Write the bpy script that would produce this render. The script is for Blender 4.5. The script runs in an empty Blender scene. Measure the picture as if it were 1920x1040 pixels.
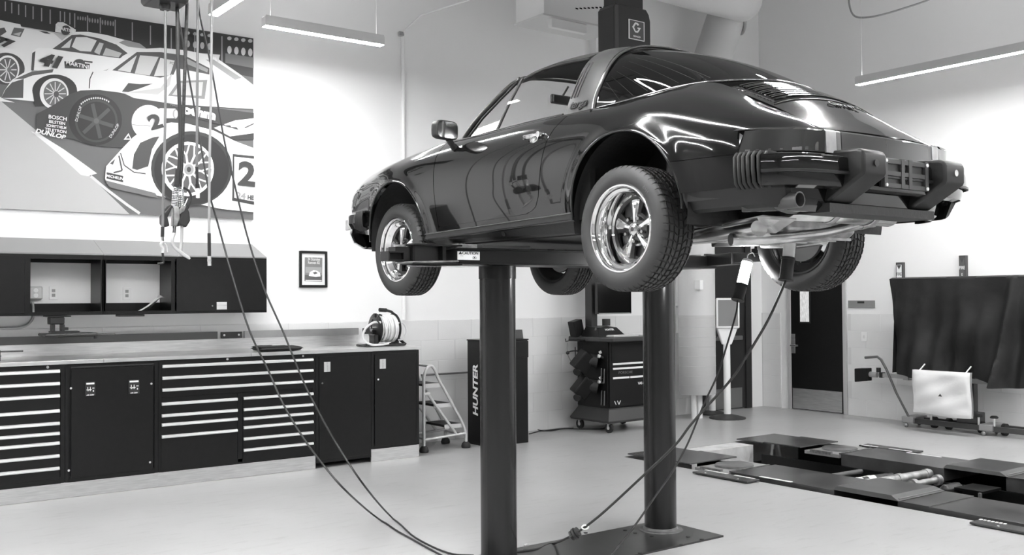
import bpy, bmesh, math, random
import numpy as np
from mathutils import Vector, Matrix, Euler
random.seed(7)
S = bpy.context.scene
COL = S.collection
PI = math.pi
# ------------------------------------------------------------------ camera
FPX, PITCH, ROLL, PSI, CH = 1854.4, 0.0204, -0.0064, 0.9322, 1.587
_F = Vector((math.cos(PSI), math.sin(PSI), 0)); _R = Vector((math.sin(PSI), -math.cos(PSI), 0)); _U = Vector((0, 0, 1))
_F2 = _F*math.cos(PITCH)+_U*math.sin(PITCH); _U2 = -_F*math.sin(PITCH)+_U*math.cos(PITCH)
_R3 = _R*math.cos(ROLL)+_U2*math.sin(ROLL); _U3 = -_R*math.sin(ROLL)+_U2*math.cos(ROLL)
cam_d = bpy.data.cameras.new('camera'); cam = bpy.data.objects.new('camera', cam_d); COL.objects.link(cam)
m = Matrix((_R3, _U3, -_F2)).transposed().to_4x4(); m.translation = Vector((0, 0, CH))
cam.matrix_world = m
cam_d.sensor_width = 36.0; cam_d.lens = FPX/1920*36.0; cam_d.clip_start = 0.05; cam_d.clip_end = 100
S.camera = cam
# ------------------------------------------------------------------ world, exposure
W = bpy.data.worlds.new('world'); S.world = W; W.use_nodes = True
W.node_tree.nodes['Background'].inputs[0].default_value = (0.5, 0.5, 0.5, 1)
W.node_tree.nodes['Background'].inputs[1].default_value = 0.3
S.view_settings.view_transform = 'Standard'
S.view_settings.look = 'None'
S.view_settings.exposure = 1.45
S.view_settings.gamma = 1.0
S.view_settings.use_curve_mapping = False
S.cycles.use_denoising = True
S.cycles.max_bounces = 10
S.cycles.diffuse_bounces = 5
S.cycles.glossy_bounces = 5
S.cycles.transmission_bounces = 8
S.cycles.transparent_max_bounces = 12
S.cycles.sample_clamp_indirect = 6.0
LIGHT_E = 55.0      # radiance of the pendant diffusers
ROOM_H = 6.8
W1, W2, XMIN, YMIN = 9.357, 11.45, -5.2, -5.6
def room_light(name, loc, sx, sy, power, rot=(0, 0, 0)):
    l = bpy.data.lights.new(name, 'AREA'); l.shape = 'RECTANGLE'; l.size = sx; l.size_y = sy; l.energy = power
    o = bpy.data.objects.new(name, l); o.location = loc; o.rotation_euler = rot; COL.objects.link(o); return o

# ------------------------------------------------------------------ pixel of the photograph -> point on a real plane (layout only)
def _ray(u, v): return _F2+_R3*((u-960)/FPX)-_U3*((v-520)/FPX)
def onz(u, v, z=0.0):
    d = _ray(u, v); return Vector((0, 0, CH))+d*((z-CH)/d.z)
def ony(u, v, y):
    d = _ray(u, v); return Vector((0, 0, CH))+d*(y/d.y)
def onx(u, v, x):
    d = _ray(u, v); return Vector((0, 0, CH))+d*(x/d.x)
# ------------------------------------------------------------------ materials (all procedural, black and white)
MAT = {}
def gray(name, v, rough=0.5, metal=0.0, coat=0.0, noise=0.0, nscale=8.0, bump=0.0, bscale=60.0, emit=0.0, alpha=1.0, trans=0.0, spec=0.5, aniso=None):
    if name in MAT: return MAT[name]
    mt = bpy.data.materials.new(name); mt.use_nodes = True
    nt = mt.node_tree; b = nt.nodes['Principled BSDF']
    b.inputs['Base Color'].default_value = (v, v, v, 1)
    b.inputs['Roughness'].default_value = rough
    b.inputs['Metallic'].default_value = metal
    b.inputs['Coat Weight'].default_value = coat
    b.inputs['Coat Roughness'].default_value = 0.02
    b.inputs['Specular IOR Level'].default_value = spec
    if emit:
        b.inputs['Emission Color'].default_value = (1, 1, 1, 1); b.inputs['Emission Strength'].default_value = emit
    if trans:
        b.inputs['Transmission Weight'].default_value = trans
    if noise:
        tc = nt.nodes.new('ShaderNodeTexCoord'); n = nt.nodes.new('ShaderNodeTexNoise'); n.inputs['Scale'].default_value = nscale
        n.inputs['Detail'].default_value = 6
        mp = nt.nodes.new('ShaderNodeMapping'); nt.links.new(tc.outputs['Object'], mp.inputs['Vector'])
        if aniso: mp.inputs['Scale'].default_value = aniso
        nt.links.new(mp.outputs[0], n.inputs['Vector'])
        r = nt.nodes.new('ShaderNodeValToRGB')
        r.color_ramp.elements[0].position = 0.3; r.color_ramp.elements[1].position = 0.7
        a = max(0, v*(1-noise)); c = min(1, v*(1+noise))
        r.color_ramp.elements[0].color = (a, a, a, 1); r.color_ramp.elements[1].color = (c, c, c, 1)
        nt.links.new(n.outputs['Fac'], r.inputs['Fac']); nt.links.new(r.outputs[0], b.inputs['Base Color'])
    if bump:
        tc2 = nt.nodes.new('ShaderNodeTexCoord'); n2 = nt.nodes.new('ShaderNodeTexNoise'); n2.inputs['Scale'].default_value = bscale; n2.inputs['Detail'].default_value = 4
        nt.links.new(tc2.outputs['Object'], n2.inputs['Vector'])
        bp = nt.nodes.new('ShaderNodeBump'); bp.inputs['Strength'].default_value = bump; bp.inputs['Distance'].default_value = 0.01
        nt.links.new(n2.outputs['Fac'], bp.inputs['Height']); nt.links.new(bp.outputs[0], b.inputs['Normal'])
    MAT[name] = mt
    return mt
def glass_mat(name, tint=1.0, rough=0.0, edge=0.9, f0=0.045):
    mt = bpy.data.materials.new(name); mt.use_nodes = True; nt = mt.node_tree; nt.nodes.clear()
    out = nt.nodes.new('ShaderNodeOutputMaterial'); tr = nt.nodes.new('ShaderNodeBsdfTransparent'); gl = nt.nodes.new('ShaderNodeBsdfGlossy')
    tr.inputs[0].default_value = (tint, tint, tint, 1); gl.inputs['Roughness'].default_value = rough
    lw = nt.nodes.new('ShaderNodeLayerWeight'); lw.inputs[0].default_value = 0.5
    pw = nt.nodes.new('ShaderNodeMath'); pw.operation = 'POWER'; pw.inputs[1].default_value = 5.0; nt.links.new(lw.outputs['Facing'], pw.inputs[0])
    fr = nt.nodes.new('ShaderNodeMath'); fr.operation = 'MULTIPLY_ADD'; fr.inputs[1].default_value = edge; fr.inputs[2].default_value = f0; nt.links.new(pw.outputs[0], fr.inputs[0])
    mx = nt.nodes.new('ShaderNodeMixShader'); nt.links.new(fr.outputs[0], mx.inputs[0]); nt.links.new(tr.outputs[0], mx.inputs[1]); nt.links.new(gl.outputs[0], mx.inputs[2])
    nt.links.new(mx.outputs[0], out.inputs[0]); MAT[name] = mt; return mt
WALL = gray('wall_paint', 0.86, 0.6, bump=0.05, bscale=200)
BLOCK = gray('block_paint', 0.74, 0.45, noise=0.02, nscale=3, bump=0.10, bscale=120)
BLACKM = gray('black_powder_coat', 0.006, 0.30, noise=0.15, nscale=20, spec=.33)
BLACKR = gray('black_rubber', 0.018, 0.65)
BLACKP = gray('black_plastic', 0.02, 0.4)
STEEL = gray('brushed_steel', 0.72, 0.33, metal=1.0, noise=0.12, nscale=6, aniso=(1, 1, 14))
CHROME = gray('chrome', 0.85, 0.06, metal=1.0)
ALU = gray('satin_aluminium', 0.78, 0.3, metal=0.7)
WHITEP = gray('white_plastic', 0.85, 0.4)
GREYP = gray('grey_plastic', 0.35, 0.45)
DARKG = gray('dark_grey_plastic', 0.07, 0.5)
# ------------------------------------------------------------------ mesh helpers
class MB:
    def __init__(s): s.v = []; s.f = []
    def add(s, vs, fs):
        b = len(s.v); s.v += [tuple(x) for x in vs]; s.f += [tuple(i+b for i in f) for f in fs]; return s
    def box(s, a, b, rot=0.0, piv=None, M=None):
        x0, x1 = sorted((a[0], b[0])); y0, y1 = sorted((a[1], b[1])); z0, z1 = sorted((a[2], b[2]))
        vs = [Vector(p) for p in ((x0,y0,z0),(x1,y0,z0),(x1,y1,z0),(x0,y1,z0),(x0,y0,z1),(x1,y0,z1),(x1,y1,z1),(x0,y1,z1))]
        if rot:
            c = Vector(piv) if piv is not None else Vector(((x0+x1)/2, (y0+y1)/2, 0)); R = Matrix.Rotation(rot, 3, 'Z'); vs = [R@(p-c)+c for p in vs]
        if M is not None: vs = [M@p for p in vs]
        return s.add(vs, [(0,3,2,1),(4,5,6,7),(0,1,5,4),(1,2,6,5),(2,3,7,6),(3,0,4,7)])
    def bbox(s, a, b, r=0.01, M=None):
        # box with chamfered edges along z and rounded outline in xy
        x0, x1 = sorted((a[0], b[0])); y0, y1 = sorted((a[1], b[1])); z0, z1 = sorted((a[2], b[2]))
        r = min(r, (x1-x0)*.49, (y1-y0)*.49, (z1-z0)*.49); pts = []
        for cx, cy, a0 in ((x1-r, y1-r, 0), (x0+r, y1-r, 90), (x0+r, y0+r, 180), (x1-r, y0+r, 270)):
            for k in (0, 45, 90):
                t = math.radians(a0+k); pts.append((cx, cy, math.cos(t), math.sin(t)))
        rings = []
        for z, rr in ((z0, r*.4), (z0+r*.6, r), (z1-r*.6, r), (z1, r*.4)):
            rings.append([Vector((cx+c*rr, cy+q*rr, z)) for cx, cy, c, q in pts])
        n = len(pts); vs = [p for g in rings for p in g]
        if M is not None: vs = [M@p for p in vs]
        fs = [(j*n+i, j*n+(i+1) % n, (j+1)*n+(i+1) % n, (j+1)*n+i) for j in range(3) for i in range(n)]
        fs += [tuple(reversed(range(n))), tuple(range(3*n, 4*n))]
        return s.add(vs, fs)
    def cyl(s, p, q, r, r2=None, n=16, caps=True):
        p = Vector(p); q = Vector(q); r2 = r if r2 is None else r2
        d = (q-p).normalized(); u = d.orthogonal().normalized(); w = d.cross(u)
        vs = [p+(u*math.cos(2*PI*i/n)+w*math.sin(2*PI*i/n))*r for i in range(n)]+[q+(u*math.cos(2*PI*i/n)+w*math.sin(2*PI*i/n))*r2 for i in range(n)]
        fs = [(i, (i+1) % n, n+(i+1) % n, n+i) for i in range(n)]
        if caps: fs += [tuple(reversed(range(n))), tuple(range(n, 2*n))]
        return s.add(vs, fs)
    def tube(s, pts, r, n=8, closed=False, caps=True):
        pts = [Vector(p) for p in pts]; N = len(pts); rr = r if isinstance(r, (list, tuple)) else [r]*N
        T = []
        for i in range(N):
            a = pts[i-1] if (i or closed) else pts[i]; b = pts[(i+1) % N] if (i < N-1 or closed) else pts[i]
            T.append((b-a).normalized())
        u = T[0].orthogonal().normalized(); vs = []
        for i in range(N):
            u = (u-T[i]*u.dot(T[i])); u = u.normalized() if u.length > 1e-6 else T[i].orthogonal().normalized()
            w = T[i].cross(u)
            vs += [pts[i]+(u*math.cos(2*PI*k/n)+w*math.sin(2*PI*k/n))*rr[i] for k in range(n)]
        fs = []
        for i in range(N if closed else N-1):
            j = (i+1) % N
            fs += [(i*n+k, i*n+(k+1) % n, j*n+(k+1) % n, j*n+k) for k in range(n)]
        if not closed and caps: fs += [tuple(reversed(range(n))), tuple(range((N-1)*n, N*n))]
        return s.add(vs, fs)
    def lathe(s, prof, c=(0,0,0), axis='Z', n=32, a0=0, a1=2*PI, flip=False):
        # prof: list of (radius, height)
        full = abs(a1-a0-2*PI) < 1e-6; k = n if full else n+1; vs = []
        c = Vector(c)
        for i in range(k):
            t = a0+(a1-a0)*i/n; co, si = math.cos(t), math.sin(t)
            for r, h in prof:
                q = {'Z': (r*co, r*si, h), 'Y': (r*co, h, r*si), 'X': (h, r*co, r*si)}[axis]
                vs.append(c+Vector(q))
        m_ = len(prof); fs = []
        for i in range(n):
            j = (i+1) % k
            for q in range(m_-1):
                f = (i*m_+q, j*m_+q, j*m_+q+1, i*m_+q+1); fs.append(f[::-1] if flip else f)
        return s.add(vs, fs)
    def prism(s, poly, h, M=None):
        # poly in xy, extruded z from h[0] to h[1]
        n = len(poly); vs = [Vector((x, y, h[0])) for x, y in poly]+[Vector((x, y, h[1])) for x, y in poly]
        if M is not None: vs = [M@p for p in vs]
        fs = [tuple(reversed(range(n))), tuple(range(n, 2*n))]+[(i, (i+1) % n, n+(i+1) % n, n+i) for i in range(n)]
        return s.add(vs, fs)
    def sph(s, c, r, n=16, m_=8, sc=(1,1,1), half=False):
        lo = 0 if half else -PI/2
        prof = [(r*math.cos(lo+(PI/2-lo)*i/m_), r*math.sin(lo+(PI/2-lo)*i/m_)) for i in range(m_+1)]
        b = len(s.v); s.lathe(prof, (0,0,0), 'Z', n)
        for i in range(b, len(s.v)):
            x, y, z = s.v[i]; s.v[i] = (c[0]+x*sc[0], c[1]+y*sc[1], c[2]+z*sc[2])
        return s
    def build(s, name, mat, parent=None, smooth=0, bevel=0.0, loc=None, rz=0.0, seg=2):
        me = bpy.data.meshes.new(name); me.from_pydata(s.v, [], s.f); me.update()
        bm = bmesh.new(); bm.from_mesh(me); bmesh.ops.remove_doubles(bm, verts=bm.verts, dist=1e-5)
        bmesh.ops.recalc_face_normals(bm, faces=bm.faces); bm.to_mesh(me); bm.free()
        o = bpy.data.objects.new(name, me); COL.objects.link(o); me.materials.append(mat)
        if smooth:
            me.shade_smooth() if hasattr(me, 'shade_smooth') else None
            me.polygons.foreach_set('use_smooth', [True]*len(me.polygons))
            me.set_sharp_from_angle(angle=math.radians(smooth if smooth > 1 else 35))
        if bevel:
            b = o.modifiers.new('bevel', 'BEVEL'); b.width = bevel; b.segments = seg; b.limit_method = 'ANGLE'; b.angle_limit = math.radians(40)
        if parent is not None: o.parent = parent
        if loc is not None: o.location = loc
        if rz: o.rotation_euler.z = rz
        return o
def tag(o, label=None, cat=None, group=None, kind=None):
    if label: o['label'] = label
    if cat: o['category'] = cat
    if group: o['group'] = group
    if kind: o['kind'] = kind
    return o
def empty(name, loc, label=None, cat=None, group=None, rz=0.0):
    o = bpy.data.objects.new(name, None); o.empty_display_size = 0.1; COL.objects.link(o); o.location = loc; o.rotation_euler.z = rz
    return tag(o, label, cat, group)
def struct(o): o['kind'] = 'structure'; return o
def copy_tree(o, parent=None):
    c = o.copy(); COL.objects.link(c); c.parent = parent
    for ch in list(o.children): copy_tree(ch, c)
    return c
def text_mesh(name, s, size, mat, M, parent=None, depth=0.001, shear=0.0, bold=0.0, sx=1.0, align='CENTER'):
    cu = bpy.data.curves.new(name, 'FONT'); cu.body = s; cu.size = size; cu.extrude = depth; cu.shear = shear; cu.offset = bold
    cu.align_x = align; cu.align_y = 'CENTER'; cu.resolution_u = 3
    o = bpy.data.objects.new(name, cu); COL.objects.link(o)
    dg = bpy.context.evaluated_depsgraph_get(); me = bpy.data.meshes.new_from_object(o.evaluated_get(dg)); me.name = name
    bpy.data.objects.remove(o); me.materials.clear(); me.materials.append(mat)
    me.transform(M@Matrix.Diagonal((sx, 1, 1, 1)))
    o = bpy.data.objects.new(name, me); COL.objects.link(o)
    if parent is not None: o.parent = parent
    return o
def frame_m(o, x, y):
    # matrix with local x, y axes given (world vectors), z = x cross y
    x = Vector(x).normalized(); y = Vector(y).normalized(); z = x.cross(y).normalized(); y = z.cross(x)
    m_ = Matrix((x, y, z)).transposed().to_4x4(); m_.translation = Vector(o); return m_
def catmull(P, k=8):
    P = [Vector(p) for p in P]; out = []
    for i in range(len(P)-1):
        a = P[i-1] if i else P[0]*2-P[1]; b, c = P[i], P[i+1]; d = P[i+2] if i+2 < len(P) else P[-1]*2-P[-2]
        for j in range(k):
            t = j/k
            out.append(0.5*((2*b)+(c-a)*t+(2*a-5*b+4*c-d)*t*t+(3*b-a-3*c+d)*t**3))
    out.append(P[-1]); return out
# ------------------------------------------------------------------ the room
def grid_hole_floor():
    # floor slab with the recess for the in-ground scissor lift
    mb = MB(); x0, x1, y0, y1 = 6.76, 9.09, -1.0, 7.26
    T = 0.25
    for a, b in (((XMIN, YMIN), (x0, W1)), ((x1, YMIN), (W2, W1)), ((x0, y1), (x1, W1)), ((x0, YMIN), (x1, y0))):
        mb.box((a[0], a[1], -T), (b[0], b[1], 0))
    return mb
fm = gray('floor_coating', 0.41, 0.33, noise=0.07, nscale=0.9, bump=0.03, bscale=30)
def floor_detail(mt):
    nt = mt.node_tree; b = nt.nodes['Principled BSDF']
    src = b.inputs['Base Color'].links[0].from_socket
    tc = nt.nodes.new('ShaderNodeTexCoord'); mp = nt.nodes.new('ShaderNodeMapping'); mp.inputs['Scale'].default_value = (2.2, 9, 1)
    mp.inputs['Rotation'].default_value = (0, 0, 0.5)
    n = nt.nodes.new('ShaderNodeTexNoise'); n.inputs['Scale'].default_value = 1.6; n.inputs['Detail'].default_value = 9; n.inputs['Roughness'].default_value = 0.7
    nt.links.new(tc.outputs['Object'], mp.inputs[0]); nt.links.new(mp.outputs[0], n.inputs['Vector'])
    r = nt.nodes.new('ShaderNodeValToRGB'); r.color_ramp.elements[0].position = 0.28; r.color_ramp.elements[1].position = 0.46
    r.color_ramp.elements[0].color = (0.82, 0.82, 0.82, 1); r.color_ramp.elements[1].color = (1, 1, 1, 1)
    nt.links.new(n.outputs['Fac'], r.inputs[0])
    mx = nt.nodes.new('ShaderNodeMixRGB'); mx.blend_type = 'MULTIPLY'; mx.inputs[0].default_value = 1
    nt.links.new(src, mx.inputs[1]); nt.links.new(r.outputs[0], mx.inputs[2]); nt.links.new(mx.outputs[0], b.inputs['Base Color'])
floor_detail(fm)
struct(grid_hole_floor().build('floor', fm))
# recess under the scissor lift
CONC = gray('raw_concrete', 0.55, 0.8, noise=0.2, nscale=6, bump=0.3, bscale=25)
pit = MB(); x0, x1, y0, y1 = 6.76, 9.09, -1.0, 7.26
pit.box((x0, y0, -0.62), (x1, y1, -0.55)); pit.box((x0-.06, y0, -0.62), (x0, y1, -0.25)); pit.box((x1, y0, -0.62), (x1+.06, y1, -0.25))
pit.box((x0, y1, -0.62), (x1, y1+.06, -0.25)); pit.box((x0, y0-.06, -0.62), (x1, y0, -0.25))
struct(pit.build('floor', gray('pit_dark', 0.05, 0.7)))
cp = MB().box((7.45, 7.0, -0.6), (8.4, 7.25, -0.005)); o = cp.build('trim_1', CONC); struct(o)
# outer walls
struct(MB().box((XMIN, W1+.001, -.3), (W2+.2, W1+.2, ROOM_H)).build('wall_left', WALL))
struct(MB().box((W2+.001, YMIN, -.3), (W2+.2, W1+.2, ROOM_H)).build('wall_right', WALL))
BACKW = gray('far_wall_paint', 0.33, 0.6)
struct(MB().box((XMIN-.2, YMIN, -.3), (XMIN, W1+.2, ROOM_H)).build('wall_back', BACKW))
struct(MB().box((XMIN-.2, YMIN-.2, -.3), (W2+.2, YMIN, ROOM_H)).build('wall_front', BACKW))
struct(MB().box((XMIN-.2, YMIN-.2, ROOM_H), (W2+.2, W1+.2, ROOM_H+.15)).build('ceiling', gray('ceiling_paint', 0.33, 0.8)))
WAIN = 1.345
BW, BH, BT, J = 0.445, 0.224, 0.011, 0.0016
wall_l = bpy.data.objects['wall_left']; wall_r = bpy.data.objects['wall_right']
_bm = {}
def block(w, axis, parent, loc):
    key = (round(w, 3), axis)
    if key not in _bm:
        mb = MB()
        if axis == 'x': mb.box((J, -BT, J), (w-J, -.0005, BH-J))
        else: mb.box((-BT, J, J), (-.0005, w-J, BH-J))
        ob = mb.build('block', BLOCK, bevel=0.0015, seg=1); _bm[key] = ob; o = ob
    else:
        o = _bm[key].copy(); COL.objects.link(o)
    o.parent = parent; o.location = loc
doors_y = (7.92, 9.02)       # opening of the right-hand door in the right wall
for r in range(6):
    off = (r % 2)*BW/2
    x = -0.1+off
    while x < 10.4:
        w = min(BW, 10.37-x)
        if w > 0.06: block(w, 'x', wall_l, (x, W1, r*BH))
        x += BW
    for (ya, yb) in ((3.2, 7.92), (9.02, W1-.02)):
        y = ya-off if ya == 3.2 else ya
        while y < yb-.05:
            w = min(BW, yb-y); a = max(y, ya)
            block(min(w, w-(a-y)), 'y', wall_r, (W2, a, r*BH)); y += BW
# joint backing behind the blocks (paint colour of the joints)
JN = gray('joint_paint', 0.66, 0.6)
struct(MB().box((-.1, W1-.008, 0), (10.37, W1, WAIN)).build('trim_2', JN))
mb = MB().box((W2-.008, 3.2, 0), (W2, 7.92, WAIN)); mb.box((W2-.008, 9.02, 0), (W2, W1, WAIN)); struct(mb.build('trim_3', JN))

# boxed pier on the left wall beside the round duct
px0 = ony(1117, 90, W1-.12).x
mb = MB().box((px0, W1-.13, 2.6), (9.1, W1, ROOM_H))
struct(mb.build('trim_4', WALL))

# right-hand door in the right wall (black leaf, steel kick plate, narrow lite)
DJ = gray('door_frame_paint', 0.50, 0.35)
def door_right():
    y0, y1, H = 8.06, 8.88, 2.13
    y0 = onx(1583, 700, W2).y; y1 = onx(1486, 700, W2).y
    d = struct(empty('door_1', (W2, 0, 0)))
    def P(mb, n, m_, par=d, **k):
        for i, v in enumerate(mb.v): mb.v[i] = (v[0]-W2, v[1], v[2])
        return mb.build(n, m_, par, **k)
    fr = MB(); fr.box((W2-.03, y0-.055, 0), (W2+.02, y0, H+.05)); fr.box((W2-.03, y1, 0), (W2+.02, y1+.055, H+.05)); fr.box((W2-.03, y0-.055, H), (W2+.02, y1+.055, H+.055))
    P(fr, 'door_frame', DJ, bevel=.004)
    leaf = P(MB().box((W2-.022, y0+.004, 0.012), (W2+.015, y1-.004, H-.004)), 'door_leaf', BLACKM)
    k = P(MB().box((W2-.028, y0+.02, 0.02), (W2-.023, y1-.02, 0.30)), 'kick_plate', STEEL); k['label'] = 'brushed steel kick plate'
    a = onx(1505, 540, W2); b = onx(1519, 603, W2)
    ya, yb = b.y-.01, a.y+.02
    P(MB().box((W2-.034, ya-.02, b.z-.02), (W2-.0225, yb+.02, b.z+.72)), 'lite_frame', BLACKP)
    g = P(MB().box((W2-.038, ya+.0, b.z), (W2-.035, yb, b.z+.68)), 'lite_glass', gray('lit_pane', 0.6, 0.15, emit=0.12, noise=0.3, nscale=9, aniso=(1, 8, 2)))
    yl = onx(1490, 647, W2).y
    zl = onx(1490, 647, W2).z
    P(MB().box((W2-.036, yl-.03, zl-.11), (W2-.023, yl+.03, zl+.16)), 'lock_plate', STEEL, bevel=.003)
    lv = MB().cyl((W2-.024, yl, zl), (W2-.085, yl, zl), .012); lv.cyl((W2-.08, yl+.01, zl), (W2-.075, yl-.12, zl), .011)
    P(lv, 'lever_handle', CHROME, smooth=40)
door_right()
# dark door in the left wall behind the round duct
def door_dark():
    x0 = ony(1318, 700, W1).x; x1 = ony(1405, 700, W1).x; H = 2.4
    d = struct(empty('door_2', (0, W1, 0)))
    def P(mb, n, m_, **k):
        for i, v in enumerate(mb.v): mb.v[i] = (v[0], v[1]-W1, v[2])
        return mb.build(n, m_, d, **k)
    fr = MB(); fr.box((x0-.05, W1-.05, 0), (x0, W1, H)); fr.box((x1-.12, W1-.05, 0), (x1, W1, H)); fr.box((x0-.05, W1-.05, H), (x1, W1, H+.06))
    P(fr, 'door_frame', gray('dark_frame', 0.012, 0.5), bevel=.004)
    P(MB().box((x0, W1-.03, 0.01), (x1-.12, W1-.004, H)), 'door_leaf', gray('dark_leaf', 0.02, 0.4))
    P(MB().box((x0+.02, W1-.036, 0.02), (x1-.2, W1-.031, 0.30)), 'kick_plate', gray('dull_steel', 0.22, 0.4, metal=.6))
    za = ony(1375, 633, W1)
    P(MB().box((x0+.02, W1-.07, za.z-.03), (x1-.21, W1-.037, za.z+.03)), 'push_bar', gray('bar_grey', .25, .35, metal=.7), bevel=.008)
door_dark()
# ------------------------------------------------------------------ pendant strip lights
HOUS = gray('lamp_housing', 0.62, 0.4)
GLOW = gray('lamp_diffuser', 1.0, 0.5, emit=LIGHT_E)
UPG = gray('uplight_lens', 0.9, 0.5, emit=13.0)
LZ = 4.02
def strip(x, y, L, ax, label, group='pendant strip lights', cable=True):
    e = empty('pendant_light', (x, y, LZ), label, 'light', group)
    def bx(a, b): # a,b in along, across, z
        return ((a[0], a[1], a[2]), (b[0], b[1], b[2])) if ax == 'x' else ((a[1], a[0], a[2]), (b[1], b[0], b[2]))
    h = MB(); h.box(*bx((-L/2, -.042, .015), (L/2, .042, .075))); h.box(*bx((-L/2, -.042, -.004), (L/2, -.036, .015))); h.box(*bx((-L/2, .036, -.004), (L/2, .042, .015)))
    h.box(*bx((-L/2-.006, -.042, -.006), (-L/2, .042, .075))); h.box(*bx((L/2, -.042, -.006), (L/2+.006, .042, .075)))
    h.box(*bx((-L/2, -.042, .075), (L/2, -.036, .088))); h.box(*bx((-L/2, .036, .075), (L/2, .042, .088))); h.build('housing', HOUS, e)
    d = MB(); d.box(*bx((-L/2, -.036, -.008), (L/2, .036, .012))); d.build('diffuser', GLOW, e)
    u = MB(); a_, b_ = bx((-L/2+.02, -.03, .0755), (L/2-.02, .03, .0755)); u.add([a_, (b_[0], a_[1], a_[2]), b_, (a_[0], b_[1], a_[2])], [(0, 1, 2, 3)]); u.build('uplight_lens', UPG, e)
    for s in (-1, 1):
        c = MB(); a = s*(L/2-.06)
        p = (a, 0, .07) if ax == 'x' else (0, a, .07)
        c.cyl(p, (p[0], p[1], ROOM_H-LZ), .0016, n=6); c.build('cable', MAT['lamp_housing'], e)
    return e
xa = ony(495, 15, 8.33).x; xb = ony(716, 53, 8.33).x
strip((xa+xb)/2, 8.33, xb-xa, 'x', 'short lit strip lamp in front of the left wall, above the framed poster')
strip(10.0, 4.55, 4.4, 'y', 'long lit strip lamp in front of the right wall')
q = onz(400, 28, LZ)
strip(q.x, q.y-.9, 1.8, 'y', 'lit strip lamp running towards the camera, only its tip beside the hanging hoses')
L2 = [(-2.6, 8.33, 3.2, 'x', 'strip lamp of the wall row beyond the mural'),
      (1.75, 4.6, 1.9, 'x', 'short arm of the inner angled lamp run left of the car'), (2.78, 3.4, 2.3, 'y', 'long arm of the inner angled lamp run left of the car'),
      (-.9, 5.75, 2.6, 'x', 'short arm of the outer angled lamp run left of the car'), (.72, 4.1, 2.9, 'y', 'long arm of the outer angled lamp run left of the car'),
      (5.62, 3.3, 1.9, 'y', 'strip lamp above the tail of the car'),
      (7.2, 2.2, 2.0, 'y', 'strip lamp over the scissor lift bay'), (3.6, -.4, 4.2, 'x', 'strip lamp behind the car, parallel to the front wall'),
      (-2.6, .2, 4.0, 'y', 'strip lamp along the far left bay'), (7.4, -2.6, 4.2, 'x', 'strip lamp near the front right corner'), (1.0, -3.6, 4.2, 'x', 'strip lamp near the front wall'),
      (10.0, .4, 3.0, 'y', 'strip lamp of the right wall row, nearer part')]
for (x, y, L, ax, lb) in L2: strip(x, y, L, ax, lb, 'strip lights over the bays')
# ------------------------------------------------------------------ the car (local frame: +x forward, +y left, z from the ride plane, origin under the rear axle)
PAINT = gray('black_car_paint', 0.004, 0.12, coat=1.0, spec=0.2)
TRIMB = gray('black_trim', 0.012, 0.35)
BARM = gray('brushed_black_bar', 0.10, 0.32, metal=0.6, noise=0.06, nscale=5)
RUBBER = gray('tyre_rubber', 0.034, 0.55, bump=0.06, bscale=90)
LENS = gray('dark_lens', 0.03, 0.05, coat=1.0)
LENSL = gray('pale_lens', 0.42, 0.08, coat=1.0, noise=0.15, nscale=20)
UNDER = gray('underseal', 0.022, 0.55, bump=0.2, bscale=40)
CASTM = gray('cast_alloy', 0.42, 0.38, metal=0.8, noise=0.3, nscale=14, bump=0.2, bscale=40)
PIPEM = gray('bare_exhaust_steel', 0.6, 0.25, metal=1.0, noise=0.25, nscale=10)
GLT = glass_mat('clear_glass', 0.97, edge=0.35)
GLD = glass_mat('tinted_rear_glass', 0.16, f0=0.08)
SATIN = gray('satin_black_guard', 0.018, 0.42, spec=.35)
LINER = gray('dark_headliner', 0.02, 0.9)
CYAW = PI/2-0.0031
ZG = 1.739
car = empty('car', (4.167, 3.624, ZG), 'black targa-roof sports car raised on the workshop lift, seen from its left rear', 'car', rz=CYAW)
_c, _s = math.cos(CYAW), math.sin(CYAW)
def c2w(x, y, z): return Vector((4.167+_c*x-_s*y, 3.624+_s*x+_c*y, ZG+z))
def w2c(p): dx, dy = p[0]-4.167, p[1]-3.624; return Vector((_c*dx+_s*dy, -_s*dx+_c*dy, p[2]-ZG))

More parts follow.
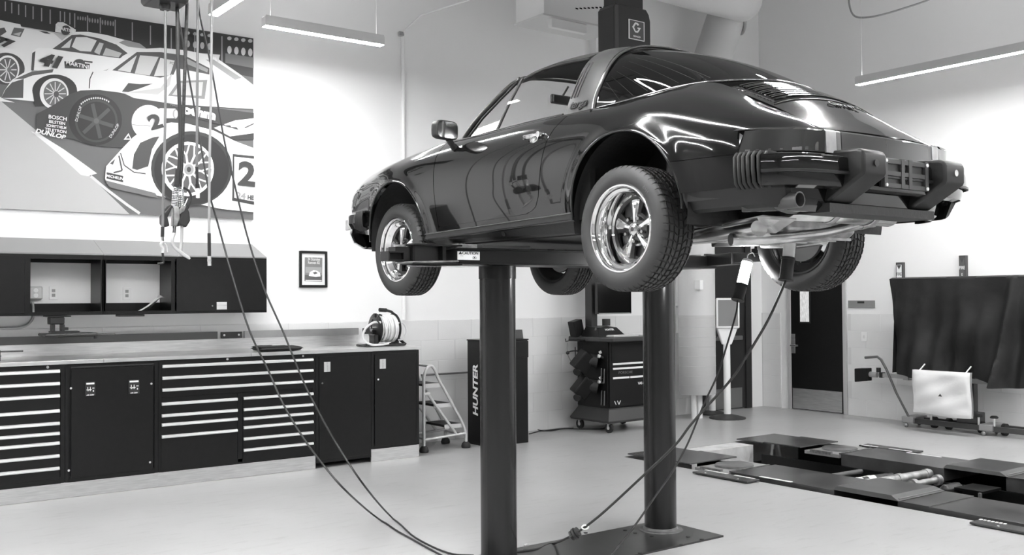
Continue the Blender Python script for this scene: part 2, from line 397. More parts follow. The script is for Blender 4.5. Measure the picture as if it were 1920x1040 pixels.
def nspline(t, Y, T):
    # natural cubic spline through Y (n x k) at knots t, evaluated at T
    n = len(t); h = np.diff(t); A = np.zeros((n, n)); B = np.zeros((n, Y.shape[1])); A[0, 0] = A[-1, -1] = 1
    for i in range(1, n-1):
        A[i, i-1] = h[i-1]; A[i, i] = 2*(h[i-1]+h[i]); A[i, i+1] = h[i]
        B[i] = 3*((Y[i+1]-Y[i])/h[i]-(Y[i]-Y[i-1])/h[i-1])
    c = np.linalg.solve(A, B); i = np.clip(np.searchsorted(t, T)-1, 0, n-2); d = (T-t[i])[:, None]; hh = h[i][:, None]
    b = (Y[i+1]-Y[i])/hh-hh*(2*c[i]+c[i+1])/3; dd = (c[i+1]-c[i])/(3*hh)
    return Y[i]+b*d+c[i]*d*d+dd*d**3
def surface(net, nu, nv):
    P = np.array(net, float); U, V_, _ = P.shape
    tu = np.concatenate([[0], np.cumsum(np.mean(np.linalg.norm(np.diff(P, axis=0), axis=2), axis=1))])
    tv = np.concatenate([[0], np.cumsum(np.mean(np.linalg.norm(np.diff(P, axis=1), axis=2), axis=0))])
    Q = nspline(tu, P.reshape(U, -1), np.linspace(0, tu[-1], nu)).reshape(nu, V_, 3)
    Q = np.transpose(Q, (1, 0, 2)); R = nspline(tv, Q.reshape(V_, -1), np.linspace(0, tv[-1], nv)).reshape(nv, nu, 3)
    G = np.transpose(R, (1, 0, 2))
    du = np.gradient(G, axis=0); dv = np.gradient(G, axis=1); N = np.cross(du, dv); L = np.linalg.norm(N, axis=2, keepdims=True)
    return G, N/np.maximum(L, 1e-9)
def gridmesh(G, N, sgn=1):
    nu, nv, _ = G.shape; V = G.reshape(-1, 3); Nn = N.reshape(-1, 3)*sgn
    F = [(i*nv+j, (i+1)*nv+j, (i+1)*nv+j+1, i*nv+j+1) for i in range(nu-1) for j in range(nv-1)]
    return V.copy(), Nn.copy(), F
def clip(V, N, F, g):
    val = g(V); V = list(map(tuple, V)); N = list(map(tuple, N)); cache = {}; out = []; used = {}
    def cut(a, b):
        k = (a, b) if a < b else (b, a)
        if k not in cache:
            t = val[a]/(val[a]-val[b]); cache[k] = len(V)
            V.append(tuple(V[a][i]*(1-t)+V[b][i]*t for i in range(3))); N.append(tuple(N[a][i]*(1-t)+N[b][i]*t for i in range(3)))
        return cache[k]
    for f in F:
        s_ = [val[i] > 0 for i in f]
        if all(s_): out.append(f); continue
        if not any(s_): continue
        q = []
        for k in range(len(f)):
            a, b = f[k], f[(k+1) % len(f)]
            if val[a] > 0: q.append(a)
            if (val[a] > 0) != (val[b] > 0): q.append(cut(a, b))
        if len(q) > 2: out.append(tuple(q))
    ids = sorted({i for f in out for i in f}); mp = {i: k for k, i in enumerate(ids)}
    return np.array([V[i] for i in ids]), np.array([N[i] for i in ids]), [tuple(mp[i] for i in f) for f in out]
def panel(name, V, N, F, mat, parent=None, off=0.0, flange=0.012, mirror=False, label=None):
    parent = parent or car
    if len(F) == 0: return None
    V = V+N*off; V = V.copy(); N = N.copy()
    if mirror: V[:, 1] *= -1; N[:, 1] *= -1
    cnt = {}
    for f in F:
        for k in range(len(f)):
            a, b = f[k], f[(k+1) % len(f)]; key = (min(a, b), max(a, b)); cnt.setdefault(key, []).append((a, b))
    Vl = [tuple(v) for v in V]; Nl = [tuple(n) for n in N]; Fl = [f for f in F]
    if flange:
        for key, e in cnt.items():
            if len(e) == 1:
                a, b = e[0]; ev = V[b]-V[a]; nn = N[a]; o = np.cross(ev, nn); L = np.linalg.norm(o)
                if L < 1e-9: continue
                o = o/L; k = len(Vl)
                Vl += [tuple(V[a]), tuple(V[b]), tuple(V[b]-N[b]*flange), tuple(V[a]-N[a]*flange)]; Nl += [tuple(o)]*4
                Fl.append((k, k+3, k+2, k+1))
    # orient faces with the normals
    FF = []
    Va = np.array(Vl); Na = np.array(Nl)
    for f in Fl:
        n = np.cross(Va[f[1]]-Va[f[0]], Va[f[2]]-Va[f[0]])
        FF.append(f if n@Na[f[0]] > 0 else f[::-1])
    me = bpy.data.meshes.new(name); me.from_pydata(Vl, [], FF); me.update(); me.materials.append(mat)
    me.polygons.foreach_set('use_smooth', [True]*len(me.polygons))
    Na = Na/np.maximum(np.linalg.norm(Na, axis=1, keepdims=True), 1e-9)
    me.normals_split_custom_set_from_vertices([tuple(n) for n in Na])
    o = bpy.data.objects.new(name, me); COL.objects.link(o); o.parent = parent
    if label: o['label'] = label
    return o
def mir(mb):
    q = MB(); q.v = [(x, -y, z) for x, y, z in mb.v]; q.f = [f[::-1] for f in mb.f]; return q
def both(mb, name, mat, **k):
    a = mb.build(name, mat, car, **k); b = mir(mb).build(name, mat, car, **k); return a, b
# --- side shell net: bottom edge ... crest ... inner edge
def st(x, ys, zs, dx=None):
    dx = dx or [0]*7; return [(x+dx[i], ys[i], zs[i]) for i in range(7)]
NET = [
 [(3.17,.42,.36),(3.20,.42,.45),(3.215,.42,.55),(3.20,.42,.63),(3.16,.42,.70),(3.09,.42,.745),(2.98,.42,.75)],
 [(3.11,.60,.36),(3.14,.605,.45),(3.155,.61,.55),(3.14,.60,.63),(3.10,.575,.70),(3.04,.54,.75),(2.93,.44,.76)],
 [(2.95,.725,.34),(2.97,.75,.44),(2.98,.755,.54),(2.965,.74,.63),(2.93,.70,.70),(2.88,.635,.76),(2.84,.46,.765)],
 st(2.72,(.775,.79,.797,.785,.745,.665,.475),(.31,.43,.54,.64,.715,.775,.77)),
 st(2.50,(.785,.80,.812,.80,.755,.67,.485),(.29,.43,.57,.67,.75,.800,.785)),
 st(2.25,(.79,.805,.818,.805,.755,.665,.495),(.27,.42,.58,.69,.775,.832,.81)),
 st(2.00,(.785,.803,.815,.803,.765,.68,.52),(.265,.42,.58,.70,.785,.848,.83)),
 st(1.74,(.775,.80,.812,.803,.77,.705,.60),(.262,.42,.58,.70,.79,.855,.862)),
 st(1.45,(.775,.80,.813,.803,.77,.725,.665),(.262,.42,.58,.705,.795,.842,.862)),
 st(1.05,(.775,.802,.815,.805,.772,.73,.668),(.265,.42,.58,.705,.795,.842,.862)),
 st(0.65,(.777,.803,.817,.806,.772,.73,.667),(.268,.42,.58,.705,.795,.842,.861)),
 st(0.36,(.782,.808,.822,.811,.773,.725,.660),(.272,.42,.58,.70,.788,.836,.859)),
 st(0.12,(.79,.815,.830,.818,.773,.708,.620),(.275,.42,.58,.695,.785,.838,.872)),
 st(-.12,(.79,.814,.828,.814,.765,.690,.575),(.28,.42,.57,.68,.772,.838,.890)),
 st(-.33,(.79,.81,.82,.80,.745,.655,.475),(.285,.41,.55,.655,.745,.818,.900)),
 st(-.52,(.785,.80,.806,.785,.73,.635,.450),(.285,.40,.52,.615,.695,.762,.803)),
 st(-.66,(.77,.785,.787,.765,.715,.62,.450),(.287,.39,.50,.58,.648,.702,.728)),
 [(-.75,.735,.29),(-.765,.745,.39),(-.775,.74,.48),(-.77,.72,.545),(-.775,.68,.60),(-.79,.595,.642),(-.80,.452,.663)],
 [(-.85,.635,.29),(-.872,.648,.39),(-.885,.645,.48),(-.88,.630,.535),(-.872,.60,.572),(-.868,.54,.602),(-.872,.455,.620)],
 [(-.92,.46,.29),(-.948,.46,.39),(-.957,.46,.48),(-.954,.46,.53),(-.948,.46,.562),(-.940,.459,.580),(-.93,.458,.590)],
]
G, N = surface(NET, 300, 74)
if N[150, 20, 1] < 0: N = -N
RC, RR = (-.02, .27), .400
FC, FR = (2.25, .265), .375
# flares round the arches
for (cc, rr) in ((RC, RR), (FC, FR)):
    d = np.hypot(G[..., 0]-cc[0], G[..., 2]-cc[1])-rr
    G[..., 1] += 0.012*np.exp(-(d/.045)**2)*(G[..., 1] > .6)
du = np.gradient(G, axis=0); dv = np.gradient(G, axis=1); N2 = np.cross(du, dv); N2 /= np.maximum(np.linalg.norm(N2, axis=2, keepdims=True), 1e-9)
N = N2 if N2[150, 20, 1] > 0 else -N2
V0, N0, F0 = gridmesh(G, N)
_gx, _gy, _gz = G[..., 0].ravel(), G[..., 1].ravel(), G[..., 2].ravel()
def side_y(x, z):
    k = np.argsort((_gx-x)**2+(_gz-z)**2)[:4]; d = 1/(1e-6+np.hypot(_gx[k]-x, _gz[k]-z)); return float((_gy[k]*d).sum()/d.sum())
DRZ = [.2, .30, .312, .325, .35, .40, .50, .60, .70, .766, .80, .87]
DRX = [.95, .93, .84, .755, .70, .665, .635, .61, .575, .535, .500, .455]
DFZ = [.2, .45, .6, .75, .87]; DFX = [1.722, 1.730, 1.738, 1.738, 1.70]
dr = lambda z: np.interp(z, DRZ, DRX)
df = lambda z: np.interp(z, DFZ, DFX)
db = lambda x: .301+(1.71-x)*.0155
GP = .0028
arch = lambda P: np.minimum(np.hypot(P[:, 0]-RC[0], P[:, 2]-RC[1])-RR, np.hypot(P[:, 0]-FC[0], P[:, 2]-FC[1])-FR)
A1 = clip(V0, N0, F0, arch)
A1 = clip(*A1, lambda P: np.where(np.abs(P[:, 0]-RC[0]) < RR*.985, P[:, 2]-RC[1], 1.0))
A1 = clip(*A1, lambda P: np.where(np.abs(P[:, 0]-FC[0]) < FR*.985, P[:, 2]-FC[1], 1.0))
doorP = clip(*A1, lambda P: np.minimum(np.minimum(P[:, 0]-dr(P[:, 2])-GP, df(P[:, 2])-GP-P[:, 0]), P[:, 2]-db(P[:, 0])-GP))
frontP = clip(*A1, lambda P: P[:, 0]-df(P[:, 2])-GP)
sillP = clip(*A1, lambda P: np.minimum(np.minimum(df(P[:, 2])+.004-P[:, 0], db(P[:, 0])+.0015-P[:, 2]), P[:, 0]-.30))
quart = clip(*A1, lambda P: dr(P[:, 2])-GP-P[:, 0])
quart = clip(*quart, lambda P: np.where(P[:, 0] > .3, P[:, 2]-.318, 1))
SEAM = lambda x: .479+(x+.34)*.01
low = clip(*quart, lambda P: np.where(P[:, 0] < -.2, np.minimum(SEAM(P[:, 0])-.003-P[:, 2], P[:, 2]-.326), -1.0))
quart = clip(*quart, lambda P: np.where(P[:, 0] < -.2, P[:, 2]-SEAM(P[:, 0]), 1.0))
TL = lambda P: np.minimum(np.minimum(P[:, 2]-.478, .585-P[:, 2]), -.722-(P[:, 2]-.478)*.42-P[:, 0])
tail = clip(*quart, TL)
quart = clip(*quart, lambda P: -TL(P)-.002)
for mi in (False, True):
    panel('front_fender', *frontP, PAINT, mirror=mi)
    d_ = panel('door', *doorP, PAINT, mirror=mi, flange=.02)
    panel('sill', *sillP, PAINT, mirror=mi, off=-.001)
    panel('rear_quarter_panel', *quart, PAINT, mirror=mi)
    panel('lower_rear_quarter', *low, PAINT, mirror=mi, off=.003)
    # tail light: upright wrap-round unit standing slightly proud
    tp_ = catmull([(-.722, .768, 0), (-.775, .742, 0), (-.835, .695, 0), (-.885, .640, 0), (-.928, .565, 0), (-.955, .462, 0)], 6); sg = -1 if mi else 1
    def lensstrip(i0, i1, z0, z1, off, slant=0.0):
        mb = MB(); vs = []; q_ = tp_[i0:i1+1]; n_ = len(q_)
        for k, p_ in enumerate(q_):
            a_ = tp_[max(0, i0+k-1)]; b_ = tp_[min(len(tp_)-1, i0+k+1)]; t_ = (b_-a_).normalized(); o_ = Vector((t_.y, -t_.x, 0)); o_ = o_ if o_.dot(Vector((-.5, 1, 0))) > 0 else -o_
            sh = -slant*(1-k/(n_-1))
            for z, oo in ((z0, off), (z1-.012, off-.003), (z1, off-.012), (z1, off-.05), (z0, off-.04)):
                g_ = (z-z0)/(z1-z0); vs.append((p_.x+o_.x*oo+sh*g_, (p_.y+o_.y*oo-.010*g_+sh*g_*-.0)*sg, z))
        fs = [(k*5+q, k*5+(q+1) % 5, (k+1)*5+(q+1) % 5, (k+1)*5+q) for k in range(n_-1) for q in range(5)]+[(0, 1, 2, 3, 4), tuple(range(5*n_-5, 5*n_))]
        return mb.add(vs, fs)
    tl_ = lensstrip(0, 30, .481, .585, .004, .045).build('tail_light', LENS, car, smooth=30); tl_['label'] = 'wrap-round dark ribbed tail light'
    lensstrip(20, 23, .484, .582, .0055).build('tail_light_lens', gray('mid_lens', .16, .08, coat=1.0), tl_, smooth=30)
    for i0 in (8, 12, 16, 24, 27): lensstrip(i0, i0+1, .486, .580, .0052).build('lens_rib', gray('rib_lens', .075, .10, coat=1.0), tl_, smooth=30)
    lensstrip(0, 1, .481, .585, .0065, .045).build('light_trim', gray('dark_chrome', .25, .15, metal=1.0), tl_, smooth=30); lensstrip(0, 30, .582, .5865, .0015).build('light_trim', MAT['dark_chrome'], tl_, smooth=30)
    lensstrip(4, 6, .484, .580, .0055).build('side_marker_lens', gray('marker_lens', .09, .08, coat=1.0), tl_, smooth=30)
    lensstrip(0, 30, .475, .4805, .006).build('light_trim', gray('dark_chrome', .25, .15, metal=1.0), tl_, smooth=30); lensstrip(0, 30, .5855, .589, -.004, .0).build('light_seal', BLACKR, tl_, smooth=30)
    # arch lips
    for cc, rr, a0, a1 in ((RC, RR, -2, 182), (FC, FR, -2, 182)):
        pts = []
        for k in range(49):
            t = math.radians(a0+(a1-a0)*k/48); x, z = cc[0]+rr*math.cos(t), cc[1]+rr*math.sin(t)
            pts.append((x, side_y(x, z)-.002, z))
        mb = MB().tube(pts, .0075, 8)
        (mir(mb) if mi else mb).build('arch_lip', PAINT, car, smooth=60)
# dark inner body behind the gaps
inner = clip(V0, N0, F0, lambda P: np.minimum(arch(P)-.01, 1)); 
for mi in (False, True): panel('inner_body', *inner, UNDER, mirror=mi, off=-.016, flange=0)
# wheel wells
for cc, rr, yi in ((RC, RR+.012, .36), (FC, FR+.012, .40)):
    mb = MB(); mb.lathe([(rr, .775), (rr, yi), (.02, yi)], (cc[0], 0, cc[1]), 'Y', 40, a0=math.radians(-12), a1=math.radians(192))
    both(mb, 'wheel_housing', UNDER)
# --- engine lid, centre tail
LX = [-.305, -.42, -.52, -.62, -.72, -.82, -.89, -.932]
LZc = [.968, .925, .882, .832, .772, .702, .646, .594]
LZe = [.894, .849, .806, .758, .706, .651, .612, .588]
LXc = [-.305, -.42, -.52, -.62, -.72, -.82, -.90, -.962]
NETL = []
for i in range(8):
    row = []
    for y in (.446, .34, .2, .07, -.07, -.2, -.34, -.446):
        w = 1-(abs(y)/.446)**2.0; row.append((LX[i]+(LXc[i]-LX[i])*w, y, LZe[i]+(LZc[i]-LZe[i])*w))
    NETL.append(row)
GL, NL = surface(NETL, 90, 90)
if NL[40, 40, 2] < 0: NL = -NL
VL, NLf, FL = gridmesh(GL, NL)
panel('engine_lid', VL, NLf, FL, PAINT, flange=.02)
def lid(x, y, off=0):
    k = np.argmin((GL[..., 0]-x)**2+(GL[..., 1]-y)**2); p = GL.reshape(-1, 3)[k]; n = NL.reshape(-1, 3)[k]; return Vector(p+n*off), Vector(n)
gr = clip(VL, NLf, FL, lambda P: np.minimum(np.minimum(P[:, 0]+.645, -.405-P[:, 0]), .40-np.abs(P[:, 1])))
grb = panel('grille', *gr, TRIMB, off=.002, flange=.002)
for k in range(12):
    x = -.415-k*.0195; pts = []
    for j in range(25):
        y = -.385+.77*j/24; p, n = lid(x-.0*abs(y), y, .007); pts.append(p)
    MB().tube(pts, .0062, 6).build('grille_slat', PAINT, grb, smooth=60)
edge = [lid(-.655-.012*math.cos(y*3.5), y, .002)[0] for y in np.linspace(-.43, .43, 30)]
MB().tube(edge, .0035, 6).build('grille_trim', TRIMB, grb, smooth=60)
# script badge on the lid
p, n = lid(-.715, -.02, .004)
xd = Vector((0, -1, 0)); yd = n.cross(xd)
text_mesh('script_badge', 'Carrera', .062, BLACKP, frame_m(p, xd, yd), car, depth=.0025, shear=.45, bold=.0012, sx=1.25)
# tail panel with reflector band between the lights
def tailstrip(y0, y1, name, mat, off=0.0, z0=.480, z1=.584, inset=.0):
    mb = MB(); ys = np.linspace(y0, y1, 13)
    X = lambda y: -.957-.022*(1-(abs(y)/.46)**2)-off
    vs = []; 
    for y in ys: vs += [(X(y), y, z0), (X(y)+.004, y, z1-.008), (X(y)+.012, y, z1), (X(y)+.04, y, z1), (X(y)+.04, y, z0)]
    fs = [(i*5+k, i*5+(k+1) % 5, (i+1)*5+(k+1) % 5, (i+1)*5+k) for i in range(12) for k in range(5)]+[(0, 1, 2, 3, 4), (60, 61, 62, 63, 64)]
    return mb.add(vs, fs).build(name, mat, car, smooth=30)
tailstrip(.455, -.455, 'tail_panel', PAINT, off=-.006)
tailstrip(.35, -.35, 'reflector_band', gray('reflector_band', .06, .08, coat=1.0), off=.002)
for s in (1, -1):
    tailstrip(.452*s, .385*s, 'reverse_light', LENSL, off=.003)['label'] = 'pale square reverse light'
    tailstrip(.38*s, .353*s, 'band_joint', gray('band_grey', .12, .2), off=.001)
# valance behind the bumper
def sweep(path, prof, closed=True):
    # plan path (x, y) from left to right round the tail; prof (outward offset, z)
    mb = MB(); path = [Vector((p[0], p[1], 0)) for p in path]; n = len(path); m_ = len(prof); vs = []
    for i in range(n):
        t = (path[min(n-1, i+1)]-path[max(0, i-1)]).normalized(); o = Vector((t.y, -t.x, 0))
        vs += [path[i]+o*d+Vector((0, 0, z)) for d, z in prof]
    K = m_ if closed else m_-1
    fs = [(i*m_+k, i*m_+(k+1) % m_, (i+1)*m_+(k+1) % m_, (i+1)*m_+k) for i in range(n-1) for k in range(K)]
    if closed: fs += [tuple(range(m_)), tuple(range((n-1)*m_, n*m_))]
    return mb.add(vs, fs)
def sym(half, k=6):
    h = catmull([(x, y, 0) for x, y in half], k); a = [(p.x, p.y) for p in h]
    return a+[(x, -y) for x, y in reversed(a[:-1])]
BPATH = [(-.865, .780), (-.935, .725), (-.985, .645), (-1.015, .54), (-1.033, .40), (-1.043, .2), (-1.046, 0)]
bp_ = sym(BPATH)
BPROF = [(-.06, .455), (-.012, .460), (.004, .452), (.008, .440), (.010, .395), (.006, .385), (-.010, .381), (-.014, .345), (-.022, .325), (-.05, .315), (-.06, .33)]
# outward must point away from the car: flip if needed
_t = Vector((bp_[len(bp_)//2+1][0]-bp_[len(bp_)//2-1][0], bp_[len(bp_)//2+1][1]-bp_[len(bp_)//2-1][1], 0))
OUT = 1 if (-_t.x*0+_t.y) < 0 else -1
rb = sweep(bp_, [(d*OUT, z) for d, z in BPROF]).build('rear_bumper', PAINT, car, smooth=25)
mb = sweep(bp_, [(d*OUT, z) for d, z in ((.009, .392), (.016, .388), (.016, .378), (.006, .376))]); mb.build('bumper_strip', TRIMB, car, smooth=30)
vp = sym([(-.72, .745), (-.84, .665), (-.90, .56), (-.93, .42), (-.94, .2), (-.94, 0)])
mb = sweep(vp, [(d*OUT, z) for d, z in ((-.02, .47), (.0, .47), (.0, .33), (-.02, .25), (-.05, .225), (-.07, .225), (-.07, .30))]); mb.build('rear_valance', PAINT, car, smooth=25)
# matte skirts beneath the rear quarters
for s in (1, -1):
    P_ = [(-.405, .765), (-.62, .758), (-.82, .735), (-.915, .665)]
    h = catmull([(x, y*s, 0) for x, y in P_], 5); h = [(p.x, p.y) for p in h]
    mb = MB(); n = len(h); vs = []
    for i, (x, y) in enumerate(h):
        cx = .02*i/n
        vs += [(x, y+.025*s, .327), (x+cx, y-.02*s, .250), (x+cx, y-.05*s, .236), (x, y-.02*s, .325)]
    fs = [(i*4+k, i*4+(k+1) % 4, (i+1)*4+(k+1) % 4, (i+1)*4+k) for i in range(n-1) for k in range(4)]+[(0, 1, 2, 3), tuple(range(4*n-4, 4*n))]
    mb.add(vs, fs); mb.build('lower_skirt', SATIN, car, smooth=30)
# bellows between bumper and wing
for s in (1, -1):
    for k in range(7):
        x = -.735-k*.0215; y = side_y(max(x, -.78), .40) if x > -.8 else .745+(x+.8)*.55
        y = {0: .772, 1: .772, 2: .769, 3: .764, 4: .756, 5: .744, 6: .728}[k]
        pts = [(x, (y-.05)*s, .468), (x, (y+.012)*s, .470), (x, (y+.024)*s, .455), (x-.002, (y+.026)*s, .40), (x-.003, (y+.02)*s, .34), (x-.003, (y+.0)*s, .322), (x, (y-.05)*s, .318)]
        MB().tube(pts, .0095, 8).build('bumper_bellows', BLACKR, car, smooth=50)
# bumper guards
for s in (1, -1):
    prof = [(-.93, .494), (-1.085, .488), (-1.110, .478), (-1.118, .455), (-1.118, .385), (-1.110, .370), (-.93, .262), (-.89, .270), (-.89, .47)]
    y0, y1 = (.41, .235) if s > 0 else (-.235, -.41)
    M_ = Matrix(((1, 0, 0, 0), (0, 0, -1, 0), (0, 1, 0, 0), (0, 0, 0, 1)))
    mb = MB().prism(prof, (-y0, -y1), M_)
    g = mb.build('bumper_guard', SATIN, car, smooth=35, bevel=.014, seg=3)
    MB().cyl((-1.115, (y0+y1)/2, .425), (-1.124, (y0+y1)/2, .425), .016, n=14).build('guard_bolt', CHROME if s < 0 else BLACKP, g, smooth=40)
# number plate carrier between the guards (no plate)
pc = MB().box((-1.040, -.185, .335), (-1.055, .185, .47)).build('plate_carrier', TRIMB, car, bevel=.003)
mb = MB()
for z in (.345, .40, .455): mb.box((-1.055, -.18, z-.010), (-1.065, .18, z+.010))
for y in (-.165, .165, -.03, .03): mb.box((-1.055, y-.013, .335), (-1.067, y+.013, .47))
mb.build('carrier_rail', gray('rail_grey', .05, .4), pc)
for y in (-.165, .165):
    for z in (.345, .455): MB().cyl((-1.065, y, z), (-1.072, y, z), .008, n=10).build('carrier_screw', WHITEP, pc)
# front bumper, simple lights
fp = sym([(2.72, .80), (2.95, .775), (3.10, .70), (3.19, .58), (3.25, .40), (3.275, .2), (3.28, 0)])
_t = Vector((0, fp[len(fp)//2+1][1]-fp[len(fp)//2-1][1], 0)); O2 = -1 if _t.y < 0 else 1
mb = sweep(fp, [(d*-OUT*-1*-1, z) for d, z in ((-.05, .47), (.0, .472), (.012, .462), (.014, .40), (.005, .385), (-.008, .36), (-.05, .34))]); mb.build('front_bumper', PAINT, car, smooth=25)
mb = sweep([p for p in fp if p[0] > 2.9], [(d*-OUT, z) for d, z in ((.0, .36), (.0, .33), (-.03, .26), (-.09, .225), (-.11, .24), (-.06, .36))]); mb.build('front_valance', PAINT, car, smooth=25)
for s in (1, -1):
    for k in range(6):
        x = 2.70+k*.021; y = .795-k*.002
        MB().tube([(x, (y-.05)*s, .478), (x, (y+.018)*s, .470), (x, (y+.026)*s, .43), (x, (y+.022)*s, .36), (x, (y-.03)*s, .34)], .0095, 8).build('bumper_bellows', BLACKR, car, smooth=50)
    mb = MB(); mb.lathe([(.001, .055), (.05, .05), (.085, .035), (.105, .0), (.112, -.03)], (0, 0, 0), 'X', 28)
    R_ = Matrix.Translation((3.055, .575*s, .655))@Matrix.Rotation(math.radians(22*s), 4, 'Z')@Matrix.Rotation(math.radians(-22), 4, 'Y')
    mb.v = [tuple(R_@Vector(v)) for v in mb.v]; mb.build('headlight', LENSL, car, smooth=50)
    MB().box((3.272, .50*s, .375), (3.20, .66*s, .455)).build('indicator_lens', LENSL, car, bevel=.006)
# hood and nose centre
NH = []
for x, ze, zc, ye in ((3.215, .55, .55, .42), (3.19, .65, .655, .42), (3.10, .742, .752, .42), (2.98, .752, .775, .42), (2.75, .772, .805, .47), (2.5, .787, .84, .487), (2.25, .812, .865, .497), (2.0, .832, .883, .522), (1.80, .858, .888, .57)):
    row = []
    for t in (1, .7, .35, 0, -.35, -.7, -1):
        row.append((x+.05*(1-t*t)*(1 if x > 3.0 else 0), ye*t, ze+(zc-ze)*(1-abs(t)**2.2)))
    NH.append(row)
GH, NHn = surface(NH, 70, 40)
if NHn[40, 20, 2] < 0: NHn = -NHn
panel('front_hood', *gridmesh(GH, NHn), PAINT)
both(MB().box((3.22, 0, .36), (3.17, .43, .56)), 'nose_panel', PAINT)
# cowl
NC = [[(1.80, y, .858+.03*(1-(y/.62)**2)) for y in (.60, .3, 0, -.3, -.60)], [(1.62, y, .862+.012*(1-(y/.62)**2)) for y in (.66, .3, 0, -.3, -.66)]]
GC, NCn = surface(NC+[[(1.5, y, .86) for y in (.665, .3, 0, -.3, -.665)]], 12, 30)
if NCn[5, 15, 2] < 0: NCn = -NCn
panel('cowl', *gridmesh(GC, NCn), PAINT)
# --- roll bar, roof panel, rear glass
BAR = []
rear_a = [(.368,.662,.857),(.364,.647,.925),(.355,.60,1.03),(.358,.535,1.125),(.370,.44,1.197),(.388,.31,1.245),(.405,.16,1.272),(.412,0,1.281)]
front_a = [(.590,.668,.857),(.572,.652,.93),(.556,.612,1.035),(.548,.558,1.135),(.556,.468,1.214),(.580,.34,1.272),(.600,.17,1.300),(.606,0,1.309)]
def full(a): return a+[(x, -y, z) for x, y, z in reversed(a[:-1])]
NB = [full(rear_a), [((p[0]+q[0])/2, (p[1]+q[1])/2*1.008+.001, (p[2]+q[2])/2+.006*(1 if p[2] > 1.0 else .3)) for p, q in zip(full(rear_a), full(front_a))], full(front_a)]
NB[1] = [(x, (y if y >= 0 else y), z) for x, y, z in NB[1]]
GB, NBn = surface(NB, 16, 120)
if NBn[8, 60, 2] < 0: NBn = -NBn
rb_ = panel('roll_bar', *gridmesh(GB, NBn), BARM, flange=.03, label='satin dark roll bar with three gill slots')
for s in (1, -1):
    def side_pt(x, z, off=0.0):
        k = np.argmin((GB[..., 0]-x)**2+(GB[..., 2]-z)**2+(np.abs(GB[..., 1]-.6*s) > .45)*9); p = GB.reshape(-1, 3)[k]; n = NBn.reshape(-1, 3)[k]; return Vector(p+n*off)
    for k in range(3):
        x0 = .545-k*.024
        a = [side_pt(x0-.012, 1.145, .0025), side_pt(x0-.012, 1.07, .0025), side_pt(x0, .985, .0025), side_pt(x0+.006, .94, .0025)]
        MB().tube(catmull(a, 4), .0042, 6).build('gill_slot', BLACKR, rb_, smooth=60)
    # script on the bar foot
    p = side_pt(.48, .905, .004); n = Vector((0, s, .18)).normalized(); xd = Vector((-s, 0, 0)); 
    text_mesh('bar_script', 'targa', .062, BLACKR, frame_m(p, xd, n.cross(xd)), rb_, depth=.002, shear=.45, bold=.0008, sx=1.15)
# trims along bar edges
mb = MB().tube([Vector(p)+Vector((-.008, 0, .002)) for p in catmull(full(rear_a), 5)], .008, 8); mb.build('window_trim', gray('dark_chrome', .25, .15, metal=1.0), rb_, smooth=60)
mb = MB().tube([Vector(p)+Vector((-.020, 0, .001)) for p in catmull(full(rear_a), 5)], .007, 8); mb.build('window_seal', BLACKR, rb_, smooth=60)
# rear glass (fan from base curve to bar)
base = [(.345,.655,.862),(.2,.622,.874),(.02,.598,.886),(-.15,.552,.902),(-.285,.455,.918),(-.375,.29,.932),(-.415,.14,.940),(-.422,0,.943)]
top = [(.350,.648,.925),(.345,.60,1.025),(.345,.56,1.085),(.35,.505,1.145),(.365,.425,1.196),(.38,.29,1.238),(.392,.14,1.262),(.398,0,1.268)]
NG = []
fb, ft = full(base), full(top)
for k in range(4):
    t = k/3; row = []
    for p, q in zip(fb, ft):
        L = math.dist(p, q); bul = .16*L*t*(1-t); nrm = Vector((-.15, .9*(p[1]+q[1])/1.2, .55)).normalized()
        row.append(tuple(Vector(p)*(1-t)+Vector(q)*t+nrm*bul))
    NG.append(row)
GG, NGn = surface(NG, 30, 120)
if NGn[15, 60, 2] < 0: NGn = -NGn
rg = panel('rear_window', *gridmesh(GG, NGn), GLD, flange=0.004, label='large wrap-round tinted rear window')
mb = MB().tube([Vector(p)+Vector((0, 0, -.004)) for p in catmull(full([(.372,.664,.854)]+base), 5)], .0075, 8); mb.build('window_trim', MAT['dark_chrome'], rg, smooth=60)
for k in range(7):
    i = 8+k*4; pts = [Vector(GG[j, i]+NGn[j, i]*-.003) for j in range(2, 26, 3)]
    MB().tube(pts, .0011, 5).build('heating_wire', ALU, rg)
# roof panel
NR = []
for x, ye, ze, zc in ((.61,.468,1.214,1.309),(.80,.482,1.226,1.322),(1.0,.488,1.226,1.318),(1.15,.490,1.210,1.297),(1.235,.488,1.193,1.275)):
    row = [(x, ye, ze)]
    for t in (.92, .72, .36, 0, -.36, -.72, -.92): row.append((x+.02*(1-t*t)*(1 if x > 1.1 else 0), ye*t, ze+(zc-ze)*(1-abs(t)**2.6)))
    row.append((x, -ye, ze)); NR.append(row)
GR, NRn = surface(NR, 30, 60)
if NRn[15, 30, 2] < 0: NRn = -NRn
VR = gridmesh(GR, NRn)
panel('roof_panel', *VR, gray('roof_vinyl', .035, .42, bump=.12, bscale=160), flange=.02)
V_, N_, F_ = VR; panel('headliner', V_, N_, F_, LINER, off=-.022, flange=0)
VB = gridmesh(GB, NBn); panel('bar_lining', *clip(*VB, lambda P: P[:, 2]-.87), LINER, off=-.03, flange=0)
for s in (1, -1):
    mb = MB().tube([(.60, .468*s, 1.205), (.80, .480*s, 1.216), (1.0, .487*s, 1.216), (1.15, .489*s, 1.199), (1.245, .488*s, 1.182)], .010, 8); mb.build('roof_rail', TRIMB, car, smooth=60)
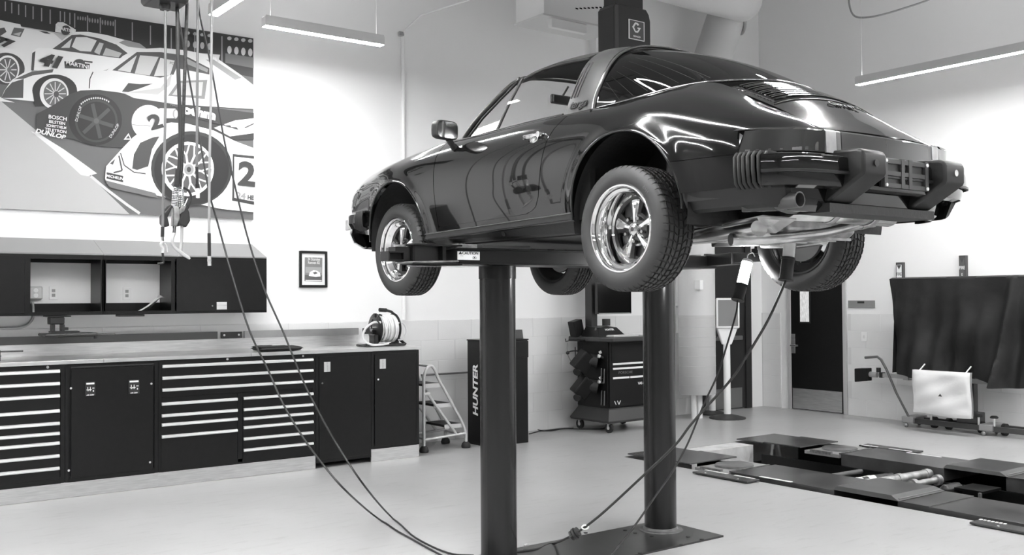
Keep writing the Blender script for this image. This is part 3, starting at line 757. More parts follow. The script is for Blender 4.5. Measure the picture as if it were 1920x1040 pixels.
# windscreen and its frame
base_w = [(1.655,.622,.860),(1.72,.50,.868),(1.775,.28,.874),(1.79,0,.877)]
top_w = [(1.262,.492,1.187),(1.285,.40,1.225),(1.31,.22,1.252),(1.315,0,1.262)]
NW = []
for t in (0, .5, 1):
    NW.append([tuple(Vector(p)*(1-t)+Vector(q)*t+Vector((.02, 0, .03))*t*(1-t)*4*.6) for p, q in zip(full(base_w), full(top_w))])
GW, NWn = surface(NW, 16, 50)
if NWn[8, 25, 0] < 0: NWn = -NWn
ws = panel('windscreen', *gridmesh(GW, NWn), GLT, flange=0)
mb = MB().tube(catmull(full(top_w), 5), .016, 8); mb.build('screen_header', TRIMB, ws, smooth=60)
for s in (1, -1):
    a = [(1.675, .632*s, .852), (1.56, .605*s, .965), (1.42, .556*s, 1.082), (1.31, .51*s, 1.165), (1.262, .492*s, 1.187), (1.235, .488*s, 1.198)]
    MB().tube(catmull(a, 6), .017, 10).build('screen_pillar', TRIMB, car, smooth=60)
    # quarter-light
    a = [(1.60, .640*s, .866), (1.255, .655*s, .866)]; up = (1.165, .515*s, 1.188)
    vwn = MB().add([(1.60, .637*s, .868), (1.262, .652*s, .868), (1.17, .52*s, 1.185), (1.245, .500*s, 1.178)], [(0, 1, 2, 3)]).build('quarter_light', GLT, car)
    MB().tube([(1.262, .653*s, .862), (1.215, .592*s, 1.03), (1.17, .519*s, 1.19)], .0095, 8).build('quarter_light_bar', BLACKP, vwn, smooth=60)
    MB().tube([(1.60, .638*s, .866), (1.49, .60*s, .98), (1.36, .547*s, 1.09), (1.25, .503*s, 1.178)], .008, 8).build('quarter_light_frame', TRIMB, vwn, smooth=60)
    # door glass
    g4 = []
    for t in (0, .33, .66, 1):
        A_ = Vector((1.262, .653*s, .866)).lerp(Vector((1.17, .519*s, 1.19)), t); B_ = Vector((.60, .662*s, .866)).lerp(Vector((.555, .50*s, 1.195)), t)
        bo = .02*s*4*t*(1-t)
        for q in (0, .5, 1): p = A_.lerp(B_, q); g4.append((p.x, p.y+bo, p.z+.012*(1-abs(2*q-1))*t))
    dg_ = MB().add(g4, [(i*3+j, i*3+j+1, (i+1)*3+j+1, (i+1)*3+j) for i in range(3) for j in range(2)]).build('door_glass', GLT, car, smooth=60)
    MB().tube([(1.66, .652*s, .861), (1.25, .668*s, .866), (.90, .672*s, .867), (.60, .670*s, .864)], .006, 8).build('belt_trim', TRIMB, car, smooth=60)
# interior
mb = MB().box((1.70, -.60, .20), (-.30, .60, .24)); mb.box((-.36, -.50, .24), (-.30, .50, .84)); mb.build('cabin_floor', LINER, car)
MB().box((-.36, -.46, .80), (.25, .46, .84)).build('rear_shelf', LINER, car)
both(MB().box((1.62, .70, .26), (.30, .735, .84)), 'door_card', LINER)
MB().bbox((1.70, -.62, .66), (1.38, .62, .82), .03).build('dashboard', LINER, car)
for s in (1, -1):
    mb = MB().bbox((.62, .14*s, .30), (1.10, .60*s, .44), .05); mb.build('seat_cushion', LINER, car, smooth=40)
    M_ = Matrix.Translation((.60, .37*s, .40))@Matrix.Rotation(math.radians(-20), 4, 'Y')
    MB().bbox((-.06, -.23, 0), (.06, .23, .44), .05, M_).build('seat_back', LINER, car, smooth=40)
mb = MB(); pts = [(1.28+.06*math.sin(t)*.4, .36+.19*math.cos(t), .74+.19*math.sin(t)) for t in np.linspace(0, 2*PI, 33)[:-1]]; pts = [(x, y, min(z, 9)) for x, y, z in pts]
mb.tube([(p[0]-.1*(p[2]-.74), p[1], .70+(p[2]-.74)*.75) for p in pts], .014, 8, closed=True); mb.build('steering_wheel', BLACKR, car, smooth=60)
mb = MB().bbox((1.405, -.12, 1.125), (1.435, .10, 1.185), .012); mb.cyl((1.42, .0, 1.18), (1.36, .0, 1.235), .007); im = mb.build('interior_mirror', BLACKP, car, smooth=40)
MB().box((1.400, -.11, 1.132), (1.4045, .09, 1.178)).build('mirror_glass', CHROME, im)
# floor pan and jacking points
fp_ = MB(); fp_.box((1.86, -.62, .19), (.42, .62, .225)); fp_.box((2.9, -.36, .215), (1.8, .36, .25)); fp_.box((.45, -.42, .22), (-.95, .42, .26)); fp_.build('floor_pan', UNDER, car)
for s in (1, -1):
    # rocker: finned black trim and painted underside
    mb = MB(); mb.add([(1.875, .775*s, .268), (.385, .788*s, .30), (.385, .795*s, .292), (1.875, .79*s, .260), (.385, .795*s, .262), (1.875, .79*s, .232), (.385, .775*s, .252), (1.875, .765*s, .222)],
                      [(0, 1, 2, 3), (3, 2, 4, 5), (5, 4, 6, 7)]); mb.build('rocker_trim', TRIMB, car)
    MB().tube([(1.875, .792*s, .263), (.385, .797*s, .294)], .005, 6).build('rocker_bead', gray('bead', .12, .2, metal=.5), car)
    MB().tube([(1.875, .782*s, .230), (.385, .787*s, .258)], .003, 6).build('rocker_bead', gray('bead', .12, .2), car)
    mb = MB(); mb.add([(1.875, .765*s, .224), (.385, .775*s, .253), (.41, .715*s, .195), (1.88, .70*s, .200), (.41, .62*s, .195), (1.88, .60*s, .200)], [(0, 1, 2, 3), (3, 2, 4, 5)]); mb.build('rocker_underside', UNDER, car)
    mb = MB(); mb.cyl((1.05, .735*s, .235), (1.05, .76*s, .222), .016, n=12); mb.build('jack_plug', BLACKR, car, smooth=40)
    # door handle
    hz = .735; 
    yh = side_y(.69, hz)
    h = MB(); h.bbox((.605, (yh+.012)*s, hz-.004), (.775, (yh+.03)*s, hz+.02), .008); hd = h.build('door_handle', CHROME, car, smooth=40)
    MB().cyl((.625, yh*s, hz+.008), (.625, (yh+.034)*s, hz+.008), .017, n=18).build('lock_barrel', CHROME, hd, smooth=40)
    MB().sph((.70, yh*s, hz-.010), .030, 18, 8, sc=(1.3, .45, .8)).build('handle_cup', CHROME, hd, smooth=60)
    # exterior mirror
    M_ = Matrix.Translation((1.515, .865*s, .885))@Matrix.Rotation(math.radians(8*s), 4, 'Z')
    mb = MB(); rr = []
    for xx, sc in ((-.028, .93), (-.022, 1.0), (.02, .98), (.045, .82), (.058, .5)):
        ring = []
        for k in range(28):
            t = 2*PI*k/28; c_, s_ = math.cos(t), math.sin(t)
            ring.append(M_@Vector((xx, .088*sc*abs(c_)**.45*(1 if c_ > 0 else -1), .058*sc*abs(s_)**.45*(1 if s_ > 0 else -1))))
        rr.append(ring)
    vs = [p for r_ in rr for p in r_]; fs = [(i*28+k, i*28+(k+1) % 28, (i+1)*28+(k+1) % 28, (i+1)*28+k) for i in range(4) for k in range(28)]+[tuple(range(28)), tuple(range(112, 140))]
    em = mb.add(vs, fs).build('side_mirror', BLACKP, car, smooth=40)
    vs = [M_@Vector((-.0295, .080*abs(math.cos(t))**.4*(1 if math.cos(t) > 0 else -1), .050*abs(math.sin(t))**.4*(1 if math.sin(t) > 0 else -1))) for t in np.linspace(0, 2*PI, 29)[:-1]]
    MB().add(vs, [tuple(range(28))]).build('mirror_glass', CHROME, em)
    MB().tube(catmull([(1.52, .835*s, .835), (1.53, .80*s, .80), (1.545, .775*s, .79)], 4), [.020]*3+[.018]*3+[.024]*3, 10).build('mirror_stalk', BLACKP, em, smooth=60)
# --- wheels
def tyre_mesh(w, R=.3165, nb=54):
    h = w/2
    prof = [(.200, h-.020, 0), (.214, h-.012, 0), (.222, h-.006, 0), (.235, h+.001, 0), (.262, h+.004, 0), (.285, h, 0), (.298, h-.007, 0), (.307, h-.014, 1), (.3125, h-.022, 1)]
    ribs = np.linspace(h-.034, -(h-.034), 6); g = .0050; half = []
    pr = list(prof)
    for i, y in enumerate(ribs):
        if 0 < i < 5 or True:
            r0 = R-.0035*(abs(y)/h)**2
            pr += [(r0, y+g+.0005, 2 if i in (0, 5) else 2), (r0-.009, y+g, 0), (r0-.009, y-g, 0), (r0, y-g-.0005, 2)]
    pr += [(r, -y, k) for r, y, k in reversed(prof)]
    vs = []; m_ = len(pr)
    fr = (0, .72, .77, .95)
    for b in range(nb):
        for q, f in enumerate(fr):
            low_ = q in (2, 3)
            for r, y, k in pr:
                sk = (y/h)*.35*(1 if abs(y) < h*.55 else 0); a = 2*PI*(b+f+sk+(.5 if abs(y) < .03 else 0))/nb
                rr_ = r-(.0035 if (low_ and k == 1) else .0075 if (low_ and k == 2) else 0)
                vs.append((rr_*math.cos(a), y, rr_*math.sin(a)))
    n = nb*4; fs = [(i*m_+k, ((i+1) % n)*m_+k, ((i+1) % n)*m_+k+1, i*m_+k+1) for i in range(n) for k in range(m_-1)]
    return MB().add(vs, fs)
def make_wheel(w, deep, name='wheel'):
    h = w/2; lip = h-.006; dish = deep
    rim = MB().lathe([(.2215, lip-.012), (.2225, lip-.002), (.219, lip+.003), (.212, lip+.002), (.206, lip-.006), (.203, lip-.016), (.199, lip-.018), (.186, lip-.022), (.181, lip-.030), (.175, dish+.014), (.168, dish+.004)], (0, 0, 0), 'Y', 72)
    r = rim.build(name, gray('polished_rim', .88, .07, metal=1.0), smooth=30)
    MB().lathe([(.155, dish-.004), (.150, dish-.012), (.20, min(-.05, dish-.03)), (.205, -h+.012), (.215, -h+.006)], (0, 0, 0), 'Y', 48).build('rim_barrel', gray('inner_rim', .10, .45, metal=.6), r, smooth=40)
    MB().lathe([(.168, dish+.004), (.160, dish-.001), (.152, dish-.003), (.150, dish-.014)], (0, 0, 0), 'Y', 60).build('centre_ring', gray('black_wheel_centre', .012, .3, coat=.4), r, smooth=40)
    tyre_mesh(w).build('tyre', RUBBER, r, smooth=28)
    hub = MB().lathe([(.0, dish+.012), (.075, dish+.006), (.085, dish-.004), (.085, dish-.03), (.0, dish-.03)], (0, 0, 0), 'Y', 40); hub.build('hub_plate', gray('black_wheel_centre', .012, .3, coat=.4), r, smooth=30)
    base_m = None; bl = None
    for k in range(5):
        a = math.radians(87+72*k); ux = Vector((math.cos(a), 0, math.sin(a))); wx = Vector((-math.sin(a), 0, math.cos(a)))
        def Q(rad, wd, y): return ux*rad+wx*wd+Vector((0, y, 0))
        def blade(outl, ybase, crown, nm, mt, bev):
            # outl: (radius, half width, y)
            vs = []; fs = []
            for rad, hw, y in outl: vs += [Q(rad, -hw, y-.004), Q(rad, -hw*.55, y+crown), Q(rad, hw*.55, y+crown), Q(rad, hw, y-.004), Q(rad, hw, y-.018), Q(rad, -hw, y-.018)]
            for i in range(len(outl)-1):
                for q in range(6): fs.append((i*6+q, i*6+(q+1) % 6, (i+1)*6+(q+1) % 6, (i+1)*6+q))
            fs += [(0, 1, 2, 3, 4, 5), tuple(range(6*len(outl)-6, 6*len(outl)))]
            return MB().add(vs, fs).build(nm, mt, r, smooth=30, bevel=bev)
        blade([(.05, .026, dish+.0), (.09, .030, dish+.000), (.125, .045, dish+.0), (.158, .060, dish-.004)], 0, .002, 'spoke', MAT['black_wheel_centre'], 0)
        blade([(.036, .010, dish+.016), (.07, .0135, dish+.015), (.105, .021, dish+.012), (.140, .0295, dish+.009), (.149, .029, dish+.007), (.152, .022, dish+.004)], 0, .004, 'spoke_petal', MAT['polished_rim'], .0015)
        a2 = a+math.radians(36); c_ = Vector((math.cos(a2)*.062, 0, math.sin(a2)*.062))
        MB().cyl(c_+Vector((0, dish, 0)), c_+Vector((0, dish+.030, 0)), .0105, .009, n=6).build('lug_nut', gray('dark_nut', .25, .25, metal=1.0), r)
    MB().lathe([(.0, dish+.036), (.020, dish+.035), (.030, dish+.030), (.034, dish+.020), (.036, dish+.005)], (0, 0, 0), 'Y', 32).build('hub_cap', MAT['polished_rim'], r, smooth=40)
    MB().lathe([(.0, dish+.0372), (.010, dish+.037), (.0125, dish+.0355)], (0, 0, 0), 'Y', 20).build('cap_emblem', gray('emblem_dark', .05, .3), r)
    MB().lathe([(.0, .0), (.14, .0), (.142, -.008), (.14, -.025), (.08, -.03), (.0, -.03)], (0, dish-.035, 0), 'Y', 48).build('brake_disc', gray('brake_disc', .22, .4, metal=.8), r, smooth=30)
    MB().bbox((.03, dish-.08, .06), (.125, dish-.025, .145), .015).build('brake_caliper', gray('caliper', .08, .5), r)
    M_ = frame_m(Vector((-.262*math.sin(math.radians(48)), h+.005, .262*math.cos(math.radians(48)))), Vector((math.cos(math.radians(48)), 0, math.sin(math.radians(48)))), Vector((-math.sin(math.radians(48)), 0, math.cos(math.radians(48)))))
    text_mesh('tyre_lettering', 'M+S', .026, gray('mould_grey', .11, .5), M_, r, depth=.0006)
    return r
wr = make_wheel(.225, -.012); wf = make_wheel(.205, .040)
wr.parent = car; wr.location = (0, .6975, .189)
wf.parent = car; wf.location = (2.272, .683, .182); 
w2_ = copy_tree(wr, car); w2_.location = (0, -.6975, .189); w2_.rotation_euler.z = PI
w3_ = copy_tree(wf, car); w3_.location = (2.272, -.683, .182); w3_.rotation_euler.z = PI
# text on far wheels mirrors by rotation, which keeps it readable
# --- underside: exhaust, gearbox, arms
ex = MB(); ex.cyl((-.88, .635, .262), (-.955, .635, .262), .036, n=24, caps=False); ex.lathe([(.036, -.075), (.030, -.075), (.030, .0)], (-.88, .635, .262), 'X', 24)
ex.build('exhaust_tip', gray('sooty_pipe', .10, .45, metal=.5), car, smooth=40)
MB().lathe([(0, 0), (.031, 0)], (-.89, .635, .262), 'X', 20).build('exhaust_bore', gray('soot_and_shade', .003, .9), car)
MB().tube(catmull([(-.89, .635, .262), (-.84, .62, .262), (-.80, .52, .255), (-.76, .42, .26)], 5), .037, 14).build('tail_pipe', gray('sooty_pipe', .10, .45, metal=.5), car, smooth=60)
mf = MB(); mf.lathe([(0, -.40), (.065, -.40), (.078, -.38), (.078, .40), (.065, .42), (0, .42)], (-.72, 0, .275), 'Y', 28); mf.build('silencer', PIPEM, car, smooth=35)
for y in (-.2, .12): MB().lathe([(.080, y-.02), (.084, y-.017), (.084, y+.017), (.080, y+.02)], (-.72, 0, .275), 'Y', 28).build('silencer_strap', CASTM, car, smooth=35)
MB().tube(catmull([(-.50, .56, .115), (-.58, .36, .125), (-.60, .17, .142), (-.60, -.02, .165), (-.61, -.18, .195), (-.64, -.30, .222)], 6), .030, 16).build('exhaust_crossover', PIPEM, car, smooth=60)
MB().tube(catmull([(-.63, -.27, .216), (-.645, -.33, .23), (-.65, -.36, .233)], 3), .035, 16).build('pipe_clamp', CASTM, car, smooth=60)
MB().tube(catmull([(-.64, -.32, .228), (-.68, -.42, .245), (-.74, -.47, .27), (-.80, -.44, .295), (-.80, -.36, .30)], 6), .030, 14).build('exhaust_bend', PIPEM, car, smooth=60)
for x0, y0, x1, y1 in ((.10, .45, -.62, .50), (.10, -.42, -.30, -.42)):
    mb = MB(); M_ = None
    mb.tube(catmull([(x0, y0, .165), (x0*.5+x1*.5, (y0+y1)/2, .15), (x1, y1, .165)], 5), .055, 14)
    for i, v in enumerate(mb.v): mb.v[i] = (v[0], v[1], .155+(v[2]-.155)*.7)
    mb.build('heat_exchanger', PIPEM, car, smooth=60)
mb = MB(); mb.add([(-.15, .56, .165), (-.66, .52, .222), (-.80, .46, .20), (-.62, .38, .150), (-.15, .56, .160), (-.66, .52, .216), (-.80, .46, .194), (-.62, .38, .144)], [(0, 1, 2, 3), (7, 6, 5, 4), (0, 4, 5, 1), (1, 5, 6, 2), (2, 6, 7, 3), (3, 7, 4, 0)]); mb.build('heat_shield', PIPEM, car)
mb = MB().bbox((-.62, -.28, .14), (-.05, .28, .30), .05); mb.build('engine_sump', CASTM, car, smooth=40, bevel=.01)
for k in range(6): MB().box((-.58+k*.09, -.27, .128), (-.565+k*.09, .27, .142)).build('sump_rib', CASTM, car)
mb = MB().bbox((-.02, -.14, .15), (.62, .14, .32), .06); mb.build('gearbox', CASTM, car, smooth=40, bevel=.01)
for s in (1, -1):
    mb = MB(); mb.add([(.40, .30*s, .26), (.44, .34*s, .20), (.05, .60*s, .235), (-.06, .60*s, .235), (-.06, .60*s, .16), (.05, .60*s, .14), (.42, .32*s, .14), (.36, .30*s, .17)], [(0, 1, 2, 3), (4, 5, 6, 7), (0, 3, 4, 7), (1, 6, 5, 2), (3, 2, 5, 4), (0, 7, 6, 1)]); mb.build('trailing_arm', SATIN, car, bevel=.008)
    MB().cyl((0, .12*s, .20), (0, .60*s, .19), .022, n=14).build('drive_shaft', SATIN, car, smooth=40)
    MB().tube([(-.12, .58*s, .16), (-.10, .53*s, .60)], .028, 12).build('damper', UNDER, car, smooth=40)
    MB().tube([(2.30, .30*s, .20), (2.27, .60*s, .13)], .022, 10).build('front_arm', UNDER, car, smooth=40)
    MB().tube([(2.272, .58*s, .12), (2.25, .52*s, .60)], .026, 10).build('front_strut', UNDER, car, smooth=40)
MB().tube([(2.45, -.55, .16), (2.47, 0, .18), (2.45, .55, .16)], .011, 8).build('anti_roll_bar', UNDER, car, smooth=60)
# ------------------------------------------------------------------ vehicle lift under the car
POSTM = gray('lift_post_paint', 0.014, 0.26, coat=0.15, spec=.35)
LIFTM = gray('lift_arm_paint', 0.010, 0.32, spec=.35)
WORN = gray('worn_steel_edge', 0.35, 0.35, metal=0.8, noise=0.4, nscale=30)
MC = Matrix.Translation((4.167, 3.624, ZG))@Matrix.Rotation(CYAW, 4, 'Z')
lift = empty('vehicle_lift', (4.13, 4.80, 0), 'black two-post in-ground lift carrying the sports car', 'vehicle lift')
LI = lift.matrix_world.copy(); LI = Matrix.Translation((-4.13, -4.80, 0))
def lp(mb, name, mat, car_space=False, par=None, **k):
    M_ = LI@MC if car_space else LI
    mb.v = [tuple(M_@Vector(v)) for v in mb.v]
    return mb.build(name, mat, par or lift, **k)
PX = (3.465, 4.815); PY = 4.815
for i, x in enumerate(PX):
    po = lp(MB().cyl((x, PY, 0.012), (x, PY, 1.775), .108, n=40), 'post', POSTM, smooth=40)
    lp(MB().lathe([(.108, 1.70), (.112, 1.70), (.112, 1.775), (.0, 1.775)], (x, PY, 0), 'Z', 40), 'post_collar', LIFTM, par=po, smooth=40)
    lp(MB().lathe([(.150, .013), (.148, .018), (.118, .022), (.114, .034), (.108, .036)], (x, PY, 0), 'Z', 40), 'post_wiper_ring', gray('wiper_ring', .16, .4, metal=.5, noise=.3, nscale=20), par=po, smooth=40)
pl = lp(MB().box((2.75, 4.44, 0.0), (5.02, 5.02, 0.012)), 'base_plate', gray('base_plate_paint', .03, .28, noise=.3, nscale=5))
q1, q2, q3 = onz(1209, 984.7), onz(1337.9, 1010.8), onz(1277, 993)
for (u, v) in ((1172, 994), (1191, 999), (1098, 999), (1273, 995), (1290, 1006), (1316, 1011), (1278, 1021), (1222, 1005), (1200, 1037), (985, 1031)):
    q = onz(u, v, .012)
    lp(MB().cyl((q.x, q.y, .0122), (q.x, q.y, .016), .014, n=14), 'plate_bolt', BLACKP, par=pl)
# transverse yoke and swing arms (car space)
yk = lp(MB().box((1.0, -1.02, .045), (1.34, 1.12, .125)), 'yoke', LIFTM, True, bevel=.004)
lp(MB().box((.985, .20, .122), (1.30, 1.14, .130)), 'yoke_top_plate', LIFTM, True, par=yk)
lp(MB().box((.996, -1.02, .040), (1.34, 1.10, .047)), 'yoke_bottom_plate', LIFTM, True, par=yk)
a = inv_l = None
lp(MB().box((.997, .965, .062), (.9995, 1.115, .110)), 'caution_label', WHITEP, True, par=yk)['label'] = 'white CAUTION sticker'
M_ = LI@MC@frame_m((.9965, 1.042, .100), (0, -1, 0), (0, 0, 1)); text_mesh('caution_text', '\u25B2CAUTION', .021, BLACKP, M_, yk, depth=.0004, bold=.0006, sx=1.15)
M_ = LI@MC@frame_m((.9965, 1.002, .076), (0, -1, 0), (0, 0, 1)); text_mesh('caution_text', '(\u2716)', .016, BLACKP, M_, yk, depth=.0004)
M_ = LI@MC@frame_m((.9965, 1.088, .084), (0, -1, 0), (0, 0, 1)); text_mesh('caution_text', '===', .012, BLACKP, M_, yk, depth=.0004)
def arm(s, px, py, tx, ty, z0=.055):
    # pivot (px, py), pad end (tx, ty)
    d = Vector((tx-px, ty-py, 0)); L = d.length; ang = math.atan2(d.y, d.x)
    T_ = Matrix.Translation((px, py, 0))@Matrix.Rotation(ang, 4, 'Z')
    mb = MB().box((0.0, -.055, z0), (L*.62, .055, z0+.075), M=T_); ar = lp(mb, 'swing_arm', LIFTM, True, bevel=.004)
    lp(MB().box((L*.3, -.042, z0+.008), (L-.02, .042, z0+.066), M=T_), 'arm_extension', LIFTM, True, par=ar, bevel=.003)
    lp(MB().cyl((px, py, z0-.015), (px, py, z0+.085), .04, n=20), 'pivot_pin', WORN, True, par=ar, smooth=40)
    lp(MB().lathe([(.0, z0+.055), (.048, z0+.055), (.048, z0+.085), (.030, z0+.088), (.030, z0+.12), (.06, z0+.122), (.06, z0+.138), (0, z0+.138)], (tx, ty, 0), 'Z', 24), 'lift_pad', BLACKR, True, par=ar, smooth=35)
arm(1, 1.17, 1.22, 1.62, .72); arm(1, 1.05, -1.0, .37, -.70); arm(-1, 1.2, -1.02, 1.62, -.72)
# left end clevis, open channel and arm tube seen end-on
cl = lp(MB().box((.97, 1.10, .135), (1.09, 1.42, .146)), 'clevis_plate', LIFTM, True, bevel=.002)
lp(MB().box((.97, 1.10, .032), (1.09, 1.42, .042)), 'clevis_plate', LIFTM, True, bevel=.002)
lp(MB().box((1.03, 1.22, .042), (1.04, 1.40, .135)), 'clevis_web', gray('web_paint', .03, .35), True, par=cl)
lp(MB().box((1.0, 1.39, .042), (1.05, 1.403, .135)), 'clevis_web', LIFTM, True, par=cl)
lp(MB().box((.985, 1.20, .042), (1.05, 1.222, .135)), 'clevis_web', LIFTM, True, par=cl)
lp(MB().box((1.02, 1.404, .048), (1.10, 1.50, .128)), 'arm_root', LIFTM, True, par=cl, bevel=.003)
lp(MB().cyl((1.05, 1.45, .128), (1.05, 1.45, .140), .03, n=16), 'pivot_nut', WORN, True, par=cl)
mb = MB()
for z0, z1, y0, y1 in ((.048, .056, 1.47, 1.57), (.092, .100, 1.47, 1.57), (.048, .100, 1.47, 1.478), (.048, .100, 1.562, 1.57)): mb.box((.97, y0, z0), (1.06, y1, z1))
at_ = lp(mb, 'arm_tube', LIFTM, True, bevel=.001)
lp(MB().box((.99, 1.478, .056), (1.055, 1.562, .092)), 'mouth_shade', gray('soot_and_shade', .003, .9), True, par=at_)  # black filler, painted as the shade inside the hollow tube
mb = MB().tube([(.985, 1.52, .040), (.975, 1.30, .046), (.985, 1.12, .052)], .007, 8); lp(mb, 'locking_rod', WORN, True, par=cl, smooth=60)
mb = MB().add([(.95, 1.46, .028), (.93, 1.14, .024), (.95, .90, .032), (1.10, .95, .032), (1.08, 1.4, .028)], [(0, 1, 2, 3, 4)]); mb.add([(v[0], v[1], v[2]-.006) for v in mb.v], [(4, 3, 2, 1, 0), (0, 1, -4+5, 0)] if False else [(4, 3, 2, 1, 0)]); lp(mb, 'gusset_plate', gray('gusset_steel', .55, .3, metal=.9, noise=.3, nscale=12), True, par=cl)
lp(MB().box((.99, .985, .126), (1.06, 1.12, .152)), 'arm_restraint', WORN, True, par=cl, bevel=.004)
lp(MB().box((.975, .62, .131), (1.05, .965, .150)), 'restraint_bar', gray('web_paint', .03, .35), True, par=yk, bevel=.003)

# ------------------------------------------------------------------ in-ground scissor lift
PLATE = gray('steel_plate_black', .055, .26, noise=.5, nscale=2.2)
SLIM = gray('galvanised_strip', .5, .4, metal=.5)
def runway(x0, x1, name_label, far=False):
    e = empty('runway', (x0, 5.0, 0), name_label, 'lift runway', 'runways of the floor-level scissor lift')
    def P(mb, n, m_, par=e, **k):
        mb.v = [(v[0]-x0, v[1]-5.0, v[2]) for v in mb.v]; return mb.build(n, m_, par, **k)
    T = .035
    P(MB().box((x0+.0, 6.88, T-.012), (x1, 7.24, T)), 'cover_plate', PLATE, bevel=.003)
    P(MB().box((x0-.0, 6.40, T-.004), (x1+.0, 6.87, T+.008)), 'cover_plate', PLATE, bevel=.003)
    P(MB().box((x0+.02, 4.86, -.09), (x1-.02, 5.93, T-.005)), 'runway_deck', PLATE, bevel=.003)
    P(MB().box((x0+.02, -.9, -.09), (x1-.02, 4.30, T-.005)), 'runway_deck', PLATE, bevel=.003)
    rp = P(MB().add([(x0, 4.86, T), (x0+.03, 4.84, T+.03), (x1-.02, 4.84, T+.03), (x1, 4.86, T), (x0, 4.28, T), (x0+.03, 4.36, T+.03), (x1-.02, 4.36, T+.03), (x1, 4.28, T)],
                    [(1, 2, 6, 5), (0, 1, 5, 4), (2, 3, 7, 6), (4, 5, 6, 7), (0, 3, 2, 1), (0, 4, 7, 3)]), 'raised_jack_cover', gray('cover_plate_grey', .05, .3, noise=.3, nscale=4), bevel=.002)
    P(MB().box((x0+.04, 4.295, T+.002), (x1-.03, 4.355, T+.012)), 'ramp_lip', gray('lip_grey', .16, .4), par=rp)
    P(MB().box((x0+.01, 4.04, T-.006), (x1-.01, 4.27, T+.001)), 'cover_plate', PLATE, bevel=.002)
    cx = (x0+x1)/2
    tp = P(MB().box((x0+.03, 5.96, -.02), (x1-.0, 6.37, .012)), 'turn_plate_tray', gray('tray_light', .5, .35, metal=.6, noise=.15, nscale=10))
    P(MB().lathe([(.0, .034), (.165, .034), (.175, .030), (.175, .012), (0, .012)], (cx+.02, 6.17, 0), 'Z', 40), 'turn_plate', gray('turn_plate_steel', .30, .3, metal=.8, noise=.25, nscale=9), par=tp, smooth=35)
    P(MB().box((x0+.05, 5.955, .012), (x1-.06, 5.975, .03)), 'tray_rail', WORN, par=tp); P(MB().box((x0+.02, 6.05, .0), (x0+.05, 6.30, .03)), 'tray_rail', WORN, par=tp)
    P(MB().box((x0+.0, -.9, -.55), (x0+.02, 6.9, -.09)), 'side_rail', BLACKM); P(MB().box((x1-.02, -.9, -.5), (x1, 6.9, -.02)), 'side_rail', BLACKM)
    return e
runway(6.79, 7.44, 'near black runway of the in-ground scissor lift, flush with the floor')
runway(8.41, 9.05, 'far black runway of the in-ground scissor lift, towards the right wall', True)
def loose_plate(name, x0, y0, x1, y1, label, strips, z=.022, num=None):
    e = empty(name, (x0, y0, 0), label, 'ramp plate')
    mb = MB().box((0, 0, z-.014), (x1-x0, y1-y0, z)); mb.build('plate', PLATE, e, bevel=.002)
    for (a, b, c, d) in strips: MB().box((a-x0, b-y0, z+.0005), (c-x0, d-y0, z+.003)).build('marking_strip', WHITEP, e)
    MB().box((.02, .02, 0), (x1-x0-.02, y1-y0-.02, z-.0142)).build('plate_foot', BLACKR, e)
    for k in (0.2, .8): MB().cyl(((x1-x0)*.2, (y1-y0)*k, z), ((x1-x0)*.2, (y1-y0)*k, z+.004), .008, n=10).build('plate_screw', ALU, e)
    return e
loose_plate('edge_plate', 6.585, 5.56, 6.75, 6.18, 'narrow black plate on the floor along the near turn plate', [(6.72, 5.60, 6.745, 5.82), (6.72, 5.9, 6.745, 6.16)])
loose_plate('edge_plate', 9.11, 5.56, 9.27, 6.19, 'narrow black plate on the floor along the far turn plate', [(9.115, 5.60, 9.14, 5.85), (9.115, 5.98, 9.14, 6.17)])
pl3 = loose_plate('edge_plate', 6.61, 2.7, 6.755, 3.63, 'narrow black plate with white dashes at the near runway, lower right', [(6.725, 3.44+k*.028-.0, 6.75, 3.457+k*.028) for k in range(7)])
MB().box((6.80, 5.28, .0305), (6.835, 5.61, .034)).build('marking_strip', WHITEP); o = bpy.data.objects['marking_strip.%03d' % 0] if False else None
ms = [o for o in COL.objects if o.name.startswith('marking_strip') and o.parent is None][0]; ms.parent = bpy.data.objects['runway']; ms.location = (-6.79, -5.0, 0)
MB().box((8.965, 5.20, .0305), (8.99, 5.56, .034)).build('marking_strip', WHITEP, bpy.data.objects['runway.001'], loc=(-8.41, -5.0, 0))
# cross members and cylinders in the recess
def cyl_thing(name, a, b, r, mat, label, cat, extra=None):
    e = empty(name, a, label, cat); b = Vector(b)-Vector(a)
    MB().cyl((0, 0, 0), b, r, n=18).build('tube', mat, e, smooth=40)
    if extra: extra(e, b)
    return e
SIL = gray('lift_tube_silver', .45, .35, metal=.7, noise=.35, nscale=12)
def ribs(e, b):
    for k in (0.05, .5, .92): p = b*k; MB().cyl(p, p+b.normalized()*.05, .047, n=18).build('tube_collar', SIL, e, smooth=40)
cyl_thing('cross_tube', (7.44, 5.03, -.03), (8.40, 4.98, -.03), .040, SIL, 'thick silver cross tube between the two runways', 'lift part', ribs)
cyl_thing('cross_rod', (7.46, 4.86, -.05), (8.30, 4.82, -.05), .028, SIL, 'thinner silver rod beside the thick cross tube in the recess', 'lift part', ribs)
cyl_thing('cross_bar', (7.46, 5.45, -.03), (8.02, 5.43, -.03), .022, gray('dull_bar', .12, .4, metal=.6), 'dark bar across the recess nearest the turn plates', 'lift part')
def wraps(e, b):
    for k in (.28, .52): MB().cyl(b*k, b*(k+.13), .038, n=18).build('white_sleeve', WHITEP, e, smooth=40)
cyl_thing('hydraulic_cylinder', (7.44, 5.26, -.06), (8.15, 5.20, -.06), .034, gray('cyl_black', .02, .35), 'black hydraulic cylinder with white sleeves in the recess', 'lift part', wraps)
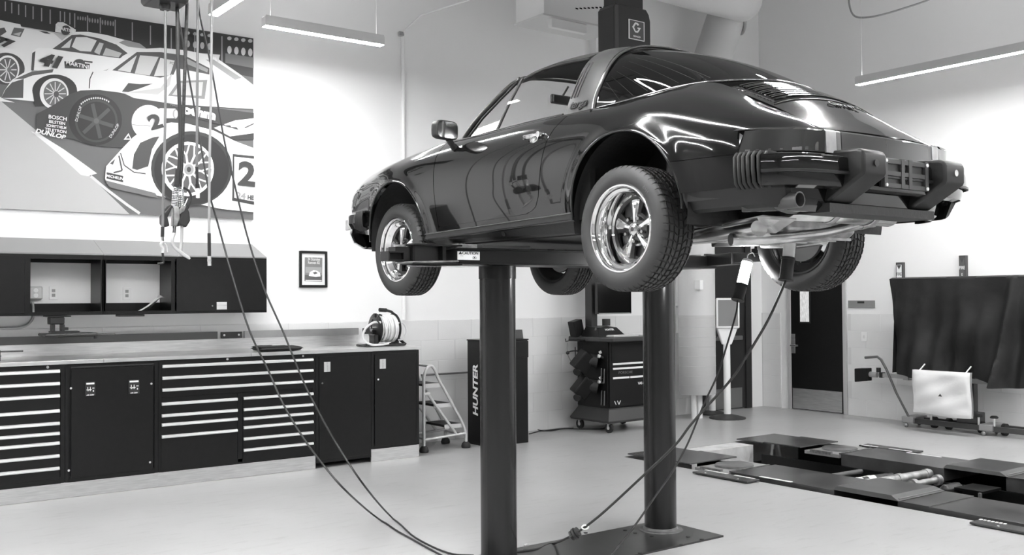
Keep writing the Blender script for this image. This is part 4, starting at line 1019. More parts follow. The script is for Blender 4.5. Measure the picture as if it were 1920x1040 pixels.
cyl_thing('hydraulic_cylinder', (7.55, 5.36, -.09), (8.25, 5.32, -.09), .034, gray('cyl_black', .02, .35), 'second hydraulic cylinder behind the first, white sleeve half hidden', 'lift part', wraps)
e = empty('jack_bracket', (7.95, 4.55, -.2), 'dark rounded jack bracket deep in the recess', 'lift part')
MB().bbox((0, 0, -.3), (.28, .10, .17), .05).build('bracket', gray('bracket_dark', .02, .3), e, smooth=40, bevel=.03); MB().box((.10, -.25, .13), (.40, -.0, .15)).build('bracket_shelf', BLACKM, e); MB().box((.02, -.27, .0), (.05, -.25, .15)).build('bracket_tab', WORN, e)
e = empty('drive_beam', (7.44, 3.15, -.04), 'oily light link plates across the recess at the right edge of the picture', 'lift part')
MB().box((0, 0, -.05), (.97, .09, .0)).build('beam', SIL, e); MB().box((0, .12, -.05), (.97, .16, -.02)).build('beam', SIL, e)
for k in range(5): MB().cyl((.1+k*.18, .05, 0), (.1+k*.18, .05, .03), .03, n=12).build('beam_boss', SIL, e, smooth=40)

# ------------------------------------------------------------------ workbench run along the left wall
CF, CT = 8.55, 1.075           # front plane of the cabinets, underside of the worktop
ux = lambda u, v=760: ony(u, v, CF).x
uz = lambda u, v: ony(u, v, CF).z
HND = gray('drawer_handle_alu', .82, .28, metal=.55)
def handle(par, x0, x1, z):
    mb = MB(); prof = [(0, .012), (-.010, .014), (-.022, .006), (-.024, -.004), (-.020, -.012), (-.004, -.010), (0, -.006)]
    vs = []
    for x in (x0, x1): vs += [(x, a, z+b) for a, b in prof]
    n = len(prof); mb.add(vs, [(k, (k+1) % n, n+(k+1) % n, n+k) for k in range(n)]+[tuple(range(n)), tuple(range(n, 2*n))])
    return mb.build('drawer_handle', HND, par)
def lock(par, x, z, y=-.006): MB().cyl((x, 0, z), (x, y, z), .011, n=16).build('lock', CHROME, par, smooth=40)
def unit(x0, x1, label, name='drawer_cabinet', toe=True, z0=.125):
    e = empty(name, (x0, CF, 0), label, 'cabinet'); w = x1-x0
    mb = MB(); mb.box((.001, .012, z0), (w-.001, W1-CF-.03, CT-.004)); mb.build('body', BLACKM, e)
    fr = MB()
    fr.box((.001, 0, z0), (.032, .012, CT-.004)); fr.box((w-.032, 0, z0), (w-.001, .012, CT-.004)); fr.box((.032, 0, CT-.045), (w-.032, .012, CT-.004)); fr.box((.032, 0, z0), (w-.032, .012, z0+.045))
    fr.build('face_frame', BLACKM, e, bevel=.002)
    if toe: MB().box((0, .008, .002), (w, .03, z0-.001)).build('toe_kick', STEEL, e)
    return e
def drawer(e, x0, x1, zt, zb, wid=None, off=0.0):
    d = MB().box((x0, -.004, zb+.003), (x1, .011, zt-.003)).build('drawer', BLACKM, e, bevel=.0015)
    handle(d, x0+.003, x1-.003, zt-.014); return d
def drawers(e, ox, ua, ub, us, vs, vbot):
    # us: image column where rows vs were read; the handle of each drawer sits at its top
    x0, x1 = ux(ua)-ox, ux(ub)-ox; zs = [uz(us, v)+.014 for v in vs]; zb = uz(us, vbot)
    for k, z in enumerate(zs): drawer(e, x0, x1, z, zs[k+1] if k+1 < len(zs) else zb)
xs = [1.00, ux(122), ux(297), ux(592), ux(696), ux(786)]
u1 = unit(xs[0], xs[1], 'black cabinet of nine wide drawers at the left edge of the picture')
drawers(u1, xs[0], -95, 112, 112, [695.4, 718.5, 741.5, 769.8, 793, 811.7, 830, 853.8, 877], 898)
lock(u1, ux(89)-xs[0], uz(89, 688))
u2 = unit(xs[1], xs[2], 'black cabinet with one plain screwed panel and two small control labels', 'panel_cabinet')
w = xs[2]-xs[1]
dp = MB().box((.045, -.004, uz(125, 897)), (w-.045, .010, uz(131, 691))).build('panel', BLACKM, u2, bevel=.002)
MB().box((.04, -.012, uz(131, 691)+.004), (w-.04, .0, uz(131, 691)+.016)).build('panel_rail', BLACKP, u2)
for (u, v) in ((132.6, 727.4), (283.4, 719), (129, 881.5), (281, 866)): MB().cyl((ux(u)-xs[1], -.004, uz(u, v)), (ux(u)-xs[1], -.008, uz(u, v)), .009, n=12).build('panel_screw', ALU, dp)
for (u0, u_1, v0, v1) in ((159, 178, 716, 742.5), (240, 261, 712, 738.5)):
    a0 = ux(u0)-xs[1]; a1 = ux(u_1)-xs[1]; z1, z0 = uz(u0, v0), uz(u0, v1)
    cc = MB().box((a0, -.012, z0), (a1, -.0045, z1)).build('control_plate', BLACKP, dp, bevel=.001); cc['label'] = 'small black control label with white print'
    cx, h = (a0+a1)/2, z1-z0
    def wp(x, z, ww, hh): MB().box((cx+x*(a1-a0)-ww*(a1-a0)/2, -.0135, z0+(z-hh/2)*h), (cx+x*(a1-a0)+ww*(a1-a0)/2, -.0121, z0+(z+hh/2)*h)).build('label_print', WHITEP, cc)
    wp(0, .88, .8, .12); wp(-.12, .45, .5, .07); wp(-.25, .5, .06, .3); wp(.0, .5, .06, .3); wp(-.22, .42, .12, .12); wp(.3, .55, .2, .06); wp(.3, .35, .1, .12)
    text_mesh('label_print', 'AIR·230V', h*.13, WHITEP, frame_m((cx-.0, -.0122, z0+.07*h), (1, 0, 0), (0, 0, 1)), cc, depth=.0003, bold=.0003)
u3 = unit(xs[2], xs[3], 'widest black cabinet, three full-width drawers above two stacks of drawers')
ox = xs[2]
drawers(u3, ox, 303, 587, 587, [673.8, 693.9, 714.2], 727)
drawers(u3, ox, 302, 445, 445, [747.7, 768.6, 785, 806.2], 869)
drawers(u3, ox, 455.5, 587, 587, [737.6, 758, 774.2, 790, 810.4, 830.5], 853)
MB().box((ux(445)-ox+.005, 0, .14), (ux(455.5)-ox-.005, .012, uz(587, 728))).build('mullion', BLACKM, u3)
for (u, v) in ((426, 673), (568, 667)): lock(u3, ux(u)-ox, uz(u, v))
def door_unit(x0, x1, ua, ub, vt, vb, hu, hv, lu, label, toe, z0=.125, name='door_cabinet'):
    e = unit(x0, x1, label, name, toe, z0); a, b = ux(ua)-x0, ux(ub)-x0
    d = MB().box((a, -.006, max(z0+.02, uz(ua, vb))), (b, .011, uz(ua, vt))).build('door', BLACKM, e, bevel=.002)
    h0, h1 = ux(hu[0])-x0, ux(hu[1])-x0; zt, zb = uz(hu[0], hv[0]), uz(hu[0], hv[1])
    p = MB().box((h0, -.009, zb), (h1, -.0062, zt)).build('pull', ALU, d, bevel=.001); p['label'] = 'small bright recessed pull'
    MB().box((h0+(h1-h0)*.42, -.014, zb+.004), (h0+(h1-h0)*.60, -.0092, zt-.004)).build('pull_lip', STEEL, p) if False else MB().box((h0+(h1-h0)*.45, -.013, zb+.004), (h0+(h1-h0)*.62, -.0092, zt-.004)).build('pull_grip', STEEL, d)
    MB().cyl((ux(lu[0])-x0, -.006, uz(*lu)), (ux(lu[0])-x0, -.011, uz(*lu)), .010, n=14).build('lock', CHROME, d, smooth=40)
    return e
door_unit(xs[3], xs[4], 598, 690, 669, 862, (607, 619), (678.5, 697), (603.6, 718), 'narrow black door cabinet without a steel plinth, next to the drawers', False, .05)
door_unit(xs[4], xs[5], 702.5, 780, 664, 837, (711.5, 723), (673, 691), (708.5, 711), 'black door cabinet at the right end of the workbench', True)
# castor feet under the cabinet without plinth
# worktop with steel upstand
wt = empty('worktop', (1.0, CF, CT), 'long stainless steel worktop over the black cabinets', 'worktop')
L = xs[5]+.012-1.0
MB().box((0, -.02, 0), (L, W1-CF-.012, .032)).build('top', STEEL, wt, bevel=.003)
bs = MB().box((0, W1-CF-.045, .033), (ux(740)-1.0, W1-CF-.030, .135)).build('upstand', STEEL, wt)
xq = ony(455, 640, 9.3).x; 
MB().box((0, W1-CF-.06, .136), (xq-1.0-.25, W1-CF-.03, .205)).build('cable_rail', gray('rail_dark', .06, .35), wt)
MB().box((xq-1.0+.02, W1-CF-.06, .136), (ux(740)-1.0, W1-CF-.03, .205)).build('cable_rail', gray('rail_steel', .35, .35, metal=.8, noise=.1, nscale=5), wt)
for (u0, u_1) in ((414, 453), (680, 700)):
    a, b = ony(u0, 640, 9.29).x-1.0, ony(u_1, 640, 9.29).x-1.0
    s = MB().box((a, W1-CF-.075, .140), (b, W1-CF-.061, .200)).build('socket_strip', BLACKP, wt)
    for t in (.15, .85): MB().cyl((a+(b-a)*t, W1-CF-.075, .17), (a+(b-a)*t, W1-CF-.079, .17), .010, n=10).build('socket_screw', ALU, s)
for u in (193, 469):
    x = ux(u, 670)-1.0; MB().box((x, -.0212, .002), (x+.003, -.0201, .030)).build('edge_joint', gray('joint_dark', .1, .5), wt)
text_mesh('edge_text', 'Shirts', .022, gray('print_grey', .2, .5), frame_m((ux(511, 660)-1.0, -.0203, .016), (1, 0, 0), (0, 0, 1)), wt, depth=.0003) if False else None

# ------------------------------------------------------------------ wall cabinets
UF, UB, UT, UW = 8.985, 1.462, 1.989, 2.13
vx = lambda u, v=540: ony(u, v, UF).x
TOPM = gray('cabinet_top_grey', .22, .4)
def wall_unit(x0, x1, label, bays, doors):
    e = empty('wall_cabinet', (x0, UF, UB), label, 'cabinet'); w = x1-x0; D = W1-UF-.004; H = UT-UB
    t = .012
    top = MB().add([(0, 0, H), (w, 0, H), (w, D, UW-UB), (0, D, UW-UB), (0, 0, H-t), (w, 0, H-t), (w, D, UW-UB-t), (0, D, UW-UB-t)], [(0, 1, 2, 3), (7, 6, 5, 4), (0, 4, 5, 1), (1, 5, 6, 2), (2, 6, 7, 3), (3, 7, 4, 0)])
    top.build('sloping_top', TOPM, e)
    for xx in (0, w-t): MB().prism([(0, 0), (D, 0), (D, UW-UB-t-.001), (0, H-t-.001)], (0, t), Matrix(((0, 0, 1, xx), (1, 0, 0, 0), (0, 1, 0, 0), (0, 0, 0, 1)))).build('side_panel', BLACKM, e)
    MB().box((t, 0, 0), (w-t, D, .014)).build('bottom_panel', BLACKM, e)
    fr = MB(); fr.box((t, 0, H-.05), (w-t, .012, H-t-.001)); fr.box((t, 0, .0141), (w-t, .012, .03)); fr.build('face_frame', BLACKM, e)
    for (ua, ub) in bays:      # upright posts between bays, image columns
        a, b = vx(ua)-x0, vx(ub)-x0; MB().box((a, 0, .03), (b, .018, H-.05)).build('post', BLACKM, e); MB().box(((a+b)/2-.006, .018, .015), ((a+b)/2+.006, D, H-.02)).build('divider', BLACKM, e)
    rb_ = MB().box((t, D-.012, .0141), (w-t, D-.002, .10)); rb_.box((t, D-.012, H-.07), (w-t, D-.002, H+.03)); rb_.build('back_rail', BLACKM, e)
    for (ua, ub, hasp) in doors:
        a, b = vx(ua)-x0, vx(ub)-x0
        d = MB().box((a, -.016, .022), (b, -.002, H-.032)).build('door', BLACKM, e, bevel=.002)
        if hasp:
            h0, h1 = vx(405)-x0, vx(424)-x0; z1, z0 = ony(405, 566, UF).z-UB, ony(405, 580, UF).z-UB
            p = MB().box((h0, -.019, z0), (h1, -.0162, z1)).build('pull', ALU, d); MB().box((h0+.003, -.024, z0+(z1-z0)*.5), (h1-.003, -.0192, z0+(z1-z0)*.64)).build('pull_grip', STEEL, d)
            MB().cyl((vx(397)-x0, -.016, (z0+z1)/2), (vx(397)-x0, -.021, (z0+z1)/2), .008, n=12).build('lock', CHROME, d)
    return e
xm = vx(194.5)
wall_unit(.95, xm, 'black wall cabinet with sloping top at the left picture edge, one open bay', [(47, 57), (189, 194)], [(-60, 46, False)])
wall_unit(xm+.002, vx(500), 'black wall cabinet with papers in its open bay and a closed right door', [(195, 199), (321, 328)], [(330, 497.5, True)])
mb = MB().box((vx(226)-.0, UF+.01, UB-.02), (vx(272), UF+.16, UB-.001)); tag(mb.build('cabinet_light', BLACKP, bevel=.003), 'thin black lamp housing under the open bay of the wall cabinet', 'lamp')
# papers in the open bay
def paper(pts, name, label, cat, z):
    pass
e = empty('catalogue', (vx(285), UF+.10, UB+.018), 'curled white catalogue standing in the open bay of the wall cabinet', 'catalogue')
for k in range(5):
    c = [Vector((-.11+.0*k, -.02*k, 0)), Vector((-.01, -.02*k, .02+.01*k)), Vector((.07, -.018*k, .09+.008*k)), Vector((.11+.006*k, -.015*k, .150-.006*k))]
    P_ = catmull(c, 4); mb = MB(); vs = []
    for p in P_: vs += [p, p+Vector((.02, .15, .0))]
    mb.add(vs, [(2*i, 2*i+1, 2*i+3, 2*i+2) for i in range(len(P_)-1)]); mb.build('page', gray('paper', .62, .6), e, smooth=60)
tag(MB().box((vx(250), UF+.03, UB+.0145), (vx(272), UF+.17, UB+.022)).build('leaflet', gray('leaflet', .5, .5), bevel=.001), 'flat grey leaflet lying beside the curled catalogue', 'leaflet')
# keyboard tray hanging under the wall cabinet
e = empty('keyboard_tray', (vx(112), UF+.02, UB-.002), 'black swing-out keyboard tray hanging under the wall cabinets', 'keyboard tray')
MB().box((-.085, 0, -.012), (.095, .2, -.001)).build('mount_plate', BLACKP, e)
MB().bbox((-.07, .0, -.075), (.045, .12, -.012), .01).build('swivel', BLACKP, e, bevel=.003)
MB().box((-.055, -.02, -.13), (-.035, .08, -.075)).build('arm', BLACKP, e); MB().box((.02, -.02, -.13), (.04, .08, -.075)).build('arm', BLACKP, e); MB().box((.04, -.02, -.125), (.07, .06, -.10)).build('tilt_knob', BLACKP, e)
MB().box((-.07, -.06, -.142), (.15, .06, -.131)).build('bracket', BLACKP, e)
MB().bbox((-.17, -.30, -.166), (.24, -.02, -.143), .02).build('tray', BLACKP, e, bevel=.006)
MB().bbox((.20, -.22, -.17), (.40, -.10, -.155), .02).build('mouse_tray', BLACKP, e, bevel=.004)
MB().box((-.05, -.2, -.178), (.23, -.18, -.169)).build('rail', BLACKP, e); MB().cyl((.245, -.2, -.195), (.245, -.2, -.170), .018, n=12).build('tray_knob', BLACKP, e)
# sockets and conduit on the wall
def outlet(u, v, label):
    p = ony(u, v, W1); e = empty('wall_outlet', (p.x, W1-.001, p.z), label, 'outlet')
    MB().bbox((-.036, -.007, -.058), (.036, 0, .058), .006).build('cover_plate', WHITEP, e)
    for z in (.02, -.02):
        s = MB().bbox((-.014, -.010, z-.013), (.014, -.0072, z+.013), .006).build('socket', gray('outlet_grey', .35, .4), e)
outlet(100, 549, 'white wall outlet seen through the left open bay'); outlet(237.5, 550, 'white wall outlet seen through the right open bay')
e = empty('junction_box', (ony(65, 549, W1).x, W1-.05, ony(65, 549, W1).z), 'white surface socket box on a conduit at the left edge of the open bay', 'socket box')
MB().bbox((-.055, 0, -.055), (.055, .049, .055), .012).build('box', gray('galv_box', .6, .35, metal=.3), e)
for z in (.022, -.022): MB().cyl((0, -.003, z), (0, -.0005, z), .019, n=18).build('socket', WHITEP, e)
pts = [ony(u, v, W1-.02) for u, v in ((61, 565), (62, 580), (61, 596), (52, 608), (38, 614), (20, 615.5), (-30, 616))]
tag(MB().tube(catmull(pts, 5), .012, 10).build('conduit', gray('conduit_grey', .45, .35, metal=.5), smooth=60), 'bent grey conduit running left from the socket box', 'conduit')
# rail / clamp at the far left of the worktop
e = empty('bench_clamp', (ux(0, 660), CF+.25, CT+.033), 'dark steel sash clamp lying on the worktop at the left edge', 'clamp')
MB().box((-.3, 0, .03), (.05, .02, .045)).build('bar', gray('clamp_steel', .2, .4, metal=.8), e); MB().box((.02, -.03, 0), (.04, .05, .085)).build('jaw', BLACKP, e); MB().cyl((-.25, .01, .02), (.02, .01, .02), .009, n=10).build('screw', STEEL, e); MB().cyl((-.3, .03, .075), (.22, .06, .07), .006, n=8).build('lever', BLACKP, e)
MB().box((-.28, -.03, 0), (-.26, .05, .06)).build('jaw', BLACKP, e)
# folded black jacket
e = empty('folded_jacket', (ux(533, 655), CF+.16, CT+.033), 'folded black jacket with a white emblem lying on the worktop', 'jacket')
def slab(cx, w, d, z0, h, seed):
    rs = random.Random(seed); mb = MB(); nx, ny = 22, 8; vs = []
    for s_ in (0, 1):
        for i in range(nx+1):
            for j in range(ny+1):
                u, v = i/nx*2-1, j/ny*2-1; ed = max(0, 1-abs(u)**8)*max(0, 1-abs(v)**4)
                z = z0+h*.5+(1 if s_ else -1)*h*.5*ed**.4+(rs.random()-.5)*.004*s_
                vs.append((cx+u*w/2, v*d/2, z))
    n = (nx+1)*(ny+1); fs = []
    for s_ in (0, 1):
        for i in range(nx):
            for j in range(ny):
                a = s_*n+i*(ny+1)+j; f = (a, a+1, a+ny+2, a+ny+1); fs.append(f if not s_ else f[::-1])
    return mb.add(vs, fs)
CL = gray('black_cloth', .015, .85, bump=.3, bscale=30)
slab(0, .42, .26, 0, .045, 3).build('jacket_body', CL, e, smooth=60); slab(-.06, .30, .22, .030, .022, 5).build('sleeve', CL, e, smooth=60)
MB().add([(-.08, -.06, .0535), (.08, -.05, .0535), (.07, .03, .0545), (-.02, .05, .0545)], [(0, 1, 2, 3)]).build('emblem', gray('emblem_white', .5, .6), e)
# hose reel on the worktop
p0 = ony(718, 648, CF+.28); ex0 = p0.x
hr = empty('hose_reel', (ex0, CF+.28, CT+.033), 'hand-carried reel with a white air hose at the right end of the worktop', 'hose reel')
HB = gray('reel_black', .012, .3)
mb = MB(); mb.tube([(-.24, -.10, .012), (-.24, .10, .012)], .011, 8); mb.tube([(-.24, -.10, .012), (.20, -.10, .012)], .011, 8); mb.tube([(-.24, .10, .012), (.20, .10, .012)], .011, 8); mb.tube([(.20, -.10, .012), (.20, .10, .012)], .011, 8)
mb.build('base_frame', HB, hr, smooth=60)
ZC = .175
for x in (-.085, .125):
    mb = MB(); mb.lathe([(.03, x-.006), (.150, x-.004), (.156, x), (.150, x+.006), (.03, x+.006)], (0, 0, ZC), 'X', 36); mb.build('flange', HB, hr, smooth=35)
MB().lathe([(.055, -.08), (.055, .12)], (0, 0, ZC), 'X', 24).build('drum', HB, hr, smooth=60)
HOSEW = gray('white_hose', .72, .35)
pts = []
for k in range(0, 10*24): t = 2*PI*k/24; r = .112+.010*math.sin(t*.53); pts.append((-.072+.185*k/240, r*math.cos(t), ZC+r*math.sin(t)))
MB().tube(pts, .0115, 8).build('hose', HOSEW, hr, smooth=60)
pts = []
for k in range(0, 7*24): t = 2*PI*k/24+.7; r = .130; pts.append((-.065+.17*abs(math.sin(k/24*.45)), r*math.cos(t), ZC+r*math.sin(t)))
MB().tube(pts, .0105, 8).build('hose', HOSEW, hr, smooth=60)
MB().tube(catmull([(-.07, -.12, .24), (-.17, -.11, .24), (-.26, -.10, .17), (-.27, -.10, .08), (-.20, -.11, .025), (-.08, -.12, .02), (0, -.12, .03)], 6), .011, 8).build('hose', HOSEW, hr, smooth=60)
MB().tube(catmull([(.08, -.125, .22), (.15, -.11, .235), (.20, -.10, .20), (.215, -.10, .13), (.17, -.10, .07), (.12, -.10, .06)], 6), .009, 8).build('hose', HOSEW, hr, smooth=60)
MB().tube(catmull([(-.11, -.13, .23), (-.13, -.12, .27), (-.10, -.10, .315), (-.06, -.08, .31)], 5), .009, 8).build('guide_handle', HB, hr, smooth=60)
MB().tube(catmull([(.17, 0, .02), (.175, 0, .15), (.165, 0, .26), (.11, 0, .335), (.04, 0, .36)], 6), .014, 10).build('carry_handle', HB, hr, smooth=60)
MB().tube([(.04, 0, .36), (-.04, 0, .365)], .02, 10).build('grip', BLACKR, hr, smooth=60)
mb = MB().bbox((-.15, -.10, .0), (-.10, .02, .12), .01); mb.box((-.13, -.02, .1), (-.09, .02, .2)); mb.build('side_bracket', HB, hr)
mb = MB().box((-.10, -.015, .29), (-.075, .015, .33)); mb.build('top_bracket', HB, hr)
mb = MB().cyl((-.09, 0, ZC), (-.135, 0, ZC), .028, n=16); mb.build('swivel', CHROME, hr, smooth=40)
MB().tube([(-.13, 0, ZC), (-.15, -.03, ZC+.03), (-.15, -.06, ZC+.10)], .007, 8).build('crank', HB, hr, smooth=60)
MB().tube([(.128, -.10, .01), (.10, -.02, .10), (.13, .0, ZC)], .012, 8).build('side_bracket', HB, hr, smooth=60); MB().tube([(.22, -.08, .01), (.15, 0, .09)], .014, 8).build('side_bracket', HB, hr, smooth=60)
# ------------------------------------------------------------------ racing mural on the left wall (flat print)
PY_ = W1-.03
mural = empty('mural', (1.4, W1, 2.36), 'large black and white mural of parked racing cars on the left wall', 'mural')
def pw(u, v): return ony(u, v, PY_)
cor = [pw(-75, -14), pw(475, 72), pw(472.5, 410.5), pw(-75, 389)]
X0, X1_ = cor[0].x, cor[1].x; ZT, ZB = 4.165, 2.372
MB().box((X0-1.4, PY_-W1, ZB-2.36), (X1_-1.4, -.002, ZT-2.36)).build('canvas', gray('mural_paper', .50, .5), mural)
PRN = {}
class Print:
    def __init__(s, T, base): s.v = []; s.f = []; s.m = []; s.mats = []; s.d = base; s.T = T
    def poly(s, g, pts, step=.00012):
        k = round(g, 2)
        if k not in s.mats: s.mats.append(k)
        s.d += step; b = len(s.v)
        for u, v in pts: s.v.append(s.T(u, v, s.d))
        s.f.append(tuple(range(b, b+len(pts)))); s.m.append(s.mats.index(k))
    def ell(s, g, cx, cy, rx, ry, n=36, a0=0, a1=360, rot=0):
        r = math.radians(rot); P = []
        for i in range(n):
            t = math.radians(a0+(a1-a0)*i/(n if a1-a0 == 360 else n-1)); x, y = rx*math.cos(t), ry*math.sin(t)
            P.append((cx+x*math.cos(r)-y*math.sin(r), cy+x*math.sin(r)+y*math.cos(r)))
        s.poly(g, P)
    def line(s, g, pts, w):
        P = [Vector(p) for p in pts]
        for a, b in zip(P, P[1:]):
            d = (b-a).normalized(); n = Vector((-d.y, d.x))*w/2; s.poly(g, [a+n, b+n, b-n, a-n], .00001)
        s.d += .00004
    def build(s, name, par):
        me = bpy.data.meshes.new(name); me.from_pydata(s.v, [], s.f); me.update()
        for k in s.mats: me.materials.append(gray('print_%02d' % int(k*100), k, .5))
        me.polygons.foreach_set('material_index', s.m)
        o = bpy.data.objects.new(name, me); COL.objects.link(o); o.parent = par; return o
def Tm(u, v, d):
    p = pw(u, v); return (min(max(p.x, X0), X1_)-1.4, PY_-W1-.0005-d, min(max(p.z, ZB), ZT)-2.36)
P = Print(Tm, 0)
P.poly(.13, [(-75, 60), (475, 130), (475, 415), (-75, 395)])                      # asphalt
P.poly(.46, [(-75, 150), (0, 188), (60, 238), (150, 312), (243, 402), (-75, 393)])   # concrete apron
P.poly(.70, [(-20, 170), (8, 186), (28, 192), (0, 190)]); P.poly(.72, [(58, 246), (72, 250), (120, 280), (182, 325), (165, 330), (152, 328), (100, 280)])
P.line(.6, [(170, 330), (200, 355), (240, 385), (262, 400)], 5)
P.poly(.03, [(-75, -14), (475, 72), (475, 145), (300, 110), (200, 75), (100, 60), (-75, 30)])      # pit building
P.poly(.20, [(-75, 60), (0, 50), (17, 52), (100, 68), (150, 110), (475, 150), (475, 120), (300, 95), (120, 50), (-75, 20)]) if False else None
for u, t, b in ((10, 3, 21), (22, 5, 25), (35, 8, 28), (48, 10, 32), (62, 12, 36), (78, 15, 40), (94, 18, 45), (113, 21, 40), (121, 22, 42), (131, 24, 46), (140, 25, 52), (164, 29, 58), (188, 33, 62), (216, 37, 68), (248, 42, 76), (282, 48, 84), (321, 53, 92), (365, 60, 106), (416, 68, 125)):
    P.line(.30, [(u, t), (u, b)], 2.2)
for r, (dy, g) in enumerate(((0, .50), (24, .62))):
    for k in range(4): P.ell(g, 430+k*13, 72+dy*.9+k*1.6, 4.2, 7.5 if r else 3.5, 12)
    for k in range(4): P.ell(g*.8, 352+k*13.5, 62+dy*.85+k*1.6, 4, 6.5 if r else 3, 12)
for k in range(5): P.ell(.3, 146+k*4.6, 34+k*.5, 1.4, 4, 8); P.ell(.3, 168+k*5, 38+k*.6, 1.5, 4.5, 8); P.ell(.28, 192+k*5, 42+k*.7, 1.6, 5, 8)
P.poly(.16, [(422, 100), (475, 108), (475, 128), (422, 118)])
# far left white car
P.poly(.72, [(-75, 40), (0, 38), (38, 46), (40, 52), (100, 62), (120, 80), (100, 92), (62, 98), (60, 132), (46, 140), (-75, 130)])
P.poly(.12, [(20, 66), (26, 52), (46, 54), (38, 70)]); P.poly(.45, [(24, 64), (40, 60), (36, 68)]); P.poly(.08, [(-10, 55), (8, 52), (12, 60), (0, 68), (-10, 68)]); P.poly(.05, [(72, 58), (88, 60), (95, 64), (84, 63)])
P.ell(.05, 10, 129, 36, 30); P.ell(.75, 14, 130, 22, 26); P.ell(.10, 14, 131, 19, 23); 
for k in range(10): a = k*PI/5; P.line(.6, [(14, 131), (14+17*math.cos(a), 131+21*math.sin(a))], 2)
P.ell(.15, 17, 131, 4, 5)
P.poly(.75, [(103, 60), (104, 46), (108, 42), (118, 42), (142, 56), (140, 66)]); P.ell(.06, 123, 57, 9, 9)
# number 41 coupe
P.poly(.78, [(58, 132), (60, 96), (72, 90), (100, 91), (125, 68), (140, 60), (165, 60), (200, 66), (236, 76), (275, 92), (262, 100), (225, 115), (200, 131), (160, 136), (100, 130)])
P.poly(.07, [(98, 92), (134, 66), (150, 65), (185, 72), (218, 84), (240, 101), (226, 110), (182, 104), (130, 97)]); P.poly(.62, [(114, 90), (135, 72), (130, 90)]); P.poly(.66, [(134, 88), (142, 70), (162, 70), (181, 76), (170, 97), (150, 96)]); P.poly(.5, [(176, 98), (186, 80), (194, 82), (186, 103)]); P.poly(.45, [(192, 104), (198, 90), (228, 100), (222, 108)])
P.poly(.3, [(222, 80), (235, 75), (262, 82), (275, 92), (240, 88)])
P.poly(.06, [(58, 132), (60, 100), (66, 96), (63, 132)])
P.ell(.06, 148, 119, 11, 8, a0=180, a1=360); P.poly(.06, [(120, 115), (168, 120), (167, 130), (121, 128)]); P.line(.05, [(157, 115), (173, 117)], 3)
# middle white coupe
P.poly(.76, [(2, 184), (8, 170), (22, 150), (45, 136), (90, 128), (160, 132), (200, 132), (230, 105), (252, 93), (300, 90), (345, 94), (400, 105), (450, 140), (475, 160), (475, 196), (360, 196), (150, 196), (60, 190)])
P.poly(.08, [(2, 184), (10, 168), (22, 155), (44, 148), (43, 184)]); P.poly(.10, [(26, 149), (60, 134), (100, 130), (98, 136), (60, 142), (44, 148)])
P.poly(.07, [(210, 132), (256, 98), (300, 98), (345, 104), (392, 128), (392, 140), (330, 128), (325, 140), (300, 146)]); P.poly(.62, [(220, 132), (256, 104), (244, 136)]); P.poly(.55, [(252, 138), (262, 104), (297, 107), (280, 142)]); P.poly(.6, [(288, 143), (300, 109), (327, 114), (318, 142)]); P.poly(.3, [(344, 118), (350, 110), (390, 130), (388, 136)])
P.poly(.35, [(385, 112), (400, 112), (452, 146), (440, 150)]); P.poly(.65, [(375, 100), (412, 103), (408, 118), (404, 108)])
P.poly(.04, [(228, 172), (240, 156), (262, 158), (286, 157), (262, 166), (240, 173)]); P.line(.05, [(167, 166), (168, 148), (174, 135)], 2)
P.poly(.5, [(215, 173), (230, 175), (300, 165), (322, 138), (318, 160), (295, 178), (240, 180)])
P.ell(.02, 102, 170, 42, 30); P.poly(.02, [(60, 170), (144, 170), (150, 196), (65, 200)]); P.ell(.72, 101, 176, 27, 29); P.ell(.12, 103, 176, 22, 24)
for k in range(12): a = k*PI/6; P.line(.6, [(103, 176), (103+20*math.cos(a), 176+22*math.sin(a))], 1.8)
P.ell(.06, 105, 177, 5, 6); P.ell(.3, 430, 176, 9, 7); P.ell(.75, 430, 175, 5, 4)
# dark prototype
P.poly(.045, [(67, 246), (68, 214), (100, 197), (130, 177), (150, 170), (185, 169), (225, 174), (260, 184), (300, 190), (475, 212), (475, 262), (300, 262), (240, 270), (230, 277), (190, 275), (118, 257)])
P.poly(.62, [(225, 172), (300, 178), (475, 192), (475, 205), (330, 196), (250, 184)])
P.poly(.74, [(305, 190), (330, 148), (345, 140), (390, 140), (475, 170), (475, 195), (380, 192)]); P.poly(.22, [(314, 180), (334, 152), (388, 150), (383, 186)]); P.poly(.5, [(322, 178), (338, 156), (380, 154), (377, 180)])
P.ell(.012, 178, 225, 50, 48); P.ell(.035, 180, 227, 40, 40); P.ell(.010, 180, 227, 36, 36)
for k in range(6): a = k*PI/3+.3; P.line(.06, [(180, 227), (180+33*math.cos(a), 227+33*math.sin(a))], 7)
P.ell(.10, 180, 227, 5, 5)
P.ell(.70, 277, 229, 31, 32); P.line(.2, [(247, 234), (300, 238)], 1)
P.poly(.7, [(272, 218), (285, 210), (300, 203), (328, 204), (332, 214), (325, 222), (300, 222)]); P.ell(.3, 328, 214, 5, 9); P.ell(.6, 329, 214, 3.5, 7)
for k in range(14): a = -2.3+k*.1; P.ell(.6, 180+43*math.cos(a*1-0.0)*.98, 227+43*math.sin(a), 1.6, 2, 6)
P.poly(.75, [(231, 262), (240, 250), (246, 262)]); P.poly(.05, [(235, 260), (240, 254), (243, 260)])
